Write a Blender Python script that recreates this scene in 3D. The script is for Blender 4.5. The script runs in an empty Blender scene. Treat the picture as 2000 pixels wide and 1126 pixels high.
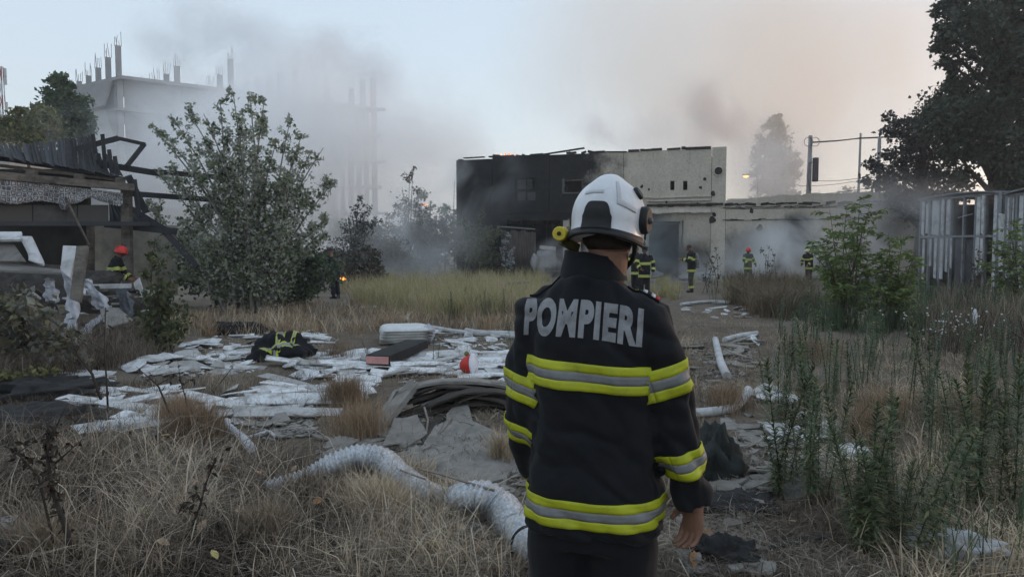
import bpy, bmesh, math, random
import numpy as np
from mathutils import Vector, Matrix, noise as mnoise
from mathutils.bvhtree import BVHTree

R = math.radians
random.seed(7)
rng = np.random.default_rng(7)
scene = bpy.context.scene
COL = scene.collection

# ------------------------------------------------------------------ camera
F = 1333.0                       # focal length in photo pixels (2000 wide)
CAMZ = 1.65
PITCH = math.atan(73.0 / F)
cam_d = bpy.data.cameras.new('camera')
cam_d.sensor_width = 36.0
cam_d.lens = 36.0 * F / 2000.0
cam_d.clip_start = 0.05
cam_d.clip_end = 3000.0
cam = bpy.data.objects.new('camera', cam_d)
COL.objects.link(cam)
cam.location = (0, 0, CAMZ)
cam.rotation_euler = (R(90) - PITCH, 0, 0)
scene.camera = cam

# ------------------------------------------------------------------ sky, sun, exposure
SUN_AZ, SUN_EL = R(66), R(0.3)
w = bpy.data.worlds.new('World')
scene.world = w
w.use_nodes = True
wn, wl = w.node_tree.nodes, w.node_tree.links
wn.clear()
sky = wn.new('ShaderNodeTexSky')
sky.sky_type = 'NISHITA'
sky.sun_disc = False
sky.sun_elevation = SUN_EL
sky.sun_rotation = SUN_AZ
sky.air_density = 1.0
sky.dust_density = 1.0
sky.ozone_density = 1.0
hs = wn.new('ShaderNodeHueSaturation')
hs.inputs['Saturation'].default_value = 0.95
bgn = wn.new('ShaderNodeBackground')
bgn.inputs['Strength'].default_value = 0.15
wo = wn.new('ShaderNodeOutputWorld')
wl.new(sky.outputs[0], hs.inputs['Color'])
smx = wn.new('ShaderNodeMix')          # thin even veil of high smoke over the whole dome
smx.data_type = 'RGBA'
smx.inputs[0].default_value = 0.90
smx.inputs[7].default_value = (0.170, 0.206, 0.250, 1)
wl.new(hs.outputs[0], smx.inputs[6])
wl.new(smx.outputs[2], bgn.inputs['Color'])
wl.new(bgn.outputs[0], wo.inputs['Surface'])

sun_d = bpy.data.lights.new('sun', 'SUN')
sun_d.energy = 0.05
sun_d.angle = R(15)
sun_d.color = (1.0, 0.72, 0.5)
sun = bpy.data.objects.new('sun', sun_d)
COL.objects.link(sun)
sd = Vector((math.sin(SUN_AZ) * math.cos(SUN_EL), math.cos(SUN_AZ) * math.cos(SUN_EL), math.sin(SUN_EL)))
sun.rotation_euler = sd.to_track_quat('Z', 'Y').to_euler()
sun.location = (40, 80, 30)

vs = scene.view_settings
vs.view_transform = 'Standard'
vs.look = 'None'
vs.exposure = 4.48
vs.gamma = 1.0
vs.use_curve_mapping = False

cy = scene.cycles
cy.use_denoising = True
cy.max_bounces = 16
cy.diffuse_bounces = 3
cy.glossy_bounces = 2
cy.transmission_bounces = 2
cy.transparent_max_bounces = 8
cy.volume_bounces = 16
cy.volume_step_rate = 1.0
cy.volume_max_steps = 96
cy.use_light_tree = False

# ------------------------------------------------------------------ picture geometry helpers
cp, sp_ = math.cos(PITCH), math.sin(PITCH)
def ray(px, py):
    dx, dz = (px - 1000) / F, (563 - py) / F
    return Vector((dx, cp + dz * sp_, dz * cp - sp_))
def P(px, py, Y):
    """world point at photo pixel (px, py) standing Y metres in front of the camera"""
    r = ray(px, py)
    return Vector((0, 0, CAMZ)) + r * (Y / r.y)

def gh(x, y):
    """height of the ground"""
    r = math.hypot(x, y)
    k = min(1.0, max(0.0, (r - 1.5) / 3.0))
    h = 0.05 * mnoise.noise((x * .45, y * .45, 1.3)) + 0.03 * mnoise.noise((x * 1.3, y * 1.3, 4.1)) + .012 * mnoise.noise((x * 4, y * 4, 9))
    h += 0.20 * math.exp(-(((x + .35) / .95) ** 2 + ((y - 6.15) / .75) ** 2))          # rubble heap
    h += 0.12 * math.exp(-(((x + 3.2) / 1.8) ** 2 + ((y - 4.6) / 1.0) ** 2))          # matted grass bank
    h += 0.55 * math.exp(-(((x + 10.6) / 2.6) ** 2 + ((y - 15.0) / 1.6) ** 2))         # heap before the ruin
    h += 0.35 * math.exp(-(((x - 9.3) / 3.0) ** 2 + ((y - 24) / 2.5) ** 2))
    return h * k
def G(px, py):
    """point of the ground at photo pixel"""
    r = ray(px, py)
    z = 0.0
    for _ in range(6):
        t = (z - CAMZ) / r.z
        p = Vector((0, 0, CAMZ)) + r * t
        z = gh(p.x, p.y)
    return Vector((p.x, p.y, z))
def D(py):
    return G(1000, py).y

# ------------------------------------------------------------------ objects
def tag(o, label=None, cat=None, group=None, kind=None):
    if label: o['label'] = label
    if cat: o['category'] = cat
    if group: o['group'] = group
    if kind or cat: o['kind'] = kind or 'thing'
    return o
def thing(name, label, cat, loc=(0, 0, 0), group=None, rotz=0.0):
    o = bpy.data.objects.new(name, None)
    o.empty_display_size = .1
    COL.objects.link(o)
    o.location = loc
    o.rotation_euler = (0, 0, rotz)
    return tag(o, label, cat, group)
def copy_tree(o, parent=None):
    c = o.copy()
    COL.objects.link(c)
    c.parent = parent
    for ch in o.children:
        copy_tree(ch, c)
    return c
def link(name, me, parent=None, loc=None):
    o = bpy.data.objects.new(name, me)
    COL.objects.link(o)
    if parent is not None: o.parent = parent
    if loc is not None: o.location = loc
    return o

class MB:
    """collects shapes; build() links them as one mesh object"""
    def __init__(s):
        s.v, s.f, s.m, s.r, s.sm = [], [], [], [], []
    def face(s, idx, m=0, r=0.0, sm=False):
        s.f.append(idx); s.m.append(m); s.r.append(r); s.sm.append(sm)
    def poly(s, pts, m=0, r=0.0):
        b = len(s.v); s.v += [tuple(p) for p in pts]
        s.face(tuple(range(b, b + len(pts))), m, r)
        return s
    def box(s, c, size, rot=None, m=0, r=None):
        r = random.random() if r is None else r
        c = Vector(c); hx, hy, hz = (q / 2 for q in size)
        b = len(s.v)
        for z in (-hz, hz):
            for x, y in ((-hx, -hy), (hx, -hy), (hx, hy), (-hx, hy)):
                p = Vector((x, y, z))
                if rot is not None: p = rot @ p
                s.v.append(tuple(p + c))
        for q in ((3, 2, 1, 0), (4, 5, 6, 7), (0, 1, 5, 4), (1, 2, 6, 5), (2, 3, 7, 6), (3, 0, 4, 7)):
            s.face(tuple(b + i for i in q), m, r)
        return s
    def beam(s, p0, p1, w, h, m=0, up=(0, 0, 1), r=None):
        p0, p1 = Vector(p0), Vector(p1)
        d = (p1 - p0)
        L = d.length
        d.normalize()
        u = Vector(up)
        if abs(d.dot(u)) > .98: u = Vector((0, 1, 0))
        x = d.cross(u).normalized(); z = x.cross(d).normalized()
        M = Matrix((x, d, z)).transposed()
        return s.box((p0 + p1) / 2, (w, L, h), M, m, r)
    def tube(s, pts, rad, n=6, m=0, cap=True, r=None, sm=True, flat=None):
        r = random.random() if r is None else r
        pts = [Vector(p) for p in pts]
        rad = list(rad) if hasattr(rad, '__len__') else [rad] * len(pts)
        b = len(s.v)
        ref = None
        for i, p in enumerate(pts):
            d = (pts[min(i + 1, len(pts) - 1)] - pts[max(i - 1, 0)])
            if d.length < 1e-9: d = Vector((0, 0, 1))
            d.normalize()
            if ref is None:
                ref = d.orthogonal().normalized() if abs(d.z) > .95 else d.cross(Vector((0, 0, 1))).normalized()
            x = (ref - d * ref.dot(d))
            if x.length < 1e-6: x = d.orthogonal()
            x.normalize(); ref = x
            y = d.cross(x)
            for k in range(n):
                a = 2 * math.pi * k / n
                rr = rad[i]
                if flat: q = x * math.cos(a) * rr + y * math.sin(a) * rr * flat
                else: q = x * math.cos(a) * rr + y * math.sin(a) * rr
                s.v.append(tuple(p + q))
        for i in range(len(pts) - 1):
            for k in range(n):
                k2 = (k + 1) % n
                s.face((b + i * n + k, b + i * n + k2, b + (i + 1) * n + k2, b + (i + 1) * n + k), m, r, sm)
        if cap:
            s.face(tuple(b + k for k in range(n - 1, -1, -1)), m, r)
            e = b + (len(pts) - 1) * n
            s.face(tuple(e + k for k in range(n)), m, r)
        return s
    def ball(s, c, rx, ry=None, rz=None, rot=None, nu=12, nv=8, m=0, r=0.0, fn=None):
        ry = ry or rx; rz = rz or rx
        c = Vector(c); b = len(s.v)
        for j in range(nv + 1):
            th = math.pi * j / nv
            for i in range(nu):
                ph = 2 * math.pi * i / nu
                p = Vector((math.sin(th) * math.cos(ph), math.sin(th) * math.sin(ph), math.cos(th)))
                if fn: p = fn(p)
                p = Vector((p.x * rx, p.y * ry, p.z * rz))
                if rot is not None: p = rot @ p
                s.v.append(tuple(p + c))
        for j in range(nv):
            for i in range(nu):
                i2 = (i + 1) % nu
                s.face((b + j * nu + i, b + (j + 1) * nu + i, b + (j + 1) * nu + i2, b + j * nu + i2), m, r, True)
        return s
    def loft(s, rings, m=0, r=0.0, cap=True, sm=True):
        n = len(rings[0]); b = len(s.v)
        for rg in rings: s.v += [tuple(p) for p in rg]
        for i in range(len(rings) - 1):
            for k in range(n):
                k2 = (k + 1) % n
                s.face((b + i * n + k, b + i * n + k2, b + (i + 1) * n + k2, b + (i + 1) * n + k), m, r, sm)
        if cap:
            s.face(tuple(b + k for k in range(n - 1, -1, -1)), m, r)
            e = b + (len(rings) - 1) * n
            s.face(tuple(e + k for k in range(n)), m, r)
        return s
    def sheet(s, grid, th=0.0, m=0, r=0.0, sm=True):
        """grid: rows of points; th > 0 gives it a thickness downwards"""
        nr, nc = len(grid), len(grid[0]); b = len(s.v)
        for row in grid: s.v += [tuple(p) for p in row]
        for i in range(nr - 1):
            for j in range(nc - 1):
                s.face((b + i * nc + j, b + i * nc + j + 1, b + (i + 1) * nc + j + 1, b + (i + 1) * nc + j), m, r, sm)
        if th:
            b2 = len(s.v)
            for row in grid: s.v += [(p[0], p[1], p[2] - th) for p in row]
            for i in range(nr - 1):
                for j in range(nc - 1):
                    s.face((b2 + i * nc + j, b2 + (i + 1) * nc + j, b2 + (i + 1) * nc + j + 1, b2 + i * nc + j + 1), m, r, sm)
            edge = [(0, j) for j in range(nc)] + [(i, nc - 1) for i in range(1, nr)] + [(nr - 1, j) for j in range(nc - 2, -1, -1)] + [(i, 0) for i in range(nr - 2, 0, -1)]
            for a, c in zip(edge, edge[1:] + edge[:1]):
                ia, ic = a[0] * nc + a[1], c[0] * nc + c[1]
                s.face((b + ic, b + ia, b2 + ia, b2 + ic), m, r)
        return s
    def slab(s, pts, th, m=0, r=None, side=None):
        """polygon (counter-clockwise, top) extruded down by th along its normal"""
        r = random.random() if r is None else r
        pts = [Vector(p) for p in pts]; n = len(pts)
        nrm = Vector((0, 0, 0))
        for i in range(n):
            nrm += pts[i].cross(pts[(i + 1) % n])
        nrm.normalize()
        b = len(s.v)
        s.v += [tuple(p) for p in pts] + [tuple(p - nrm * th) for p in pts]
        s.face(tuple(range(b, b + n)), m, r)
        s.face(tuple(range(b + 2 * n - 1, b + n - 1, -1)), m if side is None else side, r)
        for i in range(n):
            j = (i + 1) % n
            s.face((b + j, b + i, b + n + i, b + n + j), m if side is None else side, r)
        return s
    def mesh(s, name, mats, org=(0, 0, 0)):
        me = bpy.data.meshes.new(name)
        ox, oy, oz = org
        me.from_pydata([(x - ox, y - oy, z - oz) for x, y, z in s.v], [], s.f)
        for mt in (mats if isinstance(mats, (list, tuple)) else [mats]): me.materials.append(mt)
        me.polygons.foreach_set('material_index', s.m)
        me.polygons.foreach_set('use_smooth', s.sm)
        at = me.attributes.new('rnd', 'FLOAT', 'FACE')
        at.data.foreach_set('value', s.r)
        me.update()
        return me
    def build(s, name, mats, parent=None, org=None):
        if org is None:
            org = parent_origin(parent)
        o = link(name, s.mesh(name, mats, org), parent)
        return o
def parent_origin(p):
    o = Vector((0, 0, 0))
    while p is not None:
        o += p.location; p = p.parent
    return o

def np_mesh(name, V, nper, faces_per, mats, rnd, org=(0, 0, 0), midx=None, smooth=False):
    """many equal small pieces in one mesh: V (N, nper, 3); faces_per: list of index tuples in a piece; rnd (N,)"""
    N = V.shape[0]
    me = bpy.data.meshes.new(name)
    V = V - np.array(org)
    me.vertices.add(N * nper)
    me.vertices.foreach_set('co', V.reshape(-1).astype(np.float32))
    base = (np.arange(N) * nper)[:, None]
    loops, starts, tot = [], [], []
    lens = [len(f) for f in faces_per]
    allidx = np.array([i for f in faces_per for i in f])
    L = (base + allidx[None, :]).reshape(-1)
    nl = sum(lens)
    offs = np.cumsum([0] + lens[:-1])
    st = (np.arange(N)[:, None] * nl + offs[None, :]).reshape(-1)
    me.loops.add(len(L)); me.loops.foreach_set('vertex_index', L.astype(np.int32))
    nf = N * len(lens)
    me.polygons.add(nf)
    me.polygons.foreach_set('loop_start', st.astype(np.int32))
    for mt in (mats if isinstance(mats, (list, tuple)) else [mats]): me.materials.append(mt)
    at = me.attributes.new('rnd', 'FLOAT', 'FACE')
    at.data.foreach_set('value', np.repeat(rnd, len(lens)).astype(np.float32))
    if midx is not None:
        me.polygons.foreach_set('material_index', np.repeat(midx, len(lens)).astype(np.int32))
    me.polygons.foreach_set('use_smooth', np.full(nf, smooth))
    me.update(calc_edges=True)
    me.validate()
    return me

def fuse(mb, voxel=.015, smooth=4, name='fused'):
    """overlapping closed shapes -> one continuous surface"""
    me = mb.mesh('tmp_' + name, [])
    o = bpy.data.objects.new('tmp', me); COL.objects.link(o)
    md = o.modifiers.new('r', 'REMESH'); md.mode = 'VOXEL'; md.voxel_size = voxel; md.use_smooth_shade = True
    if smooth:
        ms = o.modifiers.new('s', 'SMOOTH'); ms.factor = .5; ms.iterations = smooth
    dg = bpy.context.evaluated_depsgraph_get()
    out = bpy.data.meshes.new_from_object(o.evaluated_get(dg))
    bpy.data.objects.remove(o); bpy.data.meshes.remove(me)
    out.name = name
    return out
def place_mesh(name, me, mats, parent, shift=None):
    if shift is not None: me.transform(Matrix.Translation(-Vector(shift)))
    me.materials.clear()
    for mt in (mats if isinstance(mats, (list, tuple)) else [mats]): me.materials.append(mt)
    return link(name, me, parent)

# ------------------------------------------------------------------ materials
def new_mat(name):
    m = bpy.data.materials.new(name); m.use_nodes = True
    nt = m.node_tree
    b = nt.nodes['Principled BSDF']
    return m, nt, b
def N_(nt, t, **kw):
    n = nt.nodes.new(t)
    for k, v in kw.items():
        if k in n.inputs: n.inputs[k].default_value = v
        else: setattr(n, k, v)
    return n
def ramp(nt, fac, stops, interp='LINEAR'):
    n = nt.nodes.new('ShaderNodeValToRGB')
    n.color_ramp.interpolation = interp
    el = n.color_ramp.elements
    while len(el) < len(stops): el.new(0.5)
    for e, (p, c) in zip(el, stops):
        e.position = p
        e.color = (c[0], c[1], c[2], 1) if hasattr(c, '__len__') else (c, c, c, 1)
    nt.links.new(fac, n.inputs[0])
    return n.outputs[0]
def mix(nt, a, b, fac, mode='MIX'):
    n = nt.nodes.new('ShaderNodeMix'); n.data_type = 'RGBA'; n.blend_type = mode
    for sock, val in ((n.inputs[0], fac), (n.inputs[6], a), (n.inputs[7], b)):
        if hasattr(val, 'is_linked'): nt.links.new(val, sock)
        else: sock.default_value = (val[0], val[1], val[2], 1) if hasattr(val, '__len__') else val
    return n.outputs[2]
def noise_tex(nt, scale, detail=4, rough=.6, co=None, stretch=None, kind='Object', w=None):
    if co is None:
        tc = N_(nt, 'ShaderNodeTexCoord'); co = tc.outputs[kind]
    if stretch:
        mp = N_(nt, 'ShaderNodeMapping'); mp.inputs['Scale'].default_value = stretch
        nt.links.new(co, mp.inputs[0]); co = mp.outputs[0]
    n = N_(nt, 'ShaderNodeTexNoise', Scale=scale, Detail=detail, Roughness=rough)
    nt.links.new(co, n.inputs['Vector'])
    return n.outputs[0]
def bump(nt, b, h, strength=.4, dist=.02):
    n = N_(nt, 'ShaderNodeBump', Strength=strength, Distance=dist)
    nt.links.new(h, n.inputs['Height']); nt.links.new(n.outputs[0], b.inputs['Normal'])
def rnd_attr(nt):
    n = nt.nodes.new('ShaderNodeAttribute'); n.attribute_name = 'rnd'
    return n.outputs['Fac']
def geo_mat(name, c1, c2, scale=6, rough=.85, rnd=None, bmp=.3, bscale=None, stretch=None, spec=.3, metal=0, kind='Object', dirt=None, dirt_scale=3, bdist=.02):
    """two-tone noisy surface, per-piece tone from the attribute rnd, optional dirt"""
    m, nt, b = new_mat(name)
    n1 = noise_tex(nt, scale, 6, .65, stretch=stretch, kind=kind)
    c = ramp(nt, n1, [(.3, c1), (.7, c2)])
    if rnd:
        c = mix(nt, c, rnd, rnd_attr(nt))
    if dirt:
        n2 = noise_tex(nt, dirt_scale, 8, .7, kind=kind)
        c = mix(nt, c, dirt, ramp(nt, n2, [(.45, 0), (.68, 1)]))
    nt.links.new(c, b.inputs['Base Color'])
    b.inputs['Roughness'].default_value = rough
    b.inputs['Metallic'].default_value = metal
    b.inputs['Specular IOR Level'].default_value = spec
    if bmp:
        bump(nt, b, noise_tex(nt, bscale or scale * 5, 6, .7, stretch=stretch, kind=kind), bmp, bdist)
    return m
def leaf_mat(name, cols, rough=.6, trans=.25, back=None, gain=1.5):
    """foliage: tone per leaf from rnd; back: colour of the leaf's underside"""
    m, nt, b = new_mat(name)
    cols = [[q * gain for q in c_] for c_ in cols]
    k = len(cols) - 1
    c = ramp(nt, rnd_attr(nt), [(i / max(k, 1), q) for i, q in enumerate(cols)])
    if back:
        g = nt.nodes.new('ShaderNodeNewGeometry')
        c = mix(nt, c, back, g.outputs['Backfacing'])
    nt.links.new(c, b.inputs['Base Color'])
    b.inputs['Roughness'].default_value = rough
    b.inputs['Specular IOR Level'].default_value = .25
    if trans:
        t = nt.nodes.new('ShaderNodeBsdfTranslucent'); nt.links.new(c, t.inputs[0])
        ms = nt.nodes.new('ShaderNodeMixShader'); ms.inputs[0].default_value = trans
        nt.links.new(b.outputs[0], ms.inputs[1]); nt.links.new(t.outputs[0], ms.inputs[2])
        nt.links.new(ms.outputs[0], nt.nodes['Material Output'].inputs[0])
    return m
def plain(name, c, rough=.7, metal=0, spec=.4):
    return geo_mat(name, [q * .85 for q in c], [min(1, q * 1.12) for q in c], 9, rough, bmp=.12, metal=metal, spec=spec)
def emit(name, c, s):
    m, nt, b = new_mat(name)
    b.inputs['Base Color'].default_value = (*c, 1)
    b.inputs['Emission Color'].default_value = (*c, 1)
    b.inputs['Emission Strength'].default_value = s
    return m
# ================================================================== ground
def ground():
    m, nt, b = new_mat('soil')
    big = noise_tex(nt, .35, 5, .6)
    mid = noise_tex(nt, 2.2, 8, .7)
    fine = noise_tex(nt, 28, 8, .75)
    c = ramp(nt, mid, [(.32, (.052, .040, .030)), (.5, (.12, .094, .070)), (.68, (.21, .172, .132))])
    c = mix(nt, c, (.25, .225, .195), ramp(nt, big, [(.5, 0), (.66, .75)]))
    c = mix(nt, c, ramp(nt, fine, [(.3, (.04, .031, .024)), (.72, (.36, .30, .235))]), .45)
    nt.links.new(c, b.inputs['Base Color'])
    b.inputs['Roughness'].default_value = .95
    b.inputs['Specular IOR Level'].default_value = .15
    bump(nt, b, fine, .9, .035)
    # polar sheet round the camera: fine in front, reaching far
    rads = np.concatenate([[0.0], np.geomspace(.6, 30, 150), np.geomspace(31, 300, 40)])
    fr = np.radians(np.linspace(-48, 48, 330)); bk = np.radians(np.linspace(48, 312, 60))[1:-1]
    angs = np.concatenate([fr, bk])
    V = [(0, 0, gh(0, 0))]
    for r in rads[1:]:
        for a in angs:
            x, y = r * math.sin(a), r * math.cos(a)
            V.append((x, y, gh(x, y)))
    n = len(angs); Fc = []
    for k in range(n): Fc.append((0, 1 + (k + 1) % n, 1 + k))
    for i in range(len(rads) - 2):
        for k in range(n):
            k2 = (k + 1) % n
            Fc.append((1 + i * n + k, 1 + i * n + k2, 1 + (i + 1) * n + k2, 1 + (i + 1) * n + k))
    me = bpy.data.meshes.new('ground'); me.from_pydata(V, [], Fc)
    me.polygons.foreach_set('use_smooth', [True] * len(Fc)); me.materials.append(m); me.update()
    tag(link('ground', me), kind='structure')
ground()
# ================================================================== burnt hall and long wall
HA = Vector((-3.81, 47.0, 0)); HB = Vector((13.08, 42.0, 0))
HD = (HB - HA).normalized(); HROT = math.atan2(HD.y, HD.x)
def hs(px, py=500):
    """photo pixel -> (distance along the hall front, height)"""
    k = (px - 1000) / F
    s = (k * HA.y - HA.x) / (HD.x - k * HD.y)
    q = HA + HD * s
    return s, P(px, py, q.y).z
def wall_patches(mb, s0, s1, z0, z1, d0, d1, holes, m=0):
    """box wall with rectangular openings (s0,s1,z0,z1)"""
    xs = sorted({s0, s1, *[q for h in holes for q in h[:2]]}); zs = sorted({z0, z1, *[q for h in holes for q in h[2:]]})
    for a, b in zip(xs, xs[1:]):
        run = None
        for c, d in zip(zs, zs[1:]):
            hole = any(h[0] <= a and b <= h[1] and h[2] <= c and d <= h[3] for h in holes)
            if not hole:
                run = (run[0], d) if run else (c, d)
            if (hole or d == zs[-1]) and run:
                mb.box(((a + b) / 2, (d0 + d1) / 2, (run[0] + run[1]) / 2), (b - a, d1 - d0, run[1] - run[0]), None, m, 0); run = None
def soot_mat(name, base1, base2, soot_from=None, blobs=(), streak=True):
    m, nt, b = new_mat(name)
    tc = N_(nt, 'ShaderNodeTexCoord'); co = tc.outputs['Object']
    n1 = noise_tex(nt, .8, 8, .68, co=co); n2 = noise_tex(nt, 7, 6, .7, co=co)
    c = ramp(nt, n1, [(.3, base1), (.72, base2)])
    c = mix(nt, c, (.16, .14, .12), ramp(nt, n2, [(.48, 0), (.78, .6)]))
    c = mix(nt, c, (.12, .105, .092), ramp(nt, noise_tex(nt, 2.2, 7, .72, co=co, stretch=(1.6, 1, .28)), [(.55, 0), (.78, .55)]))
    sx = N_(nt, 'ShaderNodeSeparateXYZ'); nt.links.new(co, sx.inputs[0])
    mask = None
    def add(a, bb, op='MAXIMUM'):
        n = nt.nodes.new('ShaderNodeMath'); n.operation = op
        for i, q in enumerate((a, bb)):
            if hasattr(q, 'is_linked'): nt.links.new(q, n.inputs[i])
            else: n.inputs[i].default_value = q
        return n.outputs[0]
    wob = noise_tex(nt, .34, 8, .66, co=co, stretch=(1, 1, .9))
    if soot_from is not None:
        t = add(add(wob, .5, 'SUBTRACT'), 11.0, 'MULTIPLY')
        t = add(sx.outputs[0], t, 'ADD')
        mr = N_(nt, 'ShaderNodeMapRange'); mr.interpolation_type = 'SMOOTHSTEP'
        mr.inputs['From Min'].default_value = soot_from + 1.8; mr.inputs['From Max'].default_value = soot_from - 1.8
        nt.links.new(t, mr.inputs['Value']); mask = mr.outputs[0]
    for (x, z, rx, rz, k) in blobs:
        vm = N_(nt, 'ShaderNodeMapping'); vm.vector_type = 'POINT'
        vm.inputs['Scale'].default_value = (1 / rx, 0, 1 / rz); vm.inputs['Location'].default_value = (-x / rx, 0, -z / rz)
        nt.links.new(co, vm.inputs[0])
        ln = N_(nt, 'ShaderNodeVectorMath'); ln.operation = 'LENGTH'; nt.links.new(vm.outputs[0], ln.inputs[0])
        t = add(ln.outputs['Value'], add(add(wob, .5, 'SUBTRACT'), 2.2, 'MULTIPLY'), 'ADD')
        mr = N_(nt, 'ShaderNodeMapRange'); mr.interpolation_type = 'SMOOTHSTEP'
        mr.inputs['From Min'].default_value = 1.15; mr.inputs['From Max'].default_value = .35; mr.inputs['To Max'].default_value = k
        nt.links.new(t, mr.inputs['Value'])
        mask = mr.outputs[0] if mask is None else add(mask, mr.outputs[0])
    if mask is not None:
        sootc = ramp(nt, noise_tex(nt, 2.5, 6, .7, co=co), [(.3, (.008, .009, .011)), (.75, (.030, .029, .030))])
        c = mix(nt, c, sootc, mask)
    nt.links.new(c, b.inputs['Base Color'])
    b.inputs['Roughness'].default_value = .92; b.inputs['Specular IOR Level'].default_value = .15
    bump(nt, b, n2, .5, .03)
    return m
def hall():
    h = thing('burnt_hall', 'two storey concrete hall, its left half blackened by fire, broken parapet', 'building', HA)
    h.rotation_euler.z = HROT
    O = (0, 0, 0)
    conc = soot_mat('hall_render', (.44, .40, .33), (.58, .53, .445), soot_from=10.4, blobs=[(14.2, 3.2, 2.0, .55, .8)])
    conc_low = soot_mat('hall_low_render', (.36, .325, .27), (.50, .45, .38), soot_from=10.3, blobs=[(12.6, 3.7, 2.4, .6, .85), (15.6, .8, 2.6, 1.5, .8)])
    black = geo_mat('charred', (.010, .010, .011), (.030, .028, .027), 3, .9, bmp=.5)
    pale = soot_mat('ledge_concrete', (.48, .445, .385), (.62, .57, .5), soot_from=9.8)
    LW = (HB - HA).length
    # openings
    w1 = (*sorted((hs(1007)[0], hs(1047)[0])), hs(1027, 393)[1], hs(1027, 348)[1])
    w2 = (*sorted((hs(1101)[0], hs(1137)[0])), hs(1120, 375)[1], hs(1120, 350)[1])
    dr = (*sorted((hs(1266)[0], hs(1321)[0])), -.1, hs(1290, 437)[1])
    op = (hs(990)[0], hs(1093)[0], -.1, hs(1040, 428)[1])
    zsplit = hs(1300, 412)[1]
    slots = [(hs(x)[0] - .13, hs(x)[0] + .13, hs(x, 371)[1], hs(x, 353)[1]) for x in (1311, 1336)]
    sR = hs(1387)[0]
    joints = [0, hs(962)[0], hs(1072)[0], hs(1150)[0], hs(1216)[0], sR]
    up = [w1, w2] + slots
    # upper storey: five big panels
    for i, (a, b) in enumerate(zip(joints, joints[1:])):
        mb = MB()
        a2, b2 = a + (.012 if i else 0), b - .012
        wall_patches(mb, a2, b2, zsplit, 7.93 + (.05 if i % 2 else 0) - .1 * (i == 0), -.0 - .02 * (i % 2), .30, [q for q in up if q[0] > a2 and q[1] < b2])
        mb.build('wall_panel', conc, h, O)
    mb = MB(); mb.box(((sR + LW) / 2 + .006, .17, 4.0), (LW - sR - .012, .30, 8.0), None, 0, 0)
    pil = mb.build('corner_pier', conc, h, O)
    # round vent in the pier
    s, z = hs(1400, 334)
    mb = MB()
    n = 20
    ring = [[(s + math.cos(2 * math.pi * k / n) * r_, y_, z + math.sin(2 * math.pi * k / n) * r_) for k in range(n)] for r_, y_ in ((.30, .02), (.30, -.05), (.235, -.05), (.235, .012))]
    mb.loft(ring, 0, 0, cap=False)
    rv = mb.build('vent_ring', pale, pil, O)
    mb = MB(); mb.poly([(s + math.cos(2 * math.pi * k / n) * .24, -.004 + .02, z + math.sin(2 * math.pi * k / n) * .24) for k in range(n)][::-1]); mb.build('vent_opening', black, pil, O)
    # lower storey
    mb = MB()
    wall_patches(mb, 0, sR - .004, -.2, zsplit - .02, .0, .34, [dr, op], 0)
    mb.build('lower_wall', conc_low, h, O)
    # side, back, roof remains
    mb = MB()
    mb.box((.15, 5.5, 4.0), (.3, 10.3, 7.9), None, 0, 0)
    mb.build('side_wall', conc, h, O)
    MB().box((LW - .16, 5.5, 4.0), (.3, 10.3, 7.9), None, 0, 0).build('side_wall', conc, h, O)
    MB().box((LW / 2, 10.9, 3.9), (LW, .3, 7.7), None, 0, 0).build('back_wall', conc, h, O)
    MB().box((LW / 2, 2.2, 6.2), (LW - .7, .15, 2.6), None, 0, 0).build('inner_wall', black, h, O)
    MB().box((LW / 2, 5.5, 7.35), (LW - .7, 10.2, .25), None, 0, 0).build('roof', black, h, O)
    MB().box((LW / 2, 5.5, zsplit - .2), (LW - .7, 10.2, .22), None, 0, 0).build('floor_slab', black, h, O)
    # string courses (broken)
    def course(p0, p1, y, hgt, out, mt, name='ledge'):
        a, za = hs(p0, y); b, _ = hs(p1, y)
        n = 14; mb = MB()
        for k in range(n):
            s0 = a + (b - a) * k / n; s1 = a + (b - a) * (k + 1) / n
            o_ = out * random.uniform(.55, 1.0); hh = hgt * random.uniform(.6, 1.05)
            mb.box(((s0 + s1) / 2, -o_ / 2 - .022, za - random.uniform(0, .03)), (s1 - s0 + .002 * k, o_, hh), None, 0, 0)
        mb.build(name, mt, h, O)
    course(1222, 1386, 386, .12, .16, pale)
    course(1262, 1386, 392, .10, .22, pale)
    course(1262, 1410, 401, .20, .12, black)
    course(1222, 1386, 414, .26, .30, pale)
    course(1000, 1110, 429, .16, .35, black)
    # parapet scraps
    zt = 7.98
    for (p0, p1, d_, tilt, hh) in ((905, 945, .2, .02, .05), (955, 1000, .1, 0, .08), (1035, 1060, .1, .03, .10), (1062, 1140, .0, .30, .06), (1150, 1180, .1, .02, .12), (1182, 1222, .1, -.05, .07), (1225, 1246, .1, 0, .14), (1250, 1290, .1, .05, .10), (1300, 1326, .1, .03, .1), (1335, 1385, .1, 0, .15)):
        a, b = hs(p0)[0], hs(p1)[0]
        mb = MB(); mb.beam((a, d_, zt), (b, d_, zt + tilt), .35, hh)
        mb.build('parapet_scrap', black, h, O)
    for k in range(16):
        s = random.uniform(.4, LW - .5)
        mb = MB(); q = random.uniform(.05, .16)
        mb.box((s, .15, 7.97 + q / 2), (random.uniform(.15, .5), .22, q), Matrix.Rotation(random.uniform(-.3, .3), 3, 'Y'))
        mb.build('parapet_scrap', black, h, O)
    # window 1: burnt steel grille; window 2: torn frame
    a, b, z0, z1 = w1
    wf = MB()
    for x in (a + .04, (a + b) / 2, b - .04): wf.box((x, .12, (z0 + z1) / 2), (.07, .07, z1 - z0 - .01))
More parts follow.
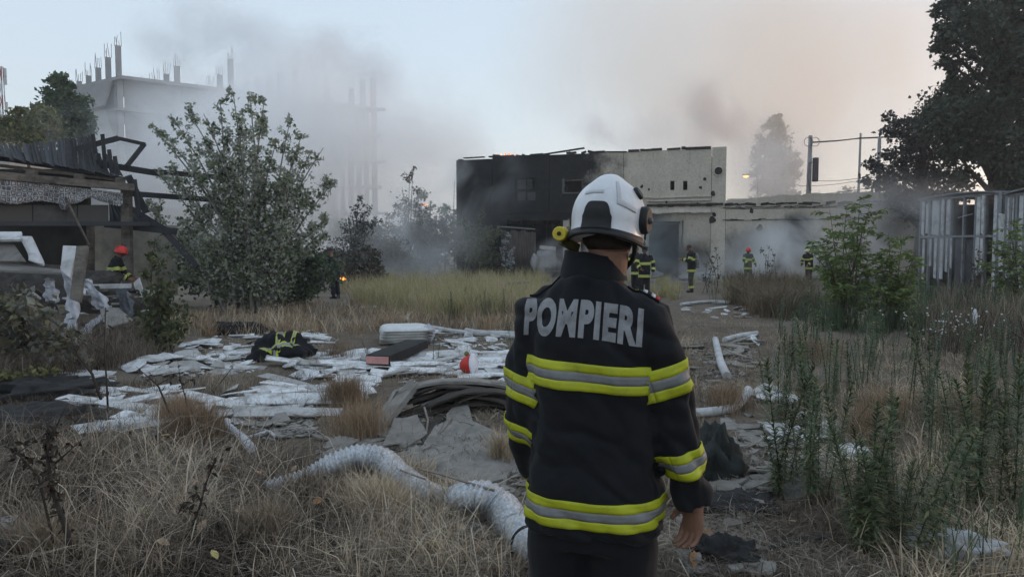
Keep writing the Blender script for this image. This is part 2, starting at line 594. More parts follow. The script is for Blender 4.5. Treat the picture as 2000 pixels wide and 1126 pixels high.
    for z in (z0 + .04, z0 + (z1 - z0) * .45, z0 + (z1 - z0) * .52, z1 - .04): wf.box(((a + b) / 2, .10, z), (b - a - .01, .06, .06))
    win = wf.build('window', black, h, O)
    soot_glass = geo_mat('sooty_glass', (.03, .032, .036), (.07, .07, .075), 3, .5, bmp=.1)
    for (x0, x1, q0, q1) in ((a + .08, (a + b) / 2 - .04, .53, .97), ((a + b) / 2 + .04, b - .3, .53, .97), (a + .08, (a + b) / 2 - .04, .03, .44), ((a + b) / 2 + .04, b - .08, .03, .40)):
        MB().box(((x0 + x1) / 2, .13, z0 + (z1 - z0) * (q0 + q1) / 2), (x1 - x0, .012, (z1 - z0) * (q1 - q0))).build('pane', soot_glass, win, O)
    mb = MB()
    for k in range(5):
        mb.box((a + .86 + .11 * (k % 2), .08, z0 + (z1 - z0) * (.6 + .07 * k)), (.3, .02, .05))
    mb.build('vent_slats', black, win, O)
    a, b, z0, z1 = w2
    wf = MB()
    wf.box((a - .03, -.03, (z0 + z1) / 2), (.16, .10, z1 - z0 + .1)); wf.box((b - .03, .1, (z0 + z1) / 2), (.08, .1, z1 - z0 - .01)); wf.box(((a + b) / 2, .1, z1 - .05), (b - a - .1, .1, .07))
    wf.beam((a - .2, -.08, z0 - .35), (a + .12, -.06, z0 + .5), .14, .02); wf.beam((a + .10, -.1, z0 - .1), (a + .24, -.06, z0 + .35), .1, .02)
    wf.box(((a + b) / 2, -.03, z0 - .06), (b - a + .1, .12, .08))
    wf.build('window', geo_mat('burnt_frame', (.05, .045, .04), (.16, .15, .135), 5, .8), h, O)
    # doorway: jamb, hanging cable and broken lintel
    a, b, z0, z1 = dr
    mb = MB(); mb.box((b + .05, -.06, z1 / 2), (.16, .1, z1)); mb.box(((a + b) / 2, -.03, z1 + .08), (b - a + .4, .1, .14))
    mb.build('door_frame', black, h, O)
    mb = MB(); mb.tube([(b + .35, -.06, z1 + .2), (b + .36, -.08, z1 - .5), (b + .30, -.06, z1 - 1.1), (b + .36, -.06, z1 - 1.5)], .03, 5); mb.build('hanging_cable', black, h, O)
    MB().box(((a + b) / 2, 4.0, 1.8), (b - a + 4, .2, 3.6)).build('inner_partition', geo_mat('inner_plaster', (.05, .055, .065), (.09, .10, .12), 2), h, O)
    # ground floor bay: columns, broken equipment
    pink = soot_mat('bay_column', (.36, .31, .28), (.48, .42, .38), blobs=[(hs(1100)[0], 0, .9, .8, .9)])
    for px in (1100, 1121):
        s = hs(px)[0]; zt2 = op[3] - .02
        MB().box((s + .25, -.16, zt2 / 2), (.42, .28, zt2)).build('bay_column', pink, h, O)
    a, za = hs(1085, 426); MB().box((hs(1100)[0] + .1, -.25, za + .02), (1.5, .34, .14)).build('bay_lintel', pale, h, O)
    for px in (1017, 1038, 1065, 1077):
        s = hs(px)[0]; MB().box((s, .2, op[3] / 2), (.09, .09, op[3] - .01)).build('bay_post', black, h, O)
    # side edge: thin cable on the left corner
    MB().tube([(-.12, -.05, 6.4), (-.18, -.05, 4.5), (-.10, -.05, 2.4), (-.16, -.05, .2)], .02, 5).build('corner_cable', black, h, O)
    # scars on the render
    for (px, py, r_) in ((1252, 364, .10), (1266, 370, .08), (1366, 366, .10), (1374, 350, .12), (1231, 365, .05), (1300, 395, .07), (1360, 398, .09), (1390, 377, .16), (1393, 418, .13), (1391, 429, .2)):
        s, z = hs(px, py)
        pts = []
        for k in range(9):
            q = r_ * random.uniform(.7, 1.3); aa = -2 * math.pi * k / 9
            pts.append((s + q * math.cos(aa), -.03, z + q * math.sin(aa)))
        y = -.03 if px < 1386 else -.006
        mb = MB(); mb.slab([(p[0], y, p[2]) for p in pts][::-1], .02); mb.build('wall_scar', black, h, O)
    return h
hall()
def metal_sheets():
    rust = geo_mat('burnt_sheet', (.045, .035, .030), (.20, .17, .155), 2.6, .75, metal=.1, bmp=.2, stretch=(6, 6, .6), rnd=(.09, .07, .065))
    t = thing('corrugated_fence', 'row of burnt corrugated metal sheets standing before the hall bay', 'fence', HA + HD * hs(1020)[0] - Vector((HD.y, -HD.x, 0)) * -1.4)
    org = t.location
    n = 7
    for i in range(n):
        p0 = 990 + i * 9.4; a, _ = hs(p0); b, _ = hs(p0 + 9.6)
        mb = MB(); cols = 12
        zt = hs(p0, 448 + random.uniform(-1, 3))[1]; lean = random.uniform(-.05, .08)
        nrm = Vector((HD.y, -HD.x, 0))
        g = []
        for zz in (0.0, zt * .5, zt):
            row = []
            for k in range(cols + 1):
                s = a + (b - a) * k / cols
                out = 1.3 + .05 * math.sin(k * math.pi / 2) + lean * zz / zt + .03 * i % .05
                p = HA + HD * s + nrm * out
                row.append((p.x, p.y, zz - .05 + (random.uniform(-.1, 0) if zz == zt else 0)))
            g.append(row)
        mb.sheet(g, 0, 0, random.random())
        o = mb.build('metal_sheet', rust, t)
        sm = o.modifiers.new('t', 'SOLIDIFY'); sm.thickness = .006
    mb = MB(); nrm = Vector((HD.y, -HD.x, 0))
    p0 = HA + HD * hs(985)[0] + nrm * 1.55; p1 = HA + HD * hs(1056)[0] + nrm * 1.5
    mb.beam((p0.x, p0.y, 3.25), (p1.x, p1.y, 3.05), .06, .06)
    mb.build('rail', geo_mat('ash_wood', (.2, .19, .18), (.32, .31, .3), 4), t)
    # melted appliance
    s, z = hs(1078, 480)
    c = HA + HD * s + nrm * 1.7
    t = thing('burnt_cabinet', 'ash grey burnt out metal cabinet slumped by the bay column', 'cabinet', (c.x, c.y, 0))
    grey = geo_mat('ash_metal', (.22, .215, .22), (.42, .41, .41), 2.2, .8, bmp=.5, dirt=(.05, .05, .05), dirt_scale=1.6)
    mb = MB()
    def wob(p): 
        q = 1 + .22 * mnoise.noise(p * 2.2); e = 3
        k = (abs(p.x) ** 4 + abs(p.y) ** 4 + abs(p.z) ** 4) ** -.25
        return p * k * q
    mb.ball((c.x, c.y, .95), .62, .45, .85, Matrix.Rotation(.12, 3, 'Y'), 24, 16, fn=wob)
    mb.build('casing', grey, t)
    mb = MB(); mb.box((c.x + .1, c.y - .1, 1.85), (1.0, .6, .22), Matrix.Rotation(.1, 3, 'Y')); mb.build('lid', geo_mat('ash_white', (.4, .38, .36), (.55, .52, .5), 3), t)
    mb = MB(); mb.box((c.x + .2, c.y - .42, .42), (.6, .2, .35)); mb.build('opening', plain('dark_hole', (.015, .015, .016)), t)  # near-black box drawn as the opening of the cabinet
    mb = MB()
    for k in range(3): mb.tube([(c.x - .75 + .1 * k, c.y - .3, 1.5 - .1 * k), (c.x - .9 + .1 * k, c.y - .4, .9), (c.x - .7, c.y - .45, .3)], [.08, .13, .05], 6)
    mb.build('hose_remains', grey, t)
metal_sheets()
def long_wall():
    org = HA + HD * (HB - HA).length
    t = thing('long_wall', 'long single storey concrete panel wall with crumbling top joined to the hall', 'wall', org)
    t.rotation_euler.z = HROT
    L0 = (HB - HA).length
    def ls(px, py=500):
        s, z = hs(px, py); return s - L0, z
    mt = soot_mat('wall_concrete', (.42, .38, .315), (.56, .505, .425), blobs=[(1.6, 1.7, 2.2, 1.7, .9), (3.9, 2.4, 1.8, 1.6, .96), (5.2, 1.3, 2.4, 1.3, .9), (2.8, .9, 2.6, .8, .8), (.6, .4, 1.6, .8, .7), (8.6, 2.6, 2.2, 2.2, .7), (12, 2, 3, 2.5, .6)])
    black = bpy.data.materials['charred']
    js = [0.01, ls(1533)[0], ls(1640)[0], 9.2, 12.5]
    zt = 4.75
    for i, (a, b) in enumerate(zip(js, js[1:])):
        mb = MB()
        z1 = ls(1500, 430)[1]; z2 = ls(1500, 407)[1]
        mb.box(((a + b) / 2, .16, z1 / 2 - .1), (b - a - .02, .30, z1 + .18), None, 0, 0); mb.build('wall_panel', mt, t, (0, 0, 0))
        mb = MB(); mb.box(((a + b) / 2, .13, (z1 + z2) / 2), (b - a - .02, .30, z2 - z1 - .04), None, 0, 0); mb.build('wall_panel', mt, t, (0, 0, 0))
        # upper course with a crumbled top
        mb = MB(); n = int((b - a) * 5); top, bot = [], []
        for k in range(n + 1):
            s = a + .01 + (b - a - .02) * k / n
            z = zt + .28 * min(1, s / 4.0) + .12 * mnoise.noise((s * 1.1, 0, 3)) + .07 * mnoise.noise((s * 5, 0, 1))
            top.append((s, z))
        rows = [[(s, .0, z2 + .02) for s, z in top], [(s, .0, z) for s, z in top], [(s, .3, z - .05) for s, z in top], [(s, .3, z2 + .02) for s, z in top]]
        mb.sheet(rows, 0, 0, 0, False); mb.build('coping_panel', mt, t, (0, 0, 0))
    MB().box((6.2, .45, 2.3), (12.4, .1, 4.6), None, 0, 0).build('gap_backing', black, t, (0, 0, 0))  # added black backing, keeps light from showing through the panel gaps
    # dark cracks where the felt hangs over
    for (py, h_, sc) in ((398, .14, 1.0), (404, .05, 3), (428, .06, 2)):
        for k in range(26):
            s = .1 + k * .42 + random.uniform(-.1, .1); z = ls(1500, py)[1]
            if random.random() < .06: continue
            mb = MB(); hh = h_ * random.uniform(.35, 1.3)
            mb.box((s, -.045 - .01 * random.random(), z + .08 * mnoise.noise((s * sc, py, 0))), (random.uniform(.4, .62), .03, hh), Matrix.Rotation(random.uniform(-.15, .15), 3, 'Y'))
            mb.build('felt_strip', black, t, (0, 0, 0))
    # small bits: conduit box, holes, knee-high plinth of rubble
    for (px, py, r_) in ((1465, 412, .14), (1482, 445, .2), (1466, 478, .22), (1390, 430, .2)):
        s, z = ls(px, py)
        mb = MB(); mb.slab([(s + r_ * random.uniform(.6, 1.2) * math.cos(-2 * math.pi * k / 8), -.03, z + r_ * random.uniform(.8, 1.6) * math.sin(-2 * math.pi * k / 8)) for k in range(8)][::-1], .02); mb.build('wall_scar', black, t, (0, 0, 0))
    # rubble bench at the foot
    rub = geo_mat('rubble', (.10, .10, .105), (.26, .255, .26), 2.5, .95, bmp=.8)
    for k in range(46):
        s = random.uniform(-4.5, 10); p = HB + HD * s + Vector((HD.y, -HD.x, 0)) * random.uniform(.5, 4.5)
        q = random.uniform(.12, .5)
        mb = MB(); mb.ball((0, 0, q * .3), q * 1.5, q, q * .6, Matrix.Rotation(random.random() * 6, 3, 'Z'), 8, 6, fn=lambda v: v * (1 + .5 * mnoise.noise(v * 2.5 + Vector((k, 0, 0)))), r=random.random())
        o = mb.build('rubble_block', rub, None, (0, 0, 0)); o.location = (p.x, p.y, gh(p.x, p.y))
        tag(o, ('big ' if q > .36 else 'small ' if q < .24 else 'middling ') + ('grey sooty concrete rubble lump close to the hall and long wall' if (p - HB).dot(Vector((HD.y, -HD.x, 0))) < 2.5 else 'grey sooty concrete rubble lump out in the yard before the long wall'), 'rubble', 'rubble lumps before the long wall')
long_wall()
# ================================================================== unfinished concrete frame
def concrete_frame():
    C = Vector((-70.0, 124.0, 0)); u = Vector((math.cos(R(34)), math.sin(R(34)), 0)); v = Vector((-.86, .51, 0)).normalized()
    t = thing('unfinished_building', 'tall unfinished concrete frame building with bare columns and rebar on its roof', 'building', C)
    conc = geo_mat('frame_concrete', (.22, .22, .225), (.32, .315, .31), .3, .9, bmp=.3, bscale=2)
    brick = geo_mat('frame_infill', (.17, .165, .165), (.25, .24, .235), .4, .9, bmp=.2)
    rb = plain('rebar', (.10, .07, .055))
    fl = [4.5, 10.2, 15.9, 21.4, 27.2, 32.6]
    LU, LV = 49.0, 15.0
    def at(a, b, z): return C + u * a + v * b + Vector((0, 0, z))
    def slabq(a0, a1, b0, b1, z, th):
        mb = MB(); mb.slab([at(a0, b0, z), at(a1, b0, z), at(a1, b1, z), at(a0, b1, z)], th, 0, 0); return mb
    for i, z in enumerate(fl):
        over = 2.2 if i % 2 else .9
        slabq(-1.0, LU, -over, LV + 1, z, .55).build('floor_slab', conc, t)
    us = [0, 9.5, 19, 28.5, 38, 46.5, 49 - .6]
    for a in us:
        for b in (0.4, 5, 10, 14.5):
            mb = MB(); p0 = at(a, b, -.3); p1 = at(a, b, fl[-1] - .56)
            mb.beam(p0, p1, .9, .9, 0, u); mb.build('column', conc, t)
    # infill and parapet beams (the right end stays open)
    for i, z in enumerate(fl[1:], 1):
        for a0, a1 in zip(us[:5], us[1:5]):
            if i in (2, 4) and a0 == 19: continue
            full = a0 < 15
            mb = MB(); hgt = (fl[i] - fl[i - 1] - .6) if full else 2.4 if i != len(fl) - 1 else 4.6
            mb.slab([at(a0 + .5, 0.1, z - .56), at(a1 - .5, .1, z - .56), at(a1 - .5, .1, z - .56 - hgt), at(a0 + .5, .1, z - .56 - hgt)][::-1], .25); mb.build('infill_wall', brick, t)
        mb = MB(); mb.slab([at(-.6, .6, z - .56), at(-.6, LV - .4, z - .56), at(-.6, LV - .4, fl[i - 1] + .05), at(-.6, .6, fl[i - 1] + .05)], .25); mb.build('infill_wall', brick, t)
    # slanting edge walls at the left corner
    for z0, z1, o0, o1 in ((27.5, 32.0, 1.5, .2), (21.7, 26.6, .2, 1.6)):
        mb = MB(); mb.slab([at(-1 - o0, .5, z0), at(-1 - o1, .5, z1), at(-1 - o1, LV, z1), at(-1 - o0, LV, z0)], .3); mb.build('edge_wall', brick, t)
    # roof columns with rebar
    top = fl[-1]
    rows = [(0, (5.6, 4.0, 2.6, 1.6, 1.0)), (9.5, (3.4, 2.4, 1.4, .8)), (19, (6.2, 3.6, 1.4, .8)), (28.5, (5.0, 3.6, 2.4, 1.0)), (31.5, (6.0, 2.4)), (38, (2.4, 1.6)), (46.0, (6.0, 4.5)), (49 - .6, (6.6,))]
    for a, hs_ in rows:
        for k, h_ in enumerate(hs_):
            b = .6 + k * 3.3
            mb = MB(); mb.beam(at(a, b, top), at(a, b, top + h_), 1.15, .9, 0, u); col = mb.build('roof_column', conc, t)
            mb = MB()
            for dx, dy in ((-.4, -.3), (.4, -.3), (-.4, .3), (.4, .3), (0, .3)):
                q = at(a, b, top + h_) + u * dx + v * dy
                mb.beam(q, q + Vector((random.uniform(-.25, .25), random.uniform(-.2, .2), random.uniform(1.0, 2.8))), .06, .06)
            mb.build('rebar', rb, col)
concrete_frame()
# ================================================================== burnt wooden house on the left
def ruin():
    t = thing('burnt_house', 'collapsed timber house with charred roof planks and a patterned fabric strip under its eaves', 'house', (-10.2, 17.5, 0))
    char = geo_mat('char_wood', (.012, .012, .014), (.045, .043, .045), 4, .8, bmp=.5, stretch=(3, 3, 1), rnd=(.06, .062, .07))
    wood = geo_mat('grey_timber', (.11, .095, .08), (.21, .185, .16), 3, .85, bmp=.4, stretch=(1, 1, 6), dirt=(.04, .035, .03))
    sheet = geo_mat('dark_roof_sheet', (.03, .032, .038), (.07, .073, .082), 3, .6, bmp=.1)
    plast = geo_mat('smoky_plaster', (.42, .395, .33), (.55, .52, .45), 1.2, .9, bmp=.2, dirt=(.20, .185, .16), dirt_scale=.7)
    E = lambda px: 15 + 2.0 * px / 250.0           # depth of the eaves line
    # roof planks, each its own
    for i in range(36):
        px = -40 + i * 7.9
        yb = 308 + 37 * px / 240.0 + random.uniform(-3, 3)
        yt = 286 - 20 * max(0, min(1, px / 190.0)) + random.uniform(-3, 4)
        if px > 195: yt = 290 + (px - 195) * .9 + random.uniform(-14, 12)
        lean = -16 + 15 * min(1, max(0, px / 170)) - (12 if px > 160 else 0) + random.uniform(-3, 3)
        p0, p1 = P(px, yb, E(px)), P(px + lean, yt, E(px) + 1.25)
        mb = MB(); mb.beam(p0, p1, .082, .024, 0, (0, .5, 1), random.random() ** 2); mb.build('roof_plank', char, t)
    # sheeting under the left planks, battens
    mb = MB(); mb.slab([P(-60, 306, 15.2), P(150, 330, 16.4), P(120, 292, 17.4), P(-60, 296, 16.6)], .02); mb.build('roof_sheet', sheet, t)
    for (a, b, w_) in (((-60, 300, 14.9), (245, 349, 17.1), .12), ((-60, 316, 15.0), (240, 352, 17.05), .05)):
        mb = MB(); mb.beam(P(*a), P(*b), w_, .07); mb.build('eaves_board', wood if w_ < .1 else char, t)
    # short blocks between eaves board and header
    for px in (62, 155, 235):
        mb = MB(); mb.beam(P(px, 326 + px * .09, E(px) + .02), P(px, 350 + px * .07, E(px) + .02), .18, .14); mb.build('strut', wood, t)
    mb = MB(); mb.beam(P(-70, 337, 14.45), P(260, 366, 17.05), .16, .17); mb.build('header_beam', wood, t)
    mb = MB(); mb.beam(P(-70, 436, 14.5), P(290, 437, 17.3), .16, .10); mb.build('lower_beam', char, t)
    # post
    mb = MB(); mb.beam(P(247, 362, 17.1), Vector((P(250, 600, 17.1).x, 17.1, -.1)), .20, .18, 0, (0, 1, 0)); mb.build('post', wood, t)
    # patterned fabric strip
    m, nt, b = new_mat('damask')
    tc = N_(nt, 'ShaderNodeTexCoord')
    mp = N_(nt, 'ShaderNodeMapping'); mp.inputs['Scale'].default_value = (4.2, 4.2, 1); nt.links.new(tc.outputs['UV'], mp.inputs[0])
    w1 = N_(nt, 'ShaderNodeTexWave', Scale=1.0, Distortion=0); w1.wave_type = 'BANDS'; w1.bands_direction = 'DIAGONAL'
    nt.links.new(mp.outputs[0], w1.inputs[0])
    vo = N_(nt, 'ShaderNodeTexVoronoi', Scale=2.0, Randomness=.45); vo.feature = 'DISTANCE_TO_EDGE'
    nt.links.new(mp.outputs[0], vo.inputs['Vector'])
    v2 = N_(nt, 'ShaderNodeTexVoronoi', Scale=6.0, Randomness=.8); nt.links.new(mp.outputs[0], v2.inputs['Vector'])
    a1 = ramp(nt, vo.outputs[0], [(.05, 1), (.10, 0), (.24, 0), (.30, 1)])
    a2 = ramp(nt, v2.outputs[0], [(.22, 1), (.30, 0)])
    ad = N_(nt, 'ShaderNodeMath'); ad.operation = 'MAXIMUM'; nt.links.new(a1, ad.inputs[0]); nt.links.new(a2, ad.inputs[1])
    c = mix(nt, (.10, .10, .105), (.42, .42, .43), ad.outputs[0])
    c = mix(nt, c, (.06, .058, .058), ramp(nt, noise_tex(nt, 1.6, 6, .7), [(.5, 0), (.72, .85)]))
    nt.links.new(c, b.inputs['Base Color']); b.inputs['Roughness'].default_value = .9
    def uv_sheet(name, mat_, top, bot, n, rows, y0, y1, fold, parent):
        mb = MB(); g = []
        for r_ in range(rows + 1):
            row = []
            for k in range(n + 1):
                px = -60 + (240 + 60) * k / n
                f = r_ / rows
                py = top(px) + (bot(px) - top(px)) * f
                q = P(px, py, E(px) - .12 + fold * mnoise.noise((px * .05, f * 1.5, 3)))
                row.append(q)
            g.append(row)
        mb.sheet(g, 0, 0, 0)
        o = mb.build(name, mat_, parent)
        uv = o.data.uv_layers.new(name='UVMap')
        for poly in o.data.polygons:
            for li in poly.loop_indices:
                vi = o.data.loops[li].vertex_index
                uv.data[li].uv = ((vi % (n + 1)) / n * 3.4, -(vi // (n + 1)) / rows * .55)
        sm = o.modifiers.new('t', 'SOLIDIFY'); sm.thickness = .006
        return o
    def vbot(px): return 396 + 3 * math.sin(px * .06) + (14 if 118 < px < 132 else 0) - (8 * math.exp(-((px - 175) / 14) ** 2))
    uv_sheet('fabric_strip', m, lambda px: 347 + 30 * px / 240, vbot, 60, 6, 0, 0, .10, t)
    board = geo_mat('sooty_board', (.05, .048, .046), (.12, .115, .11), 5, .85, bmp=.4, rnd=(.09, .085, .08))
    for a, b_ in ((-60, 63), (65, 150), (152, 212)):
        mb = MB(); mb.slab([P(a, 400, E(a) + .02), P(a, 434, E(a) + .02), P(b_, 434, E(b_) + .02), P(b_, 400, E(b_) + .02)], .03); mb.build('fascia_board', board, t)
    # hanging broken batten and scraps
    mb = MB(); mb.beam(P(128, 385, 15.8), P(174, 478, 15.9), .06, .03); mb.build('hanging_batten', wood, t)
    # inner walls
    mb = MB(); mb.slab([P(172, 440, 19.0), P(172, 575, 19.0), P(345, 575, 19.6), P(345, 440, 19.6)], .15); mb.build('plaster_wall', plast, t)
    mb = MB(); mb.slab([P(-120, 330, 19.5), P(-120, 600, 19.5), P(171, 600, 19.3), P(171, 330, 19.3)], .15); mb.build('inner_wall', geo_mat('black_interior', (.012, .011, .011), (.05, .047, .043), 1.2, .95), t)
    mb = MB(); mb.slab([P(-120, 330, 15.4), P(230, 345, 17.3), P(230, 355, 19.8), P(-120, 345, 19.8)], .04); mb.build('ceiling', char, t)
    mb = MB(); mb.beam(P(177, 440, 18.6), P(178, 590, 18.6), .14, .14); mb.build('inner_post', wood, t)
    # ivy strands down the wall
    # lean-to roof on the right: corrugated sheets and its beam
    for k in range(5):
        g = []
        for f in (0, .5, 1):
            row = []
            for c_ in range(9):
                q = k + c_ / 8
                a = P(213 + 10 * q, 396 + 3 * q, 17.9 + .1 * q); b_ = P(214 + 26 * q, 436 + 3.2 * q, 17.2 + .1 * q)
                p = a.lerp(b_, f); p.z += .03 * math.sin(c_ * math.pi / 2)
                row.append(p)
            g.append(row)
        mb = MB(); mb.sheet(g, .01, 0, random.random()); mb.build('lean_to_sheet', sheet, t)
    mb = MB(); mb.beam(P(205, 437, 17.2), P(345, 452, 17.6), .12, .17); mb.build('lean_to_beam', char, t)
    # charred rafters reaching right
    for a, b_, w_ in (((150, 291, 16.8), (231, 270, 17.4), .11), ((231, 270, 17.4), (284, 282, 17.8), .07), ((282, 281, 17.8), (248, 324, 17.5), .09),
                      ((183, 318, 17.0), (318, 340, 18.2), .12), ((250, 343, 17.3), (286, 416, 17.5), .13), ((255, 378, 17.4), (428, 391, 19), .11),
                      ((300, 335, 18.1), (455, 348, 20), .11), ((252, 404, 17.2), (330, 452, 17.6), .10), ((262, 350, 17.2), (272, 425, 17.3), .08), ((310, 440, 17.6), (385, 520, 17.4), .10)):
        mb = MB(); mb.beam(P(*a), P(*b_), w_, w_ * 1.2); mb.build('rafter', char, t)
    for px, y0, y1 in ((213, 292, 342), (224, 305, 343), (200, 262, 330), (181, 262, 300), (192, 300, 336)):
        mb = MB(); mb.beam(P(px, y0, 17.0), P(px + 6, y1, 17.0), .09, .03); mb.build('charred_stub', char, t)
ruin()
def ruin_debris():
    white = geo_mat('white_panel', (.50, .50, .51), (.66, .67, .68), 4, .75, bmp=.2, dirt=(.22, .21, .20), dirt_scale=2.2)
    grey = geo_mat('grey_board', (.17, .16, .15), (.30, .285, .265), 3, .85, bmp=.3, dirt=(.09, .085, .08))
    wood = bpy.data.materials['grey_timber']
    dark = geo_mat('dark_scrap', (.02, .02, .022), (.07, .068, .068), 4, .8)
    plastic = geo_mat('grimy_plastic', (.34, .35, .38), (.58, .59, .63), 5, .45, bmp=.5, spec=.5)
    n = [0]
    def panel(pts, Y, th, m, name, label, cat, bend=0):
        pts3 = [P(px, py, Y + dy) for px, py, dy in pts]
        c = sum(pts3, Vector()) / len(pts3)
        zlow = min(p.z for p in pts3)
        mb = MB()
        if bend:
            a, b, c2, d = pts3
            nrm = (b - a).cross(d - a).normalized(); g = []
            for i in range(9):
                f = i / 8; l, r_ = a.lerp(d, f), b.lerp(c2, f)
                off = nrm * bend * (4 * f * (1 - f))
                g.append([l + off, l.lerp(r_, .5) + off, r_ + off])
            mb.sheet(g, 0, 0, random.random()); 
        else:
            mb.slab(pts3, th)
        o = mb.build(name, m, None, c)
        o.location = c
        if bend:
            sm = o.modifiers.new('t', 'SOLIDIFY'); sm.thickness = th
        tag(o, label, cat)
        return o
    panel([(-30, 452, 0), (-30, 468, -.3), (40, 467, -.3), (42, 452, 0)], 13.6, .05, white, 'wallboard', 'white panel lying flat on top of the debris heap by the house', 'panel')
    panel([(40, 462, 0), (63, 462, 0), (86, 520, -.5), (55, 508, -.5)], 13.4, .04, white, 'wallboard', 'curved white panel sliding off the debris heap by the house', 'panel', .12)
    panel([(-20, 478, 0), (30, 480, 0), (52, 512, -.3), (-20, 512, -.3)], 13.5, .04, grey, 'loose_board', 'grey board under the white panels of the debris heap', 'board')
    panel([(-20, 515, .2), (122, 530, .2), (124, 536, -.2), (-20, 530, -.4)], 13.2, .04, grey, 'loose_board', 'long grey board laid across the debris heap', 'board')
    panel([(126, 482, 0), (153, 483, 0), (140, 545, -.4), (121, 530, -.3)], 13.0, .05, white, 'wallboard', 'upright white panel leaning next to the tall timber plank', 'panel')
    panel([(153, 483, -.1), (174, 482, -.1), (160, 592, -.5), (140, 585, -.5)], 12.9, .07, wood, 'timber_plank', 'tall weathered timber plank standing in the debris heap', 'plank')
    panel([(176, 555, 0), (257, 553, .2), (257, 562, .2), (176, 564, 0)], 14.5, .05, white, 'wallboard', 'narrow white ledge panel before the crouching red helmet', 'panel')
    panel([(195, 605, .2), (232, 604, .3), (262, 628, 0), (205, 643, -.5)], 12.9, .03, grey, 'loose_board', 'tilted grey square board at the foot of the debris heap', 'board')
    panel([(262, 552, 0), (273, 542, 0), (280, 565, 0), (268, 572, 0)], 14.3, .03, white, 'wallboard', 'small pointed white panel by the house post', 'panel')
    panel([(275, 568, 0), (302, 567, 0), (304, 580, 0), (275, 580, 0)], 14.0, .04, white, 'wallboard', 'short white panel end lying right of the house post', 'panel')
    # draped plastic sheets and folded scraps
    def drape(path, wid, m, name, label, cat, Y):
        mb = MB(); g = []
        L = [P(px, py, Y + dy) for px, py, dy in path]
        rows = 14
        for i in range(rows + 1):
            f = i / rows * (len(L) - 1); k = min(int(f), len(L) - 2); c = L[k].lerp(L[k + 1], f - k)
            ww = wid * (.7 + .5 * abs(mnoise.noise((i * .3, 5, n[0]))))
            g.append([c + Vector(((j / 8 - .5) * ww, .16 * mnoise.noise((j * .9, i * .35, n[0])) + .05 * math.sin(j * 2.1 + i * .4), .05 * mnoise.noise((j * .5, i * .6, 9)))) for j in range(9)])
        mb.sheet(g, 0, 0, .5); n[0] += 3
        c = L[-1]
        o = mb.build(name, m, None, c); o.location = c
        sm = o.modifiers.new('t', 'SOLIDIFY'); sm.thickness = .006
        tag(o, label, cat)
    drape([(128, 520, 0), (138, 560, -.2), (140, 600, -.4), (142, 645, -.7)], .24, plastic, 'plastic_sheet', 'long pale plastic sheet hanging down the debris heap', 'plastic sheet', 13.0)
    drape([(95, 545, 0), (98, 565, -.2), (104, 590, -.3)], .28, plastic, 'plastic_sheet', 'crumpled white plastic hanging left of the upright panel', 'plastic sheet', 13.2)
    drape([(160, 545, 0), (190, 580, -.2), (205, 605, -.3)], .34, plastic, 'plastic_sheet', 'grimy grey plastic sliding down behind the tilted board', 'plastic sheet', 13.6)
    drape([(235, 565, 0), (246, 590, -.1), (250, 622, -.3)], .34, geo_mat('grey_sheet', (.06, .065, .075), (.16, .17, .185), 4, .6, bmp=.3), 'tarpaulin', 'dark grey folded tarpaulin hanging below the house post', 'tarpaulin', 13.8)
    drape([(205, 612, 0), (180, 635, -.4), (150, 660, -.9)], .22, plastic, 'plastic_sheet', 'thin white plastic strip trailing onto the weeds', 'plastic sheet', 13.2)
    # shards filling the heap
    mats_ = [white, grey, wood, dark, plastic]
    for k in range(60):
        px, py = random.uniform(-20, 290), random.uniform(520, 640)
        if px > 150 and py < 560: py = random.uniform(565, 640)
        Y = 15.2 - (py - 520) / 55.0
        q = P(px, py, Y)
        a = random.uniform(.12, .42); b = random.uniform(.05, .22)
        mb = MB(); mb.box((0, 0, 0), (a, b, .03), Matrix.Rotation(random.uniform(0, 3.1), 3, 'Z') @ Matrix.Rotation(random.uniform(-.9, .9), 3, 'X'))
        i = random.choice([0, 0, 1, 1, 2, 3, 3, 4])
        o = mb.build('debris_scrap', mats_[i], None, (0, 0, 0)); o.location = q
        tag(o, ('long ' if a > .32 else 'short ' if a < .2 else '') + ('wide ' if b > .16 else 'narrow ' if b < .1 else '') + ['white', 'grey', 'brown timber', 'blackened', 'pale plastic'][i] + ' scrap in the debris heap before the burnt house', 'scrap', ['white', 'grey', 'timber', 'black', 'plastic'][i] + ' scraps in the debris heap')
    # solid dark core under the scraps so the heap reads as one pile
    mb = MB()
    c = P(80, 590, 15.0)
    mb.ball((0, 0, 0), 2.5, 1.1, .95, None, 40, 20, fn=lambda v: v * (1 + .28 * mnoise.noise(v * 2.6) + .12 * mnoise.noise(v * 7)))
    o = mb.build('rubble_heap', geo_mat('rubble_heap', (.035, .032, .03), (.12, .11, .10), 6, .95, bmp=1, bdist=.08), None, (0, 0, 0)); o.location = (c.x - .3, 15.2, .35)
    tag(o, 'dark heap of ash and broken boards before the burnt house', 'rubble')
ruin_debris()
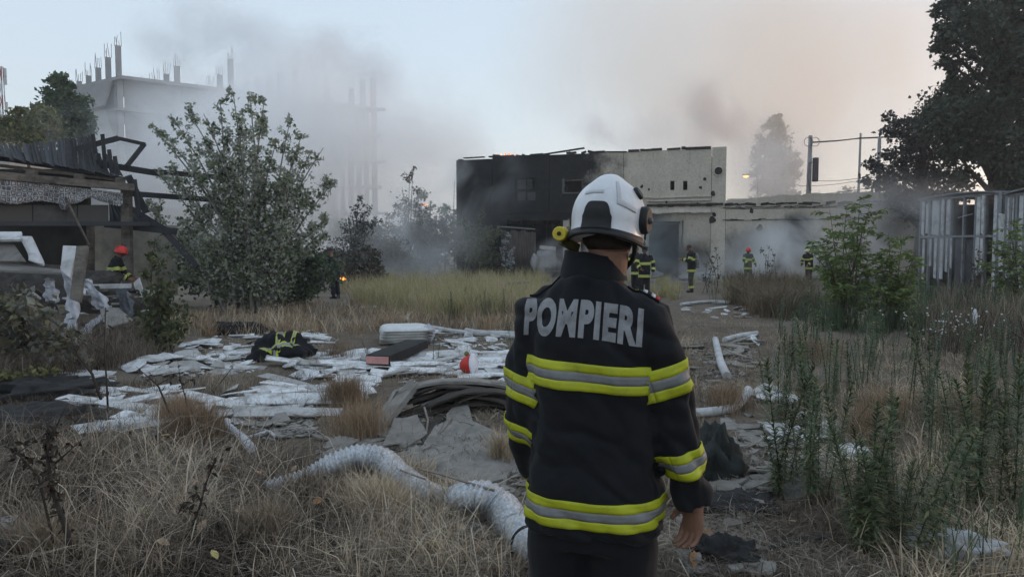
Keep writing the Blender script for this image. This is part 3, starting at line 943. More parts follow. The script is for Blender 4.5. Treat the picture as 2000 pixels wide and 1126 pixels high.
# ================================================================== stripped steel sheds on the right
def sheds():
    frame = geo_mat('shed_steel', (.18, .20, .22), (.30, .32, .345), 3, .55, bmp=.15, metal=.2, dirt=(.10, .09, .085))
    white = geo_mat('shed_panel', (.46, .47, .48), (.60, .61, .62), 2.5, .7, bmp=.15, dirt=(.22, .22, .22), rnd=(.55, .56, .58))
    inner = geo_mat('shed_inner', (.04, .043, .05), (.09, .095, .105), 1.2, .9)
    def shed(label, x0, x1, Y0, Y1, ytop0, ytop1, panels, openings):
        A_, B_ = P(x0, 500, Y0), P(x1, 500, Y1)
        t = thing('steel_shed', label, 'shed', (A_.x, A_.y, 0))
        def q(px, f):            # point on the front at pixel column px and height fraction f
            k = (px - x0) / (x1 - x0)
            # perspective-correct position along the front
            kk = (px - 1000) / F
            d = Vector((B_.x - A_.x, B_.y - A_.y, 0))
            s = (kk * A_.y - A_.x) / (d.x - kk * d.y)
            p = Vector((A_.x, A_.y, 0)) + d * s
            H0 = P(x0, ytop0, Y0).z; H1 = P(x1, ytop1, Y1).z
            p.z = (H0 + (H1 - H0) * s) * f
            return p
        d = Vector((B_.x - A_.x, B_.y - A_.y, 0)).normalized(); nrm = Vector((d.y, -d.x, 0))
        back = -nrm
        # frame: columns, rails, roof edge
        for px in panels['cols']:
            mb = MB(); mb.beam(q(px, 0), q(px, 1.0), .10, .10, 0, nrm); mb.build('column', frame, t)
        for f in (.02, .58, .995):
            mb = MB(); mb.beam(q(x0, f), q(x1, f), .09, .09); mb.build('rail', frame, t)
        mb = MB()
        n = 18
        g = [[q(x0 + (x1 - x0) * k / n, 1.0) + Vector((0, 0, .06 + .10 * math.sin(math.pi * k / n))) - nrm * dd for k in range(n + 1)] for dd in (-.18, 1.5, 3.2)]
        mb.sheet(g, .05, 0, 0); mb.build('roof', frame, t)
        H = q(x0, 1).z
        b0, b1 = q(x0, 0) - nrm * 3.2, q(x1, 0) - nrm * 3.2
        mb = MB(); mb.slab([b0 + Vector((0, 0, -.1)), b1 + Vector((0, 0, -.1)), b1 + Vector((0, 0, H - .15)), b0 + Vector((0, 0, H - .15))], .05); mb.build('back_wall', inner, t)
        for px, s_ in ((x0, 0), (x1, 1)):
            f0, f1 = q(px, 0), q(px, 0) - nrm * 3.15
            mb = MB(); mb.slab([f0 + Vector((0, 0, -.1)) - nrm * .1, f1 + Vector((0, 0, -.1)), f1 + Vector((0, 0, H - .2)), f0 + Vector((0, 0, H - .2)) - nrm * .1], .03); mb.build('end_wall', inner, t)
        for (a, b, f0, f1) in panels['white']:
            mb = MB(); o_ = nrm * (.02 + random.uniform(0, .03))
            j = random.uniform(-.01, .02)
            mb.slab([q(a, f0 + j) + o_, q(b, f0 - j) + o_, q(b, f1) + o_, q(a, f1 + j) + o_], .035, 0); mb.build('wall_panel', white, t)
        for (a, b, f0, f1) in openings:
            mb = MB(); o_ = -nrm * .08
            mb.slab([q(a, f0) + o_, q(b, f0) + o_, q(b, f1) + o_, q(a, f1) + o_], .03, 0); mb.build('opening_shade', inner, t)  # dark slab stands in for the shade inside the opening
        return q
    shed('long stripped steel shed with torn white wall panels behind the saplings', 1795, 1948, 31, 25.5, 391, 376,
         {'cols': [1796, 1813, 1834, 1855, 1880, 1903, 1922, 1947], 'white': [(1798, 1803, .6, .97), (1807, 1811, .62, .96), (1818, 1832, .60, .98), (1835, 1841, .60, .98), (1846, 1853, .60, .98), (1802, 1806, .1, .55), (1812, 1818, .25, .56), (1824, 1829, .12, .56), (1836, 1842, .12, .56), (1847, 1851, .2, .56), (1856, 1859, .25, .55), (1901, 1912, .18, .98), (1915, 1921, .60, .98), (1938, 1947, -.0, .97), (1914, 1919, .2, .56)]},
         [(1860, 1900, .02, .56)])
    mb = MB(); mb.beam(P(1872, 425, 27.6), P(1900, 417, 27.4), .16, .03)
    o = mb.build('wallboard', white, None, P(1886, 421, 27.5)); o.location = P(1886, 421, 27.5); tag(o, 'white panel strip hanging loose across the shed opening', 'panel')
    shed('second stripped shed with white posts at the right of the long shed', 1962, 2075, 22.5, 20, 382, 366,
         {'cols': [1963, 1972, 1983, 1999, 2030], 'white': [(1956 + 8, 1968, .1, .98), (1987, 1997, .05, .98), (2002, 2020, .1, .98), (1972, 1976, .3, .98)]}, [(1976, 1986, .02, .5)])
    mb = MB(); mb.slab([P(1950, 417, 24), P(1962, 419, 23.5), P(1962, 530, 23.5), P(1950, 530, 24)][::-1], .05)
    o = mb.build('wallboard', white, None, P(1956, 530, 23.8)); o.location = P(1956, 530, 23.8); tag(o, 'white sheet closing the gap between the two sheds', 'panel')
sheds()
# ================================================================== poles, lamps, wires, mast
def poles():
    pm = geo_mat('pole_concrete', (.22, .215, .21), (.33, .32, .31), 2, .9)
    steel = plain('pole_steel', (.16, .165, .17), .6)
    dark = plain('box_dark', (.07, .07, .075))
    def pole(px, ytop, Y, r, label, extra=None):
        top = P(px, ytop, Y)
        t = thing('utility_pole', label, 'pole', (top.x, top.y, 0), 'utility poles')
        del t['group']
        mb = MB(); mb.tube([(top.x, top.y, -.3), (top.x - .05, top.y, top.z * .5), (top.x, top.y, top.z)], [r * 1.25, r * 1.1, r * .8], 8); mb.build('shaft', pm, t)
        return t, top
    t, top = pole(1583, 265, 47, .17, 'leaning concrete utility pole with a transformer box and side bracket')
    b = P(1590, 332, 47); mb = MB(); mb.box((b.x, b.y - .2, b.z), (.3, .3, 1.6)); mb.build('transformer_box', dark, t)
    mb = MB(); mb.tube([P(1580, 318, 46.8), P(1577, 345, 46.8), P(1583, 372, 46.8)], .05, 6); mb.beam(P(1579, 318, 46.8), P(1592, 316, 46.9), .06, .06); mb.build('bracket', steel, t)
    for dx in (-5, 8):
        mb = MB(); c = P(1584 + dx, 277, 46.8)
        mb.tube([(c.x + .30 * math.cos(a), c.y, c.z + .30 * math.sin(a)) for a in np.linspace(0, 6.0, 14)], .02, 4); mb.build('cable_loop', dark, t)
    t2, top2 = pole(1681, 260, 50, .09, 'thin steel pole standing behind the long wall')
    t3, top3 = pole(1718, 268, 44, .13, 'dark pole against the edge of the tree')
    # crossing pipe and wires
    mb = MB(); mb.tube([P(1586, 278, 47), P(1635, 275, 48), P(1680, 270, 49.8), P(1770, 266, 44), P(1842, 263, 40)], .055, 6)
    o = mb.build('overhead_cable', dark, None, P(1586, 278, 47)); o.location = P(1586, 278, 47); tag(o, 'thick dark cable running level from pole to tree', 'cable')
    for k, (a, b, sag) in enumerate((((1560, 363, 60), (1845, 305, 40), .5), ((1585, 352, 60), (1760, 330, 42), .3), ((1420, 388, 70), (1850, 343, 38), .4), ((1600, 378, 60), (1842, 348, 40), .3), ((1740, 350, 36), (1842, 346, 36), .1))):
        A_, B_ = P(*a), P(*b)
        pts = [A_.lerp(B_, i / 12) - Vector((0, 0, sag * 4 * (i / 12) * (1 - i / 12))) for i in range(13)]
        mb = MB(); mb.tube(pts, .02, 4)
        o = mb.build('power_line', dark, None, A_); o.location = A_; tag(o, 'thin power line sagging behind the long wall and the poles', 'power line', 'power lines behind the long wall')
    lamp_glow = emit('sodium_lamp', (1.0, .50, .12), .14)
    for px, py, Y, lab in ((1457, 345, 75, 'lit orange street lamp between the hall and the far poplar'), (1745, 267, 70, 'lit orange street lamp showing through the tree by the poles')):
        c = P(px, py, Y)
        t = thing('street_lamp', lab, 'street lamp', (c.x, c.y, 0))
        mb = MB(); mb.tube([(c.x + 1.3, c.y, -.2), (c.x + 1.3, c.y, c.z - .5), (c.x + 1.1, c.y, c.z + .1), (c.x + .3, c.y, c.z + .28)], [.11, .08, .06, .05], 8); mb.build('pole', pm, t)
        mb = MB(); mb.ball((c.x, c.y, c.z + .20), .42, .2, .12, None, 12, 6); hd = mb.build('lamp_head', steel, t)
        mb = MB(); mb.ball((c.x, c.y, c.z + .04), .32, .22, .14, None, 12, 8); mb.build('lamp_glass', lamp_glow, hd)
    # lattice mast at the far left
    A_ = P(2, 130, 90); t = thing('antenna_mast', 'thin red and white lattice mast behind the trees', 'mast', (A_.x, A_.y, 0))
    rw = plain('mast_red', (.30, .12, .10)); wh = plain('mast_white', (.5, .5, .5))
    H = A_.z
    for k in range(14):
        z0, z1 = H * k / 14, H * (k + 1) / 14
        w0, w1_ = .9 * (1 - .7 * k / 14), .9 * (1 - .7 * (k + 1) / 14)
        mb = MB()
        for sx, sy in ((-1, -1), (1, -1), (1, 1), (-1, 1)):
            mb.beam((A_.x + sx * w0 / 2, A_.y + sy * w0 / 2, z0), (A_.x + sx * w1_ / 2, A_.y + sy * w1_ / 2, z1), .08, .08)
        for s_ in (-1, 1): mb.beam((A_.x - s_ * w0 / 2, A_.y - w0 / 2, z0), (A_.x + s_ * w1_ / 2, A_.y - w1_ / 2, z1), .05, .05)
        mb.build('mast_section', rw if k % 2 else wh, t)
    for z in (.97, .93, .80):
        for s_ in (-1, 1):
            mb = MB(); mb.box((A_.x + s_ * .5, A_.y, H * z), (.25, .2, 1.1)); mb.build('antenna', wh, t)
    # pale house corner behind it
    c = P(-40, 285, 60)
    t = thing('far_house', 'pale rendered house corner behind the trees by the mast', 'house', (c.x, c.y, 0))
    pl = plain('house_render', (.42, .38, .33), .9)
    mb = MB(); z1 = P(0, 232, 60).z
    mb.box((c.x - 3.2, c.y + 3, z1 / 2), (11.4, 6, z1)); mb.build('wall', pl, t)
    mb = MB(); zr = P(0, 212, 60).z
    mb.loft([[(c.x - 9.2, c.y - .3, z1), (c.x + 2.8, c.y - .3, z1), (c.x + 2.8, c.y + 6.3, z1), (c.x - 9.2, c.y + 6.3, z1)], [(c.x - 8, c.y + 2.9, zr), (c.x + 1, c.y + 2.9, zr), (c.x + 1, c.y + 3.1, zr), (c.x - 8, c.y + 3.1, zr)]], 0, 0, True, False)
    mb.build('roof', plain('house_roof', (.20, .15, .13), .9), t)
    for wx in (-5.5, -1.0, 1.6):
        mb = MB(); mb.box((c.x + wx, c.y - .02, z1 - 1.9), (.9, .1, 1.4)); mb.build('window', plain('house_glass', (.06, .07, .08), .2), t)
poles()
# ================================================================== trees and bushes
def leaf_mesh(name, pts, size, mats, org, up=.3, aspect=.62, droop=.0, rnd=None, midx=None, dirs=None):
    """one small folded leaf per point"""
    n = len(pts)
    pts = np.asarray(pts, float)
    if dirs is None:
        d = rng.normal(size=(n, 3)); d[:, 2] -= droop
    else:
        d = dirs + rng.normal(size=(n, 3)) * .35; d[:, 2] -= droop
    d /= np.linalg.norm(d, axis=1)[:, None] + 1e-9
    nn = rng.normal(size=(n, 3)); nn[:, 2] += up * 2
    s = np.cross(d, nn); s /= np.linalg.norm(s, axis=1)[:, None] + 1e-9
    nn = np.cross(s, d)
    L = (size * rng.uniform(.6, 1.35, n))[:, None]
    W = L * aspect * .5
    V = np.stack([pts, pts + d * L * .45 + s * W + nn * L * .10, pts + d * L, pts + d * L * .45 - s * W + nn * L * .10], axis=1)
    if rnd is None: rnd = rng.random(n)
    return np_mesh(name, V, 4, [(0, 1, 2, 3)], mats, rnd, org, midx)
def ellipsoid_pts(c, r, n, shell=.55):
    q = rng.normal(size=(n, 3)); q /= np.linalg.norm(q, axis=1)[:, None]
    rad = shell + (1 - shell) * rng.random(n) ** .5
    rad *= rng.random(n) ** .12
    return np.array(c)[None, :] + q * rad[:, None] * np.array(r)[None, :]
BARK = geo_mat('bark', (.05, .042, .036), (.11, .095, .08), 8, .95, bmp=.6, stretch=(2, 2, .5))
BARK_PALE = geo_mat('bark_pale', (.13, .12, .11), (.24, .225, .21), 8, .95, bmp=.5)
def stem_tree(name, label, cat, base, apexes, leaf, nleaf, mats, env=.36, start=.2, trunk_r=.06, group=None, up=.3, twig=True, aspect=.62, bend=.25, bark=None, nfun=None, base_spread=.25):
    """multi-stemmed tree: leaves gathered along rising stems"""
    base = Vector(base)
    t = thing(name, label, cat, base, group)
    mb = MB(); pts = []; dirs = []
    for (ap, k_env, k_n) in apexes:
        ap = Vector(ap)
        b0 = base + Vector((random.uniform(-1, 1) * base_spread, random.uniform(-1, 1) * base_spread, -.05))
        dv = ap - b0; H = dv.length
        mid = b0 + dv * .45 + Vector((-dv.x * bend, -dv.y * bend, H * .06)) + Vector((random.uniform(-.15, .15), random.uniform(-.15, .15), 0))
        def cv(f): return (b0 * (1 - f) ** 2 + mid * 2 * f * (1 - f) + ap * f * f)
        cs = [cv(i / 9) for i in range(10)]
        rr = trunk_r * (H / 5.0) ** .7
        mb.tube(cs, [rr * (1 - .92 * i / 9) + .004 for i in range(10)], 6)
        m = int(nleaf * k_n)
        f = start + (1 - start) * rng.random(m) ** .85
        # gather leaves in twig clumps
        ntw = max(6, m // 22)
        tf = start + (1 - start) * rng.random(ntw)
        ang = rng.random(ntw) * 6.28
        for j in range(ntw):
            q = cv(float(tf[j])); 
            e = env * k_env * (1.05 - tf[j]) ** .55 * (.5 + .8 * random.random()) + .05
            tip = q + Vector((math.cos(ang[j]) * e, math.sin(ang[j]) * e, e * random.uniform(.5, 1.4)))
            if twig: mb.tube([q, q.lerp(tip, .5) + Vector((0, 0, -.02)), tip], [.009, .006, .003], 4, cap=False)
            cnt = max(3, int(m / ntw))
            ff = rng.random(cnt)[:, None] ** .7
            c = np.array(q)[None, :] * (1 - ff) + np.array(tip)[None, :] * ff
            pts.append(c + rng.normal(size=(cnt, 3)) * e * .24)
    pts = np.concatenate(pts)
    mb.build('trunk', bark or BARK, t)
    link('crown', leaf_mesh('crown', pts, leaf, mats, base, up, aspect), t)
    return t
def blob_tree(name, label, cat, base, top, blobs, leaf, mats, trunk_r=.2, group=None, up=.35, aspect=.65, bark=None, clump=40, shell=.5):
    """blobs: (centre, radii, leaves)"""
    base = Vector(base); top = Vector(top)
    t = thing(name, label, cat, base, group)
    mb = MB()
    mb.tube([base + Vector((0, 0, -.2)), base.lerp(top, .35) + Vector((.1, 0, 0)), base.lerp(top, .7), top], [trunk_r * 1.2, trunk_r, trunk_r * .6, trunk_r * .15], 8)
    pts = []
    for c, r, n in blobs:
        c = Vector(c)
        f = min(.9, max(.15, (c.z - base.z) / max(.1, top.z - base.z) - .15))
        q = base.lerp(top, f)
        mb.tube([q, q.lerp(c, .6) + Vector((0, 0, -.1 * (c - q).length * .3)), c], [trunk_r * .4, trunk_r * .22, trunk_r * .06], 5)
        nc = max(4, n // clump)
        cc = ellipsoid_pts(c, r, nc, shell)
        sc = min(r) * .34
        for j in range(nc):
            s = sc * random.uniform(.6, 1.4)
            pts.append(cc[j][None, :] + rng.normal(size=(clump, 3)) * s * np.array([.6, .6, .42]))
    pts = np.concatenate(pts)
    mb.build('trunk', bark or BARK, t)
    link('crown', leaf_mesh('crown', pts, leaf, mats, base, up, aspect), t)
    return t
def plants_back():
    pop = leaf_mat('poplar_leaf', [(.022, .032, .016), (.055, .072, .036), (.105, .122, .070), (.17, .18, .12)], .6, .35, back=(.38, .395, .34), gain=2.3)
    # ---- big white poplar shrub
    Yb = 18.0
    base = G(492, 612); Yb = base.y
    ap = []
    for px, py, e, n in ((297, 248, .8, .7), (320, 262, .8, .7), (338, 232, .8, .9), (366, 215, .8, 1.0), (398, 222, .8, 1), (430, 200, .9, 1.2), (455, 178, .9, 1.3), (487, 184, .8, 1.2), (516, 196, .8, 1.1), (475, 215, 1, 1.2), (540, 275, .8, .9), (566, 238, .8, 1.1), (588, 268, .9, 1), (606, 300, .9, .9), (632, 288, .8, .9), (655, 352, .9, .9), (300, 330, 1, 1), (285, 400, 1.1, .9), (330, 330, 1.1, 1.2), (400, 300, 1.2, 1.2), (600, 380, 1.2, 1.1), (640, 430, 1.1, 1), (560, 350, 1.2, 1.1), (300, 480, 1.2, .9), (350, 430, 1.3, 1.2), (640, 455, .9, .7), (440, 330, 1.3, 1.2), (510, 330, 1.2, 1.1), (470, 420, 1.5, 1.3), (550, 450, 1.5, 1.2), (400, 470, 1.5, 1.3), (590, 500, 1.1, .9), (330, 540, 1.2, .8)):
        ap.append((P(px, py, Yb + random.uniform(-1.2, 1.2)), e, n))
    stem_tree('poplar_shrub', 'large multi stemmed white poplar shrub with silvery leaves beside the burnt house', 'tree', base, ap, .105, 820, pop, env=.50, start=.08, trunk_r=.055, up=.1, bend=.22, bark=BARK_PALE, base_spread=.5)
    # its lower skirt of greener leaves: separate bushes at the foot
    bush = leaf_mat('bush_leaf', [(.024, .045, .024), (.045, .072, .036), (.075, .105, .055)], .6, .2, back=(.13, .155, .12))
    for px, py, wd, hg, lab in ((420, 600, 1.5, 1.9, 'dark green bush at the left foot of the white poplar'), (540, 606, 1.6, 1.9, 'dark green bush at the foot of the white poplar stems'), (578, 594, .8, 1.2, 'low green bush at the right foot of the white poplar')):
        c = G(px, py)
        blob_tree('bush', lab, 'bush', c, c + Vector((0, 0, hg)), [(c + Vector((random.uniform(-.6, .6) * wd, random.uniform(-.4, .4), hg * random.uniform(.25, .75))), (wd * .6, .6, hg * .34), 900) for _ in range(6)], .13, bush, .04, clump=30, shell=.3)
    # thin sapling right of it
    dry = leaf_mat('dry_leaf', [(.035, .03, .023), (.06, .052, .038), (.095, .08, .06)], .7, .2)
    gsm = leaf_mat('smoky_leaf', [(.03, .032, .028), (.05, .052, .044), (.085, .088, .08)], .7, .15, back=(.16, .165, .165))
    b = G(690, 570)
    stem_tree('sapling', 'thin half dry sapling behind the right edge of the white poplar', 'tree', b, [(P(px, py, b.y), .9, 1) for px, py in ((700, 390), (720, 400), (680, 420), (730, 430), (665, 440))], .13, 260, gsm, env=.8, trunk_r=.04)
    # scrub in the smoke left of the hall
    b = G(800, 545)
    stem_tree('bare_tree', 'sparse feathery bare tree rising from the scrub in smoke', 'tree', b, [(P(px, py, b.y), .8, 1) for px, py in ((806, 332), (800, 345), (785, 365), (815, 375), (775, 400), (830, 410), (760, 420))], .16, 200, dry, env=1.3, trunk_r=.05)
    for px, py, wd, hg, m_, lab in ((868, 535, 3.0, 4.4, gsm, 'grey leaved bush in smoke close to the end of the hall'), (745, 548, 2.6, 3.2, dry, 'dry brown bush in smoke beside the bare tree'), (925, 540, 2.1, 3.6, leaf_mat('ashy_green', [(.05, .058, .035), (.085, .09, .055), (.12, .12, .08)]), 'ashy green bush before the blackened hall wall'), (810, 545, 3.0, 3.2, dry, 'low grey bush at the foot of the bare tree'), (685, 560, 1.8, 1.8, dry, 'low dry bush near the small fire')):
        c = G(px, py)
        blob_tree('bush', lab, 'bush', c, c + Vector((0, 0, hg * .8)), [(c + Vector((random.uniform(-.7, .7) * wd, random.uniform(-.5, .5), hg * random.uniform(.15, .85))), (wd * .42, .7, hg * .22), 620) for _ in range(10)], .17, m_, .05, clump=24, shell=.3)
    b = G(915, 548)
    stem_tree('tall_weed', 'tall ashy green stems against the black hall wall', 'weed', b, [(P(px, py, b.y), .6, .6) for px, py in ((963, 370), (950, 395), (945, 410), (985, 420), (1001, 420), (905, 420))], .16, 120, bpy.data.materials['ashy_green'], env=.6, trunk_r=.03)
    b = G(990, 540)
    stem_tree('white_weed', 'weed with pale leaves before the corrugated metal sheets', 'weed', b, [(P(px, py, b.y), .6, 1) for px, py in ((992, 455), (985, 470), (1002, 478), (975, 480))], .15, 90, leaf_mat('pale_leaf', [(.3, .32, .33), (.45, .47, .48)], gain=1.0), env=.5, trunk_r=.02)
    # ---- left background trees
    tg = leaf_mat('far_green', [(.030, .050, .030), (.050, .078, .040), (.085, .11, .055)], .6, .2)
    c = P(125, 290, 42)
    blobs = [(P(px, py, 42 + random.uniform(-.8, .8)), (r * .032, r * .032, r * .045), n) for px, py, r, n in ((118, 172, 22, 700), (112, 200, 26, 900), (125, 225, 30, 1000), (150, 215, 24, 800), (160, 240, 22, 800), (140, 255, 34, 900), (110, 250, 26, 800), (122, 160, 12, 300))]
    blob_tree('poplar_tree', 'rounded green tree standing behind the charred roof', 'tree', (c.x, c.y, 0), P(120, 165, 42), blobs, .26, tg, .2)
    ylw = leaf_mat('yellow_green', [(.06, .07, .03), (.10, .105, .045), (.15, .14, .06)], .6, .25)
    c = P(50, 300, 36)
    blobs = [(P(px, py, 36 + random.uniform(-.6, .6)), (r * .028, r * .028, r * .028), n) for px, py, r, n in ((30, 240, 26, 600), (60, 250, 30, 700), (85, 235, 26, 600), (40, 270, 32, 700), (90, 265, 30, 700), (10, 258, 24, 500), (35, 212, 8, 90), (70, 220, 10, 120), (50, 218, 6, 60))]
    blob_tree('yellow_tree', 'yellowish green low tree in front of the mast, left of the rounded tree', 'tree', (c.x, c.y, 0), P(55, 230, 36), blobs, .22, ylw, .12)
    # ---- far poplar in haze
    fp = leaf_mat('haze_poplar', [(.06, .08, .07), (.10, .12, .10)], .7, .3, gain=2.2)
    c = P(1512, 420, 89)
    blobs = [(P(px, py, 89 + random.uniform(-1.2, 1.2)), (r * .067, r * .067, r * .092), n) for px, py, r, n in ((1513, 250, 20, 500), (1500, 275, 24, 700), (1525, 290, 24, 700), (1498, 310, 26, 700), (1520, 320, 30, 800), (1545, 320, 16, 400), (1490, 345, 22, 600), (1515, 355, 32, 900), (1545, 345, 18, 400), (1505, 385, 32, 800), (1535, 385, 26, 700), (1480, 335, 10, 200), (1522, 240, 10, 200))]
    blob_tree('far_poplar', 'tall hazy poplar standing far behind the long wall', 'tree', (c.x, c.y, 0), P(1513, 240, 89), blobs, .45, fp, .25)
    # low far tree line
    k = 0
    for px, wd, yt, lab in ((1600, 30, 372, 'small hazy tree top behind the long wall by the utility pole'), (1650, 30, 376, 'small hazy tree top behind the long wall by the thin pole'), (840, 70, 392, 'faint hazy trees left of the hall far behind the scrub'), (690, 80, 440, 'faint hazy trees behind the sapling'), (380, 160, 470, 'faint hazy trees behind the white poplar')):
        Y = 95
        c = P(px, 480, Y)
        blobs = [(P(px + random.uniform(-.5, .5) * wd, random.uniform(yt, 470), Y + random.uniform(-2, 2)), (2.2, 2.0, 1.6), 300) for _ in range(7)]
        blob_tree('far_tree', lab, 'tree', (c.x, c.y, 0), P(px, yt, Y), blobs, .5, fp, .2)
    # ---- big dark tree on the right
    dk = leaf_mat('dark_leaf', [(.014, .022, .016), (.024, .036, .024), (.042, .056, .038)], .55, .25, gain=1.7)
    c = P(1945, 480, 34)
    blobs = []
    for k in range(46):
        py = random.uniform(-60, 380)
        x0 = 1850 if py < 60 else (1850 + 25 * math.sin(py * .02) if py < 250 else 1850)
        px = random.uniform(x0, 2110)
        blobs.append((P(px, py, 34 + random.uniform(-2.5, 2.0)), (1.2, 1.2, 1.25), 1150))
    for px, py in ((1848, 20), (1843, 55), (1850, 90), (1862, 5), (1858, 120), (1866, 160), (1855, 205), (1852, 250), (1870, 300), (1880, 350)):
        blobs.append((P(px, py, 33.5), (.55, .55, .6), 420))
    blob_tree('broadleaf_tree', 'huge dark broadleaf tree towering over the sheds', 'tree', (c.x, c.y, 0), P(1950, 0, 34), blobs, .23, dk, .42, clump=36, shell=.25)
    c = P(1790, 480, 37)
    blobs = []
    for px, py, r in ((1740, 245, .9), (1770, 255, .9), (1800, 250, 1.1), (1820, 240, 1.2), (1845, 225, 1.2), (1760, 290, 1.1), (1795, 290, 1.2), (1830, 285, 1.3), (1715, 320, .7), (1740, 330, 1.0), (1775, 330, 1.2), (1810, 330, 1.3), (1850, 320, 1.3), (1700, 350, .6), (1735, 365, 1.0), (1775, 370, 1.2), (1820, 365, 1.3), (1855, 370, 1.3), (1750, 400, 1.1), (1800, 405, 1.3), (1850, 205, .7)):
        blobs.append((P(px, py, 37 + random.uniform(-1, 1)), (r, r, r * .85), int(420 * r)))
    blob_tree('broadleaf_tree', 'smaller dark tree leaning out left of the huge tree, behind the poles', 'tree', (c.x, c.y, 0), P(1810, 250, 37), blobs, .22, leaf_mat('dusk_leaf', [(.018, .022, .026), (.032, .036, .038), (.05, .055, .05)], .6, .2, gain=1.5), .25, clump=26, shell=.3)
plants_back()
# ================================================================== debris on the ground
WHITE_B = geo_mat('white_board', (.62, .635, .65), (.80, .815, .83), 7, .7, bmp=.35, rnd=(.30, .29, .275), dirt=(.20, .185, .16), dirt_scale=5.0)
GREY_B = geo_mat('cement_board', (.20, .19, .175), (.33, .315, .29), 5, .9, bmp=.5, rnd=(.24, .22, .20), dirt=(.14, .13, .115), dirt_scale=3.5)
DARK_B = geo_mat('felt_black', (.012, .012, .013), (.035, .034, .034), 6, .85, bmp=.5)
BARKP = geo_mat('rotten_wood', (.035, .030, .026), (.12, .105, .092), 6, .95, bmp=.9, stretch=(1, 6, 6), rnd=(.06, .052, .046))
def shard_mesh(name, mat_, L, W, th, kind):
    mb = MB(); r_ = random.random() ** 1.8
    if kind == 'strip':
        n = 6; bend = random.uniform(-.006, .014) * L; g = []
        tw = random.uniform(-.02, .02); sk = random.uniform(-.06, .06)
        for j, wv in enumerate((-.5, -.17, .17, .5)):
            row = []
            for i in range(n + 1):
                f = i / n - .5
                row.append((f * L + (random.uniform(-.008, .008) + sk * wv) * (i in (0, n)), wv * W * (1 + .05 * mnoise.noise((i * .8, j, L * 9))), bend * (1 - 4 * f * f) + tw * f * wv * 2 + .0015 * mnoise.noise((i, j * 2, W * 50))))
            g.append(row)
        mb.sheet(g, th, 0, r_, False)
    else:
        k = random.randint(5, 7); pts = []
        for i in range(k):
            a = 2 * math.pi * (i + random.uniform(-.28, .28)) / k
            q = random.uniform(.7, 1.1)
            pts.append((q * L / 2 * math.cos(a), q * W / 2 * math.sin(a), random.uniform(-.012, .012)))
        mb.slab(pts, th, 0, r_)
    return mb.mesh(name, mat_)
def piece_words(L, W, kind, tilt):
    a = ('long ' if L > .75 else 'short ' if L < .5 else '') if kind == 'strip' else ('large ' if L > .48 else 'small ' if L < .32 else '')
    b = 'broad ' if W > (.17 if kind == 'strip' else .36) else 'narrow ' if W < (.15 if kind == 'strip' else .26) else ''
    return ('tilted ' if tilt > .17 else '') + a + b
def in_poly(x, y, poly):
    c = False; n = len(poly); j = n - 1
    for i in range(n):
        xi, yi = poly[i]; xj, yj = poly[j]
        if (yi > y) != (yj > y) and x < (xj - xi) * (y - yi) / (yj - yi) + xi: c = not c
        j = i
    return c
def sample(poly):
    xs = [p[0] for p in poly]; ys = [p[1] for p in poly]
    while True:
        x, y = random.uniform(min(xs), max(xs)), random.uniform(min(ys), max(ys))
        if in_poly(x, y, poly): return x, y
ZW = [   # patches of white boards: polygon, how many, heading (deg), strip share, label bits
    ([(800, 700), (870, 690), (985, 690), (1000, 705), (1000, 745), (940, 752), (820, 752), (740, 745), (700, 722), (740, 705)], 22, 4, .4, 'white board strip in the overlapping rows behind the rubble heap', 'white strips behind the rubble heap'),
    ([(420, 770), (520, 760), (560, 748), (640, 770), (600, 800), (540, 812), (470, 830), (410, 820)], 22, -6, .4, 'white board strip in the patch left of the straw tuft', 'white strips left of the straw tuft'),
    ([(330, 700), (430, 690), (500, 700), (495, 728), (400, 735), (280, 735), (240, 722)], 34, 3, .35, 'white board piece lying left of the dropped striped jacket', 'white pieces left of the striped jacket'),
    ([(350, 680), (430, 650), (520, 645), (640, 650), (670, 660), (600, 690), (500, 690), (420, 690)], 40, 0, .25, 'broken white board piece between the two dropped jackets and the grass', 'white pieces round the dropped jackets'),
    ([(600, 690), (730, 680), (760, 700), (700, 740), (600, 745), (560, 720)], 40, 8, .35, 'broken white board piece right of the striped jacket', 'white pieces right of the striped jacket'),
    ([(640, 720), (760, 735), (720, 770), (690, 780), (640, 760)], 16, 10, .5, 'white board piece by the straw tuft before the heap', 'white pieces by the straw tuft'),
    ([(840, 640), (990, 655), (995, 690), (880, 690), (830, 665)], 24, 0, .3, 'white scrap lying along the pale hose', 'white scraps along the hose'),
    ([(60, 760), (170, 735), (230, 740), (190, 770), (100, 775)], 16, 4, .5, 'white board piece at the foot of the left weeds', 'white pieces by the left weeds'),
    ([(250, 770), (340, 765), (345, 850), (240, 850), (110, 805)], 26, 4, .6, 'white board piece among the dark dead stalks', 'white pieces among the dead stalks'),
    ([(1335, 590), (1420, 585), (1480, 605), (1480, 625), (1420, 622), (1340, 620)], 20, 2, .4, 'white scrap on the bare ground beyond the firefighter', 'white scraps on the bare ground'),
    ([(1440, 655), (1498, 658), (1495, 700), (1470, 690)], 4, 20, .2, 'white sheet piece by the grey boards near the pipes', 'white sheets near the pipes'),
    ([(1490, 760), (1640, 840), (1700, 900), (1660, 910), (1560, 860), (1480, 790)], 14, 25, .3, 'white shard among the green weeds', 'white shards among the weeds'),
]
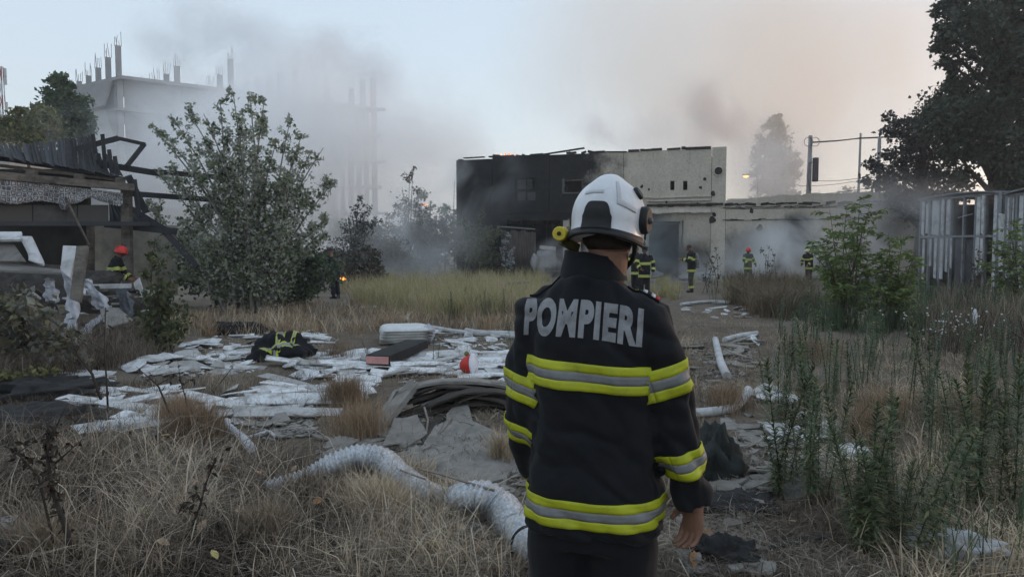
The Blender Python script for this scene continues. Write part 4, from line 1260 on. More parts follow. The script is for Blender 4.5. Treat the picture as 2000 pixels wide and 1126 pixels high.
def white_field():
    for poly, n, head, share, lab, grp in ZW:
        for _ in range(n):
            px, py = sample(poly); g = G(px, py)
            near = g.y
            if random.random() < share:
                L, W = random.uniform(.35, .9), random.uniform(.13, .20); kind = 'strip'
            else:
                L, W = random.uniform(.22, .62), random.uniform(.18, .46); kind = 'shard'
            if 'scrap' in lab: L *= .7; W *= .8
            o = link('board_piece', shard_mesh('board_piece', WHITE_B, L, W, .010, kind), None)
            o.location = (g.x, g.y, g.z + random.uniform(.015, .075))
            o.rotation_euler = (random.uniform(-.15, .42), random.uniform(-.2, .2), R(head + random.gauss(0, 10 if kind == 'strip' else 60)))
            tag(o, piece_words(L, W, kind, o.rotation_euler[0]) + lab, 'board piece', grp)
def board_rows():
    """the rows of siding that still lie side by side"""
    for y0, y1, step, xl, xr, head, lab, grp in ((694, 752, 5.2, lambda y: 800 - (y - 690) * 1.2, lambda y: 1000, 3, ZW[0][4], ZW[0][5]), (764, 826, 7.0, lambda y: 560 - (y - 760) * 2.1, lambda y: 640 - (y - 764) * 1.5, 9, ZW[1][4], ZW[1][5])):
        y = y0
        while y < y1:
            x = xl(y) + random.uniform(-15, 15)
            while x < xr(y):
                g = G(x, y); L = random.uniform(.55, 1.1); w_px = L / g.y * F
                if random.random() < .74:
                    WW = random.uniform(.14, .20)
                    o = link('board_piece', shard_mesh('board_piece', WHITE_B, L, WW, .014, 'strip'), None)
                    q = G(x + w_px / 2, y); o.location = (q.x, q.y, q.z + random.uniform(.02, .08))
                    o.rotation_euler = (random.uniform(-.05, .38), random.uniform(-.05, .07), R(head + random.gauss(0, 8)))
                    tag(o, piece_words(L, WW, 'strip', o.rotation_euler[0]) + lab, 'board piece', grp)
                x += w_px * random.uniform(.92, 1.12)
            y += step * random.uniform(.8, 1.25)
board_rows()
def crumbs():
    for name, mt, polys, n, lab in (('board_crumbs', WHITE_B, [z[0] for z in ZW[:9]], 1500, 'countless small white board crumbs between the boards'), ('cement_crumbs', GREY_B, [z[0] for z in ZG] + [[(640, 820), (1000, 760), (1050, 1000), (860, 1000), (640, 900)], [(1330, 620), (1480, 640), (1480, 1100), (1330, 1100)]], 2200, 'countless small grey cement crumbs on the ground')):
        ctr, sz = [], []
        for _ in range(n):
            g = G(*sample(random.choice(polys))); ctr.append((g.x, g.y, g.z + .012)); sz.append(random.uniform(.012, .05))
        ctr = np.array(ctr); sz = np.array(sz)[:, None, None]
        base = np.array([[-1, -.7, 0], [.2, -1, 0], [1, -.2, 0], [.5, .9, 0], [-.7, .8, 0]])
        V = base[None] * (1 + rng.normal(0, .25, (n, 5, 1))) * sz
        V[:, :, 2] += rng.normal(0, .3, (n, 5)) * sz[:, :, 0]
        V2 = V.copy(); V2[:, :, 2] -= .008
        V = np.concatenate([V, V2], 1) + ctr[:, None, :]
        me = np_mesh(name, V, 10, [(0, 1, 2, 3, 4)] + [((i + 1) % 5, i, i + 5, (i + 1) % 5 + 5) for i in range(5)], mt, rng.random(n))
        tag(link(name, me), lab, 'rubble', None, 'stuff')
white_field()
ZG = [
    ([(1345, 665), (1440, 665), (1470, 690), (1480, 720), (1400, 715), (1345, 700)], 16, (.35, .8), (.2, .45), 'grey cement board piece stacked by the standing hose', 'grey boards by the hose'),
    ([(1345, 715), (1450, 725), (1450, 790), (1390, 790), (1370, 750)], 22, (.12, .3), (.08, .2), 'small grey cement rubble piece on the path', 'small grey pieces on the path'),
    ([(1400, 830), (1520, 830), (1640, 900), (1640, 980), (1500, 960), (1410, 980), (1390, 900)], 40, (.2, .55), (.14, .34), 'grey cement board fragment between the weeds and the dark tarpaulin', 'grey fragments by the weeds'),
    ([(1660, 860), (1800, 930), (1830, 980), (1740, 990), (1650, 930)], 16, (.18, .45), (.12, .26), 'grey cement board fragment behind the near weed clump', 'grey fragments behind the weed clump'),
    ([(1340, 960), (1480, 980), (1500, 1120), (1330, 1126)], 26, (.06, .2), (.05, .14), 'small grey cement chip near the hand', 'small cement chips'),
    ([(470, 815), (600, 800), (620, 850), (520, 860)], 10, (.2, .4), (.12, .25), 'grey cement board piece below the white strips', 'grey pieces below the strips'),
    ([(620, 860), (780, 840), (860, 900), (800, 940), (620, 920)], 18, (.12, .45), (.08, .25), 'grey cement board piece at the left foot of the heap', 'grey pieces at the heap'),
    ([(1010 - 60, 930), (1010, 960), (1000, 1060), (880, 1050)], 10, (.1, .3), (.08, .2), 'grey cement chip under the silver duct', 'grey chips under the duct'),
]
def grey_field():
    for poly, n, lr, wr, lab, grp in ZG:
        for _ in range(n):
            px, py = sample(poly); g = G(px, py)
            L, W = random.uniform(*lr), random.uniform(*wr)
            o = link('cement_piece', shard_mesh('cement_piece', GREY_B, L, W, random.uniform(.008, .018), 'shard'), None)
            o.location = (g.x, g.y, g.z + random.uniform(.012, .05)); o.rotation_euler = (random.uniform(-.15, .3), random.uniform(-.2, .2), random.random() * 6.3)
            u_ = (L - lr[0]) / (lr[1] - lr[0]); v_ = (W - wr[0]) / (wr[1] - wr[0])
            tag(o, ('tilted ' if abs(o.rotation_euler[0]) > .2 else '') + ('longer ' if u_ > .66 else 'shorter ' if u_ < .33 else '') + ('broad ' if v_ > .66 else 'narrow ' if v_ < .33 else '') + lab, 'cement piece', grp)
grey_field()
crumbs()
def heap():
    """rubble heap: leaning plank, layers of rotten wood, big cement plates"""
    def plate(pix, Y, th, m, label, name='cement_plate', cat='cement plate'):
        pts = []
        for px, py, y in pix:
            g_ = G(px, py); q = P(px, py, y)
            pts.append(g_ + Vector((0, 0, .03)) if q.z < gh(q.x, q.y) + .03 else q)
        c = sum(pts, Vector()) / len(pts)
        # cut the outline into an uneven edge
        out = []
        for a, b in zip(pts, pts[1:] + pts[:1]):
            out.append(a)
            for f in (.3, .62):
                q = a.lerp(b, f); out.append(q + (q - c).normalized() * random.uniform(-.035, .03))
        mb = MB(); mb.slab(out[::-1] if (pts[1] - pts[0]).cross(pts[2] - pts[1]).z < 0 else out, th)
        o = mb.build(name, m, None, c); o.location = c
        tag(o, label, cat); return o
    plate([(800, 740, 6.5), (815, 747, 6.35), (735, 848, 5.65), (713, 846, 5.75)], 0, .05, GREY_B, 'long flat grey plank leaning against the rubble heap', 'leaning_plank', 'plank')
    plate([(768, 762, 6.3), (782, 758, 6.5), (745, 820, 6.1), (735, 812, 6.0)], 0, .03, GREY_B, 'short grey plank behind the leaning plank')
    plate([(800, 905, 5.3), (850, 830, 5.75), (900, 822, 5.9), (962, 840, 5.9), (1010, 905, 5.3), (985, 960, 4.75), (880, 950, 4.8)], 0, .03, GREY_B, 'largest cracked grey cement plate on the front of the heap')
    plate([(890, 772, 6.3), (915, 770, 6.3), (925, 832, 5.85), (872, 828, 5.85)], 0, .03, GREY_B, 'narrow tapering cement plate running up the heap')
    plate([(745, 880, 5.5), (770, 815, 5.9), (815, 808, 6.0), (835, 850, 5.7), (790, 880, 5.45)], 0, .03, GREY_B, 'tilted grey plate below the leaning plank')
    plate([(815, 845, 5.75), (860, 805, 6.05), (875, 815, 6.0), (830, 875, 5.5)], 0, .03, BARKP, 'dark rotten board wedged in the heap')
    plate([(630, 890, 5.3), (730, 862, 5.6), (780, 868, 5.5), (720, 900, 5.2), (640, 910, 5.1)], 0, .02, GREY_B, 'thin pale cement sheet left of the silver duct bend')
    plate([(760, 900, 5.25), (812, 875, 5.5), (850, 905, 5.2), (800, 945, 4.85)], 0, .025, GREY_B, 'broken cement plate above the silver duct')
    plate([(960, 850, 5.8), (1030, 850, 5.8), (1050, 930, 5.1), (1000, 930, 5.1)], 0, .025, GREY_B, 'cement plate half hidden behind the firefighter')
    # stacked rotten layers
    for k in range(22):
        f = k / 21
        c = Vector((-.38 + random.uniform(-.22, .25), 6.35 + random.uniform(-.2, .25), gh(-.4, 6.3) - .01 + .008 * k + random.uniform(0, .03)))
        L = random.uniform(.6, 1.25); W = random.uniform(.06, .22)
        g = []
        a = random.uniform(-.25, .25) + .05; ph = random.random() * 6
        for w_ in (-.5, .0, .5):
            row = []
            for i in range(11):
                s = i / 10 - .5
                arch = .10 * (1 - 4 * s * s) - .05
                row.append(c + Vector((s * L * math.cos(a) - w_ * W * math.sin(a), s * L * math.sin(a) + w_ * W * math.cos(a), arch + .02 * mnoise.noise((i * .6, w_ * 3, k * 3.3)))))
            g.append(row)
        mb = MB(); mb.sheet(g, random.uniform(.012, .03), 0, random.random())
        o = mb.build('rotten_board', BARKP if random.random() < .8 else GREY_B, None, c); o.location = c
        tag(o, ('long ' if L > 1.0 else 'short ' if L < .8 else '') + ('broad ' if W > .16 else 'thin ' if W < .11 else '') + ('warped dark rotten board in the %s layers of the rubble heap' % ('top' if k > 14 else 'middle' if k > 7 else 'lowest')), 'board', 'rotten boards of the heap')
    for pts, r_, lab in (([(829, 795, 5.95), (836, 820, 5.8), (832, 850, 5.6)], .010, 'pale twisted twig hanging on the heap'), ([(815, 880, 5.45), (860, 845, 5.6), (880, 815, 5.85)], .02, 'straight grey stick across the heap'), ([(820, 915, 4.4), (860, 925, 4.2), (965, 957, 3.95)], .008, 'thin pale twig before the silver duct'), ([(750, 905, 4.6), (830, 935, 4.3)], .006, 'thin brown stem before the silver duct')):
        mb = MB(); mb.tube([P(*p) for p in pts], r_, 5); o = mb.build('twig', geo_mat('twig_%d' % int(r_ * 1000), (.16, .14, .12), (.28, .25, .22), 9), None, P(*pts[0])); o.location = P(*pts[0]); tag(o, lab, 'twig')
heap()
def duct():
    """silver flexible duct: spiral ridges modelled"""
    m, nt, b = new_mat('foil')
    n = noise_tex(nt, 55, 5, .7); c = ramp(nt, n, [(.3, (.28, .30, .32)), (.7, (.78, .80, .83))])
    c = mix(nt, c, (.30, .29, .28), ramp(nt, noise_tex(nt, 9, 5, .7), [(.52, 0), (.72, .7)]))
    nt.links.new(c, b.inputs['Base Color']); b.inputs['Metallic'].default_value = .88; b.inputs['Roughness'].default_value = .34
    bump(nt, b, noise_tex(nt, 70, 4, .8), .8, .012)
    path = [(520, 952, 4.85), (565, 945, 4.95), (610, 928, 5.0), (660, 905, 5.0), (705, 893, 4.95), (745, 902, 4.85), (785, 935, 4.75), (830, 965, 4.55), (865, 975, 4.45), (905, 972, 4.4), (945, 970, 4.35), (980, 992, 4.2), (1008, 1035, 4.0), (1035, 1065, 3.85), (1075, 1085, 3.75)]
    radc = [.045, .06, .07, .085, .092, .095, .092, .085, .072, .085, .095, .098, .098, .095, .09]
    lift = [0, 0, .03, .10, .13, .10, .04, 0, 0, .08, .10, .05, 0, 0, 0]
    def on_ground(px, py, h):
        lo, hi = 2.0, 8.0
        for _ in range(30):
            y = (lo + hi) / 2; q = P(px, py, y)
            if q.z > gh(q.x, q.y) + h: lo = y
            else: hi = y
        return P(px, py, lo)
    ctrl = [on_ground(p[0], p[1], r_ * .85 + l_) for p, r_, l_ in zip(path, radc, lift)]
    # resample with Catmull-Rom
    def cr(p0, p1, p2, p3, t): return .5 * ((2 * p1) + (p2 - p0) * t + (2 * p0 - 5 * p1 + 4 * p2 - p3) * t * t + (3 * p1 - p0 - 3 * p2 + p3) * t ** 3)
    pts, rad = [], []
    for i in range(len(ctrl) - 1):
        p0, p1, p2, p3 = ctrl[max(i - 1, 0)], ctrl[i], ctrl[i + 1], ctrl[min(i + 2, len(ctrl) - 1)]
        st = max(4, int((p2 - p1).length / .0065))
        for k in range(st):
            t = k / st; pts.append(cr(p0, p1, p2, p3, t)); rad.append(radc[i] * (1 - t) + radc[i + 1] * t)
    for p, r_ in zip(pts, rad):
        p.z = max(p.z, gh(p.x, p.y) + r_ * .85)
    t = thing('flexible_duct', 'silver foil flexible duct snaking over the dry grass before the rubble heap', 'duct', (pts[0].x, pts[0].y, 0))
    mb = MB(); n_ = 28
    rr = []
    for i, r_ in enumerate(rad):
        ridge = .0085 * math.cos(2 * math.pi * i / 5.0)
        pinch = 1 - .18 * math.exp(-((i - len(rad) * .60) / 7.0) ** 2)
        rr.append((r_ + ridge) * pinch)
    mb.tube(pts, rr, n_, 0, True, 0)
    # crumple
    mb.v = [tuple(Vector(v) + Vector((mnoise.noise(Vector(v) * 9), mnoise.noise(Vector(v) * 9 + Vector((7, 0, 0))), mnoise.noise(Vector(v) * 9 + Vector((0, 7, 0))))) * .007 + Vector((0, 0, .003 * mnoise.noise(Vector(v) * 45)))) for v in mb.v]
    mb.build('foil_hose', m, t)
    # clamp ring near the person
    i = int(len(pts) * .925); d = (pts[i + 3] - pts[i]).normalized()
    mb = MB(); mb.tube([pts[i] - d * .012, pts[i] + d * .012], [rr[i] + .012] * 2, 24); mb.build('clamp', DARK_B, t)
duct()
def lump(name, label, cat, c, size, mat_, seed=0, rotz=0, amp=.3, freq=2.2, flat=.5, bands=(), band_mat=None, parts=True, nu=44, nv=26):
    c = Vector(c)
    t = thing(name, label, cat, c)
    Rz = Matrix.Rotation(rotz, 3, 'Z')
    mb = MB()
    def fn(v):
        s = Vector((seed * 3.1, seed * 1.7, 0))
        q = 1 + amp * mnoise.noise(v * freq + s) + amp * .55 * mnoise.noise(v * freq * 2.3 + s) + amp * .3 * abs(mnoise.noise(v * freq * 5 + s))
        v2 = v * q
        if v2.z < 0: v2.z *= .25
        return v2
    mb.ball(c + Vector((0, 0, size[2] * .12)), size[0], size[1], size[2], Rz, nu, nv, fn=fn)
    o = mb.build('cloth', mat_, t)
    if bands:
        tree = BVHTree.FromPolygons(mb.v, mb.f)
        for pa, pb, wd in bands:
            pa, pb = Rz @ Vector((*pa, 0)) + c, Rz @ Vector((*pb, 0)) + c
            d = (pb - pa).normalized(); s = Vector((-d.y, d.x, 0)); g = []
            for i in range(15):
                q = pa.lerp(pb, i / 14); row = []
                for j in range(5):
                    p = q + s * wd * (j / 4 - .5)
                    hit = tree.ray_cast(Vector((p.x, p.y, 5)), Vector((0, 0, -1)))[0]
                    if hit is None: hit = Vector((p.x, p.y, c.z + .01))
                    row.append(hit + Vector((0, 0, .006)))
                g.append(row)
            b2 = MB(); b2.sheet([r_[:2] for r_ in g], .002, 0, 0); b2.sheet([r_[1:4] for r_ in g], .002, 1, 0); b2.sheet([r_[3:] for r_ in g], .002, 0, 0)
            b2.build('reflective_band', band_mat, t)
    return t
HIVIS = geo_mat('hivis_yellow', (.50, .56, .02), (.62, .68, .04), 30, .55, bmp=.1, dirt=(.34, .37, .05), dirt_scale=7)
HIVIS.name = 'hivis_yellow'
SILVER = geo_mat('reflective_silver', (.24, .25, .26), (.32, .33, .34), 40, .45, bmp=.05)
NAVY = geo_mat('turnout_cloth', (.006, .007, .010), (.012, .013, .018), 60, .85, bmp=.25, bdist=.003)
def things_on_ground():
    g = G(550, 702)
    lump('dropped_jacket', 'crumpled dark firefighter jacket with yellow bands dropped on the white boards', 'jacket', g, (.46, .34, .36), NAVY, 2, .25, .34, 2.0, bands=[((-.05, -.25), (.10, .25), .07), ((.16, -.2), (.30, .2), .06), ((-.30, -.22), (-.05, -.26), .06), ((-.1, -.3), (.32, -.22), .06)], band_mat=[HIVIS, SILVER])
    g = G(468, 650)
    lump('dropped_jacket', 'flat dark jacket lying on the rust coloured grass', 'jacket', g, (.58, .36, .2), NAVY, 5, .1, .35, 2.6)
    g = G(20, 830); lump('tarpaulin', 'black tarpaulin bunched under the left dead stalks', 'tarpaulin', g, (.9, .4, .14), DARK_B, 7, .2, .4, 2.8)
    g = G(70, 770); lump('tarpaulin', 'folded black sheet in front of the left weeds', 'tarpaulin', g, (.75, .45, .16), DARK_B, 8, .3, .4, 3)
    grn = geo_mat('dark_green_tarp', (.014, .018, .017), (.035, .042, .04), 7, .75, bmp=.5)
    g = G(1415, 935); lump('tarpaulin', 'dark green tarpaulin draped in a hump right of the firefighter', 'tarpaulin', g + Vector((-.05, .1, 0)), (.19, .22, .32), grn, 9, 0, .42, 2.6)
    g = G(1435, 990); lump('black_felt', 'torn black felt below the green tarpaulin', 'felt', g, (.28, .2, .05), DARK_B, 12, .4, .5, 3)
    g = G(1412, 1090); lump('black_cloth', 'crumpled black cloth on the ground below the hand', 'cloth', g, (.17, .12, .10), DARK_B, 13, -.4, .5, 2.6)
    wc = geo_mat('white_cloth', (.42, .43, .46), (.58, .59, .62), 12, .8, bmp=.5)
    g = G(1868, 1096) + Vector((0, 0, .05)); lump('white_cloth', 'thin white cloth lying right of the near weed clump', 'cloth', g, (.24, .13, .09), wc, 14, -.5, .5, 3)
    # white knotted rag strips
    for pts, lab in (([(440, 832), (455, 850), (475, 865), (485, 880), (492, 890)], 'knotted white rag strip lying by the dry bush'), ([(470, 868), (500, 858), (525, 852), (540, 862)], 'thin white rag end curling on the ground')):
        P3 = [G(*p) + Vector((0, 0, .04)) for p in pts]
        mb = MB(); q = []
        for i in range(len(P3) - 1):
            for k in range(6): q.append(P3[i].lerp(P3[i + 1], k / 6) + Vector((.02 * mnoise.noise((i * 6 + k, 1, 0)), .03 * mnoise.noise((i * 6 + k, 5, 0)), .04 * abs(mnoise.noise((i * 3 + k * .7, 2, 3))))))
        mb.tube(q, [(.035 if 'knotted' in lab else .014) * (1 + .5 * mnoise.noise((i * .6, 0, 0))) for i in range(len(q))], 8)
        o = mb.build('white_rag', wc, None, P3[0]); o.location = P3[0]; tag(o, lab, 'rag')
    # wrapped bundle
    g = G(790, 668)
    t = thing('wrapped_bundle', 'pale wrapped stack of sheets lying on the white boards beside the hose', 'bundle', g)
    wrap = geo_mat('wrap_film', (.48, .50, .50), (.64, .66, .66), 6, .5, bmp=.3, bscale=14)
    rot = Matrix.Rotation(.18, 3, 'Z')
    mb = MB()
    def boxy(v):
        k = (abs(v.x) ** 6 + abs(v.y) ** 6 + abs(v.z) ** 6) ** (-1 / 6)
        return v * k * (1 + .05 * mnoise.noise(v * 3))
    mb.ball(g + Vector((0, 0, .17)), .44, .48, .15, rot, 40, 24, fn=boxy); mb.build('wrapping', wrap, t)
    for k in range(5):
        mb = MB(); mb.box(g + Vector((.02 * k, -.03, .055 + .05 * k)), (.90, .94, .008), rot); mb.build('sheet_edge', GREY_B, t)
    mb = MB(); mb.ball(g + Vector((.45, -.2, .18)), .13, .12, .16, None, 16, 10, fn=lambda v: v * (1 + .5 * mnoise.noise(v * 4))); mb.build('torn_wrap_end', geo_mat('torn_wrap', (.40, .40, .46), (.62, .62, .68), 9, .6, bmp=.6), t)
    # black board with pink end
    A_, B_ = G(738, 722), G(815, 690)
    t = thing('foam_beam', 'black covered foam beam with a pink end lying on the white boards', 'beam', A_)
    d = (B_ - A_).normalized()
    mb = MB(); mb.beam(A_ + Vector((0, 0, .14)), B_ + Vector((0, 0, .16)), .36, .13); mb.build('cover', DARK_B, t)
    mb = MB(); mb.beam(A_ - d * .03 + Vector((0, 0, .14)), A_ - d * .002 + Vector((0, 0, .14)), .33, .10); mb.build('foam_end', plain('pink_foam', (.55, .28, .26)), t)
    # red and white lantern-shaped bag
    g = G(922, 735)
    t = thing('red_bag', 'red bag with a white oval face standing on the white strips', 'bag', g)
    red = plain('red_fabric', (.52, .03, .02), .5); wh = plain('white_face', (.62, .66, .74), .35)
    mb = MB(); ax = Vector((.9, -.35, .12)).normalized(); c0 = g + Vector((-.05, .02, .15))
    mb.tube([c0 - ax * .10, c0 - ax * .06, c0 + ax * .02, c0 + ax * .07], [.06, .10, .135, .145], 20); mb.build('body', red, t)
    mb = MB(); 
    q = ax.to_track_quat('Z', 'Y').to_matrix(); mb.ball(c0 + ax * .075, .135, .15, .035, q, 20, 10); mb.build('face', wh, t)
    mb = MB(); mb.ball(c0 + Vector((-.02, 0, .15)), .035, .03, .035, None, 10, 8); mb.build('knob', plain('green_knob', (.16, .18, .06)), t)
    mb = MB(); mb.slab([g + Vector(v) for v in ((-.32, -.22, .03), (.1, -.16, .03), (.16, .0, .03), (-.12, .06, .03))], .02); mb.build('dark_flap', DARK_B, t)
    # hoses
    hose = geo_mat('fire_hose', (.40, .41, .42), (.56, .57, .58), 8, .7, bmp=.2, dirt=(.28, .27, .25))
    def pipe(name, pts, r_, label, lift=0.0):
        L = []
        for p in pts:
            g_ = G(p[0], p[1]); g_.z += r_ * .9 + (p[2] if len(p) > 2 else 0); L.append(g_)
        q = []
        for i in range(len(L) - 1):
            p0, p1, p2, p3 = L[max(i - 1, 0)], L[i], L[i + 1], L[min(i + 2, len(L) - 1)]
            for k in range(8):
                u = k / 8; q.append(.5 * ((2 * p1) + (p2 - p0) * u + (2 * p0 - 5 * p1 + 4 * p2 - p3) * u * u + (3 * p1 - p0 - 3 * p2 + p3) * u ** 3))
        q.append(L[-1])
        mb = MB(); mb.tube(q, r_, 12, 0); o = mb.build(name, hose, None, L[0]); o.location = L[0]
        tag(o, label, 'hose')
    pipe('fire_hose', [(818, 607), (800, 618), (798, 632), (830, 640), (900, 652), (985, 660), (1060, 668)], .045, 'pale fire hose running out of the grass past the wrapped bundle')
    pipe('fire_hose', [(910, 652), (940, 655), (990, 658), (1050, 662)], .065, 'thicker hose joined to the pale fire hose by the bundle')
    pipe('hose', [(1397, 668), (1402, 690), (1408, 715), (1420, 742)], .055, 'pale hose piece lying over the stacked grey boards')
    pipe('hose', [(1415, 668), (1445, 660), (1478, 655)], .05, 'grey hose end behind the stacked grey boards')
    pipe('hose', [(1350, 815), (1385, 812), (1425, 806, .0), (1450, 794, .03), (1461, 782, .08)], .048, 'thick pale hose coming from behind the firefighter with its end raised')
    pipe('hose', [(705, 603), (760, 600), (810, 596)], .04, 'pale hose far back in the yellow grass')
    pipe('hose', [(1330, 596), (1400, 592), (1500, 588)], .05, 'pale hose crossing the bare ground near the standing firefighter')
    # flat scraps near the wall and a fallen branch, tilted white corner at the left
    for pts, lab, m_ in (([(990, 552, 25), (1035, 549, 25), (1035, 553, 25), (990, 557, 25)], 'pale board on a low stand in the yellow grass', GREY_B), ([(0 - 20, 1012, 3.7), (36, 1003, 3.8), (24, 1055, 3.55), (-20, 1072, 3.5)], 'white sheet corner sticking up from the dry grass', WHITE_B), ([(36, 1003, 3.8), (62, 1010, 3.95), (60, 1042, 3.8), (24, 1056, 3.6)], 'grey sheet corner behind the white one in the dry grass', GREY_B), ([(1715, 740, 9), (1790, 770, 8.6), (1786, 782, 8.5), (1712, 752, 8.9)], 'rusty flat bar lying among the tall weeds', BARKP), ([(1660, 880, 5.6), (1740, 925, 5.1), (1728, 940, 5.0), (1655, 892, 5.5)], 'weathered short plank behind the near weed clump', BARKP), ([(1480, 985, 4.4), (1530, 975, 4.5), (1525, 1080, 3.75), (1500, 1110, 3.6)], 'upright grey board sunk in the ground beside the dark felt', GREY_B)):
        p3 = [P(*q) for q in pts]; c = sum(p3, Vector()) / 4
        mb = MB(); mb.slab(p3[::-1], .025); o = mb.build('flat_piece', m_, None, c); o.location = c; tag(o, lab, 'board')
    # dark felt sheets near the feet
    for pix, lab in (([(865, 1020), (960, 1005), (1000, 1045), (940, 1060), (880, 1055)], 'dark felt sheet under the silver duct'), ([(930, 1075), (1000, 1050), (1035, 1090), (960, 1100)], 'dark felt sheet close to the trouser leg'), ([(1495, 1068), (1610, 1048), (1618, 1056), (1500, 1080)], 'dark strip of felt lying by the near weed clump'), ([(840, 1065), (905, 1075), (900, 1090), (850, 1085)], 'small black scrap in the dry grass before the duct')):
        p3 = [G(*q) + Vector((0, 0, .03)) for q in pix]; c = sum(p3, Vector()) / len(p3)
        mb = MB(); mb.slab(p3 if (p3[1] - p3[0]).cross(p3[2] - p3[1]).z > 0 else p3[::-1], .012); o = mb.build('felt_sheet', geo_mat('felt_dusty', (.03, .03, .031), (.075, .072, .07), 8, .9, bmp=.6), None, c); o.location = c; tag(o, lab, 'felt')
    # fallen dry leaves
    cols = [('orange', (.40, .19, .07)), ('yellow', (.48, .40, .16)), ('tan', (.36, .26, .17))]
    lm = [plain('leaf_' + n_, c_, .8) for n_, c_ in cols]
    spots = [(325, 873), (507, 950), (395, 1062), (440, 945), (575, 942), (845, 1095), (935, 1100), (955, 1108), (675, 1085), (690, 1090), (1345, 1035), (1355, 1105), (1545, 1030), (1845, 975), (1895, 1052), (280, 1030), (380, 970), (330, 850), (940, 1035), (900, 1062), (1550, 625), (1480, 640), (320, 1095), (1382, 1052), (1365, 1060), (420, 1120), (620, 1010), (470, 1030)]
    for i, (px, py) in enumerate(spots):
        g = G(px, py); k = [1, 0, 2, 0, 2][i % 5]
        L = random.uniform(.025, .045); mb = MB(); row = []
        out = [(0, -1), (.55, -.45), (.62, .15), (.3, .6), (0, 1), (-.3, .6), (-.62, .15), (-.55, -.45)]
        ctr = (0, 0, .0)
        b = len(mb.v); mb.v += [ctr] + [(x * L, y * L * 1.1, .25 * L * abs(x) + .1 * L * random.random()) for x, y in out]
        for q in range(8): mb.face((b, b + 1 + q, b + 1 + (q + 1) % 8), 0, .5)
        o = mb.build('fallen_leaf', lm[k], None, (0, 0, 0)); o.location = (g.x, g.y, g.z + (.10 if py > 850 and px < 1000 else .04)); o.rotation_euler = (random.uniform(-.6, .8), random.uniform(-.5, .5), random.random() * 6)
        sm = o.modifiers.new('t', 'SOLIDIFY'); sm.thickness = .0015
        where = 'on the dry grass by the duct' if px < 1000 else 'on the ground right of the firefighter'
        tag(o, cols[k][0] + ' dry leaf lying ' + where, 'leaf', cols[k][0] + ' leaves ' + where)
things_on_ground()
# ================================================================== grass and weeds
def blades(name, label, pix, hrange, width, lean, mats, cols_bias=None, curl=.5, zoff=0.0, heading=None, thin=False):
    """pix: (N,2) photo pixels of the roots"""
    n = len(pix)
    base = np.array([tuple(G(px, py)) for px, py in pix])
    h = rng.uniform(hrange[0], hrange[1], n)
    a = rng.uniform(0, 6.283, n) if heading is None else heading + rng.normal(0, .7, n)
    ln = np.abs(rng.normal(lean, lean * .5, n))
    d = np.stack([np.cos(a), np.sin(a), np.zeros(n)], 1)
    side = np.stack([-np.sin(a + rng.normal(0, .8, n)), np.cos(a + rng.normal(0, .8, n)), np.zeros(n)], 1)
    wd = (width * rng.uniform(.6, 1.4, n))[:, None]
    base[:, 2] += zoff - .01
    z = np.array([0, 0, 1.0])[None, :]
    p1 = base + z * (h * .5)[:, None] + d * (h * ln * .35)[:, None]
    p2 = base + z * (h * (.95 - curl * ln * .45))[:, None] + d * (h * ln * 1.0)[:, None]
    V = np.stack([base - side * wd, base + side * wd, p1 + side * wd * .8, p1 - side * wd * .8, p2], 1)
    pn = np.array([mnoise.noise((x * 1.1, y * 1.1, 2.2)) + .5 * mnoise.noise((x * 3.1, y * 3.1, 5.2)) for x, y in base[:, :2]])
    rv = np.clip((rng.random(n) if cols_bias is None else cols_bias + rng.normal(0, .2, n)) + .55 * pn, 0, 1)
    if thin: 
        keep = rng.random(n) < np.clip(.62 + 1.3 * pn, .12, 1)
        V, rv = V[keep], rv[keep]
    me = np_mesh(name, V, 5, [(0, 1, 2, 3), (3, 2, 4)], mats, rv)
    tag(link(name, me), label, 'grass', None, 'stuff')
def spread(poly, n, clump=0, cr=8):
    xs = np.array([p[0] for p in poly]); ys = np.array([p[1] for p in poly]); out = []
    if clump:
        cs = [sample(poly) for _ in range(clump)]
        while len(out) < n:
            c = random.choice(cs); k = (c[1] - 480) / 300.0
            out.append((c[0] + random.gauss(0, cr * k), c[1] + random.gauss(0, cr * k * .35)))
    else:
        out = [sample(poly) for _ in range(n)]
    return [(x, max(y, 500)) for x, y in out]
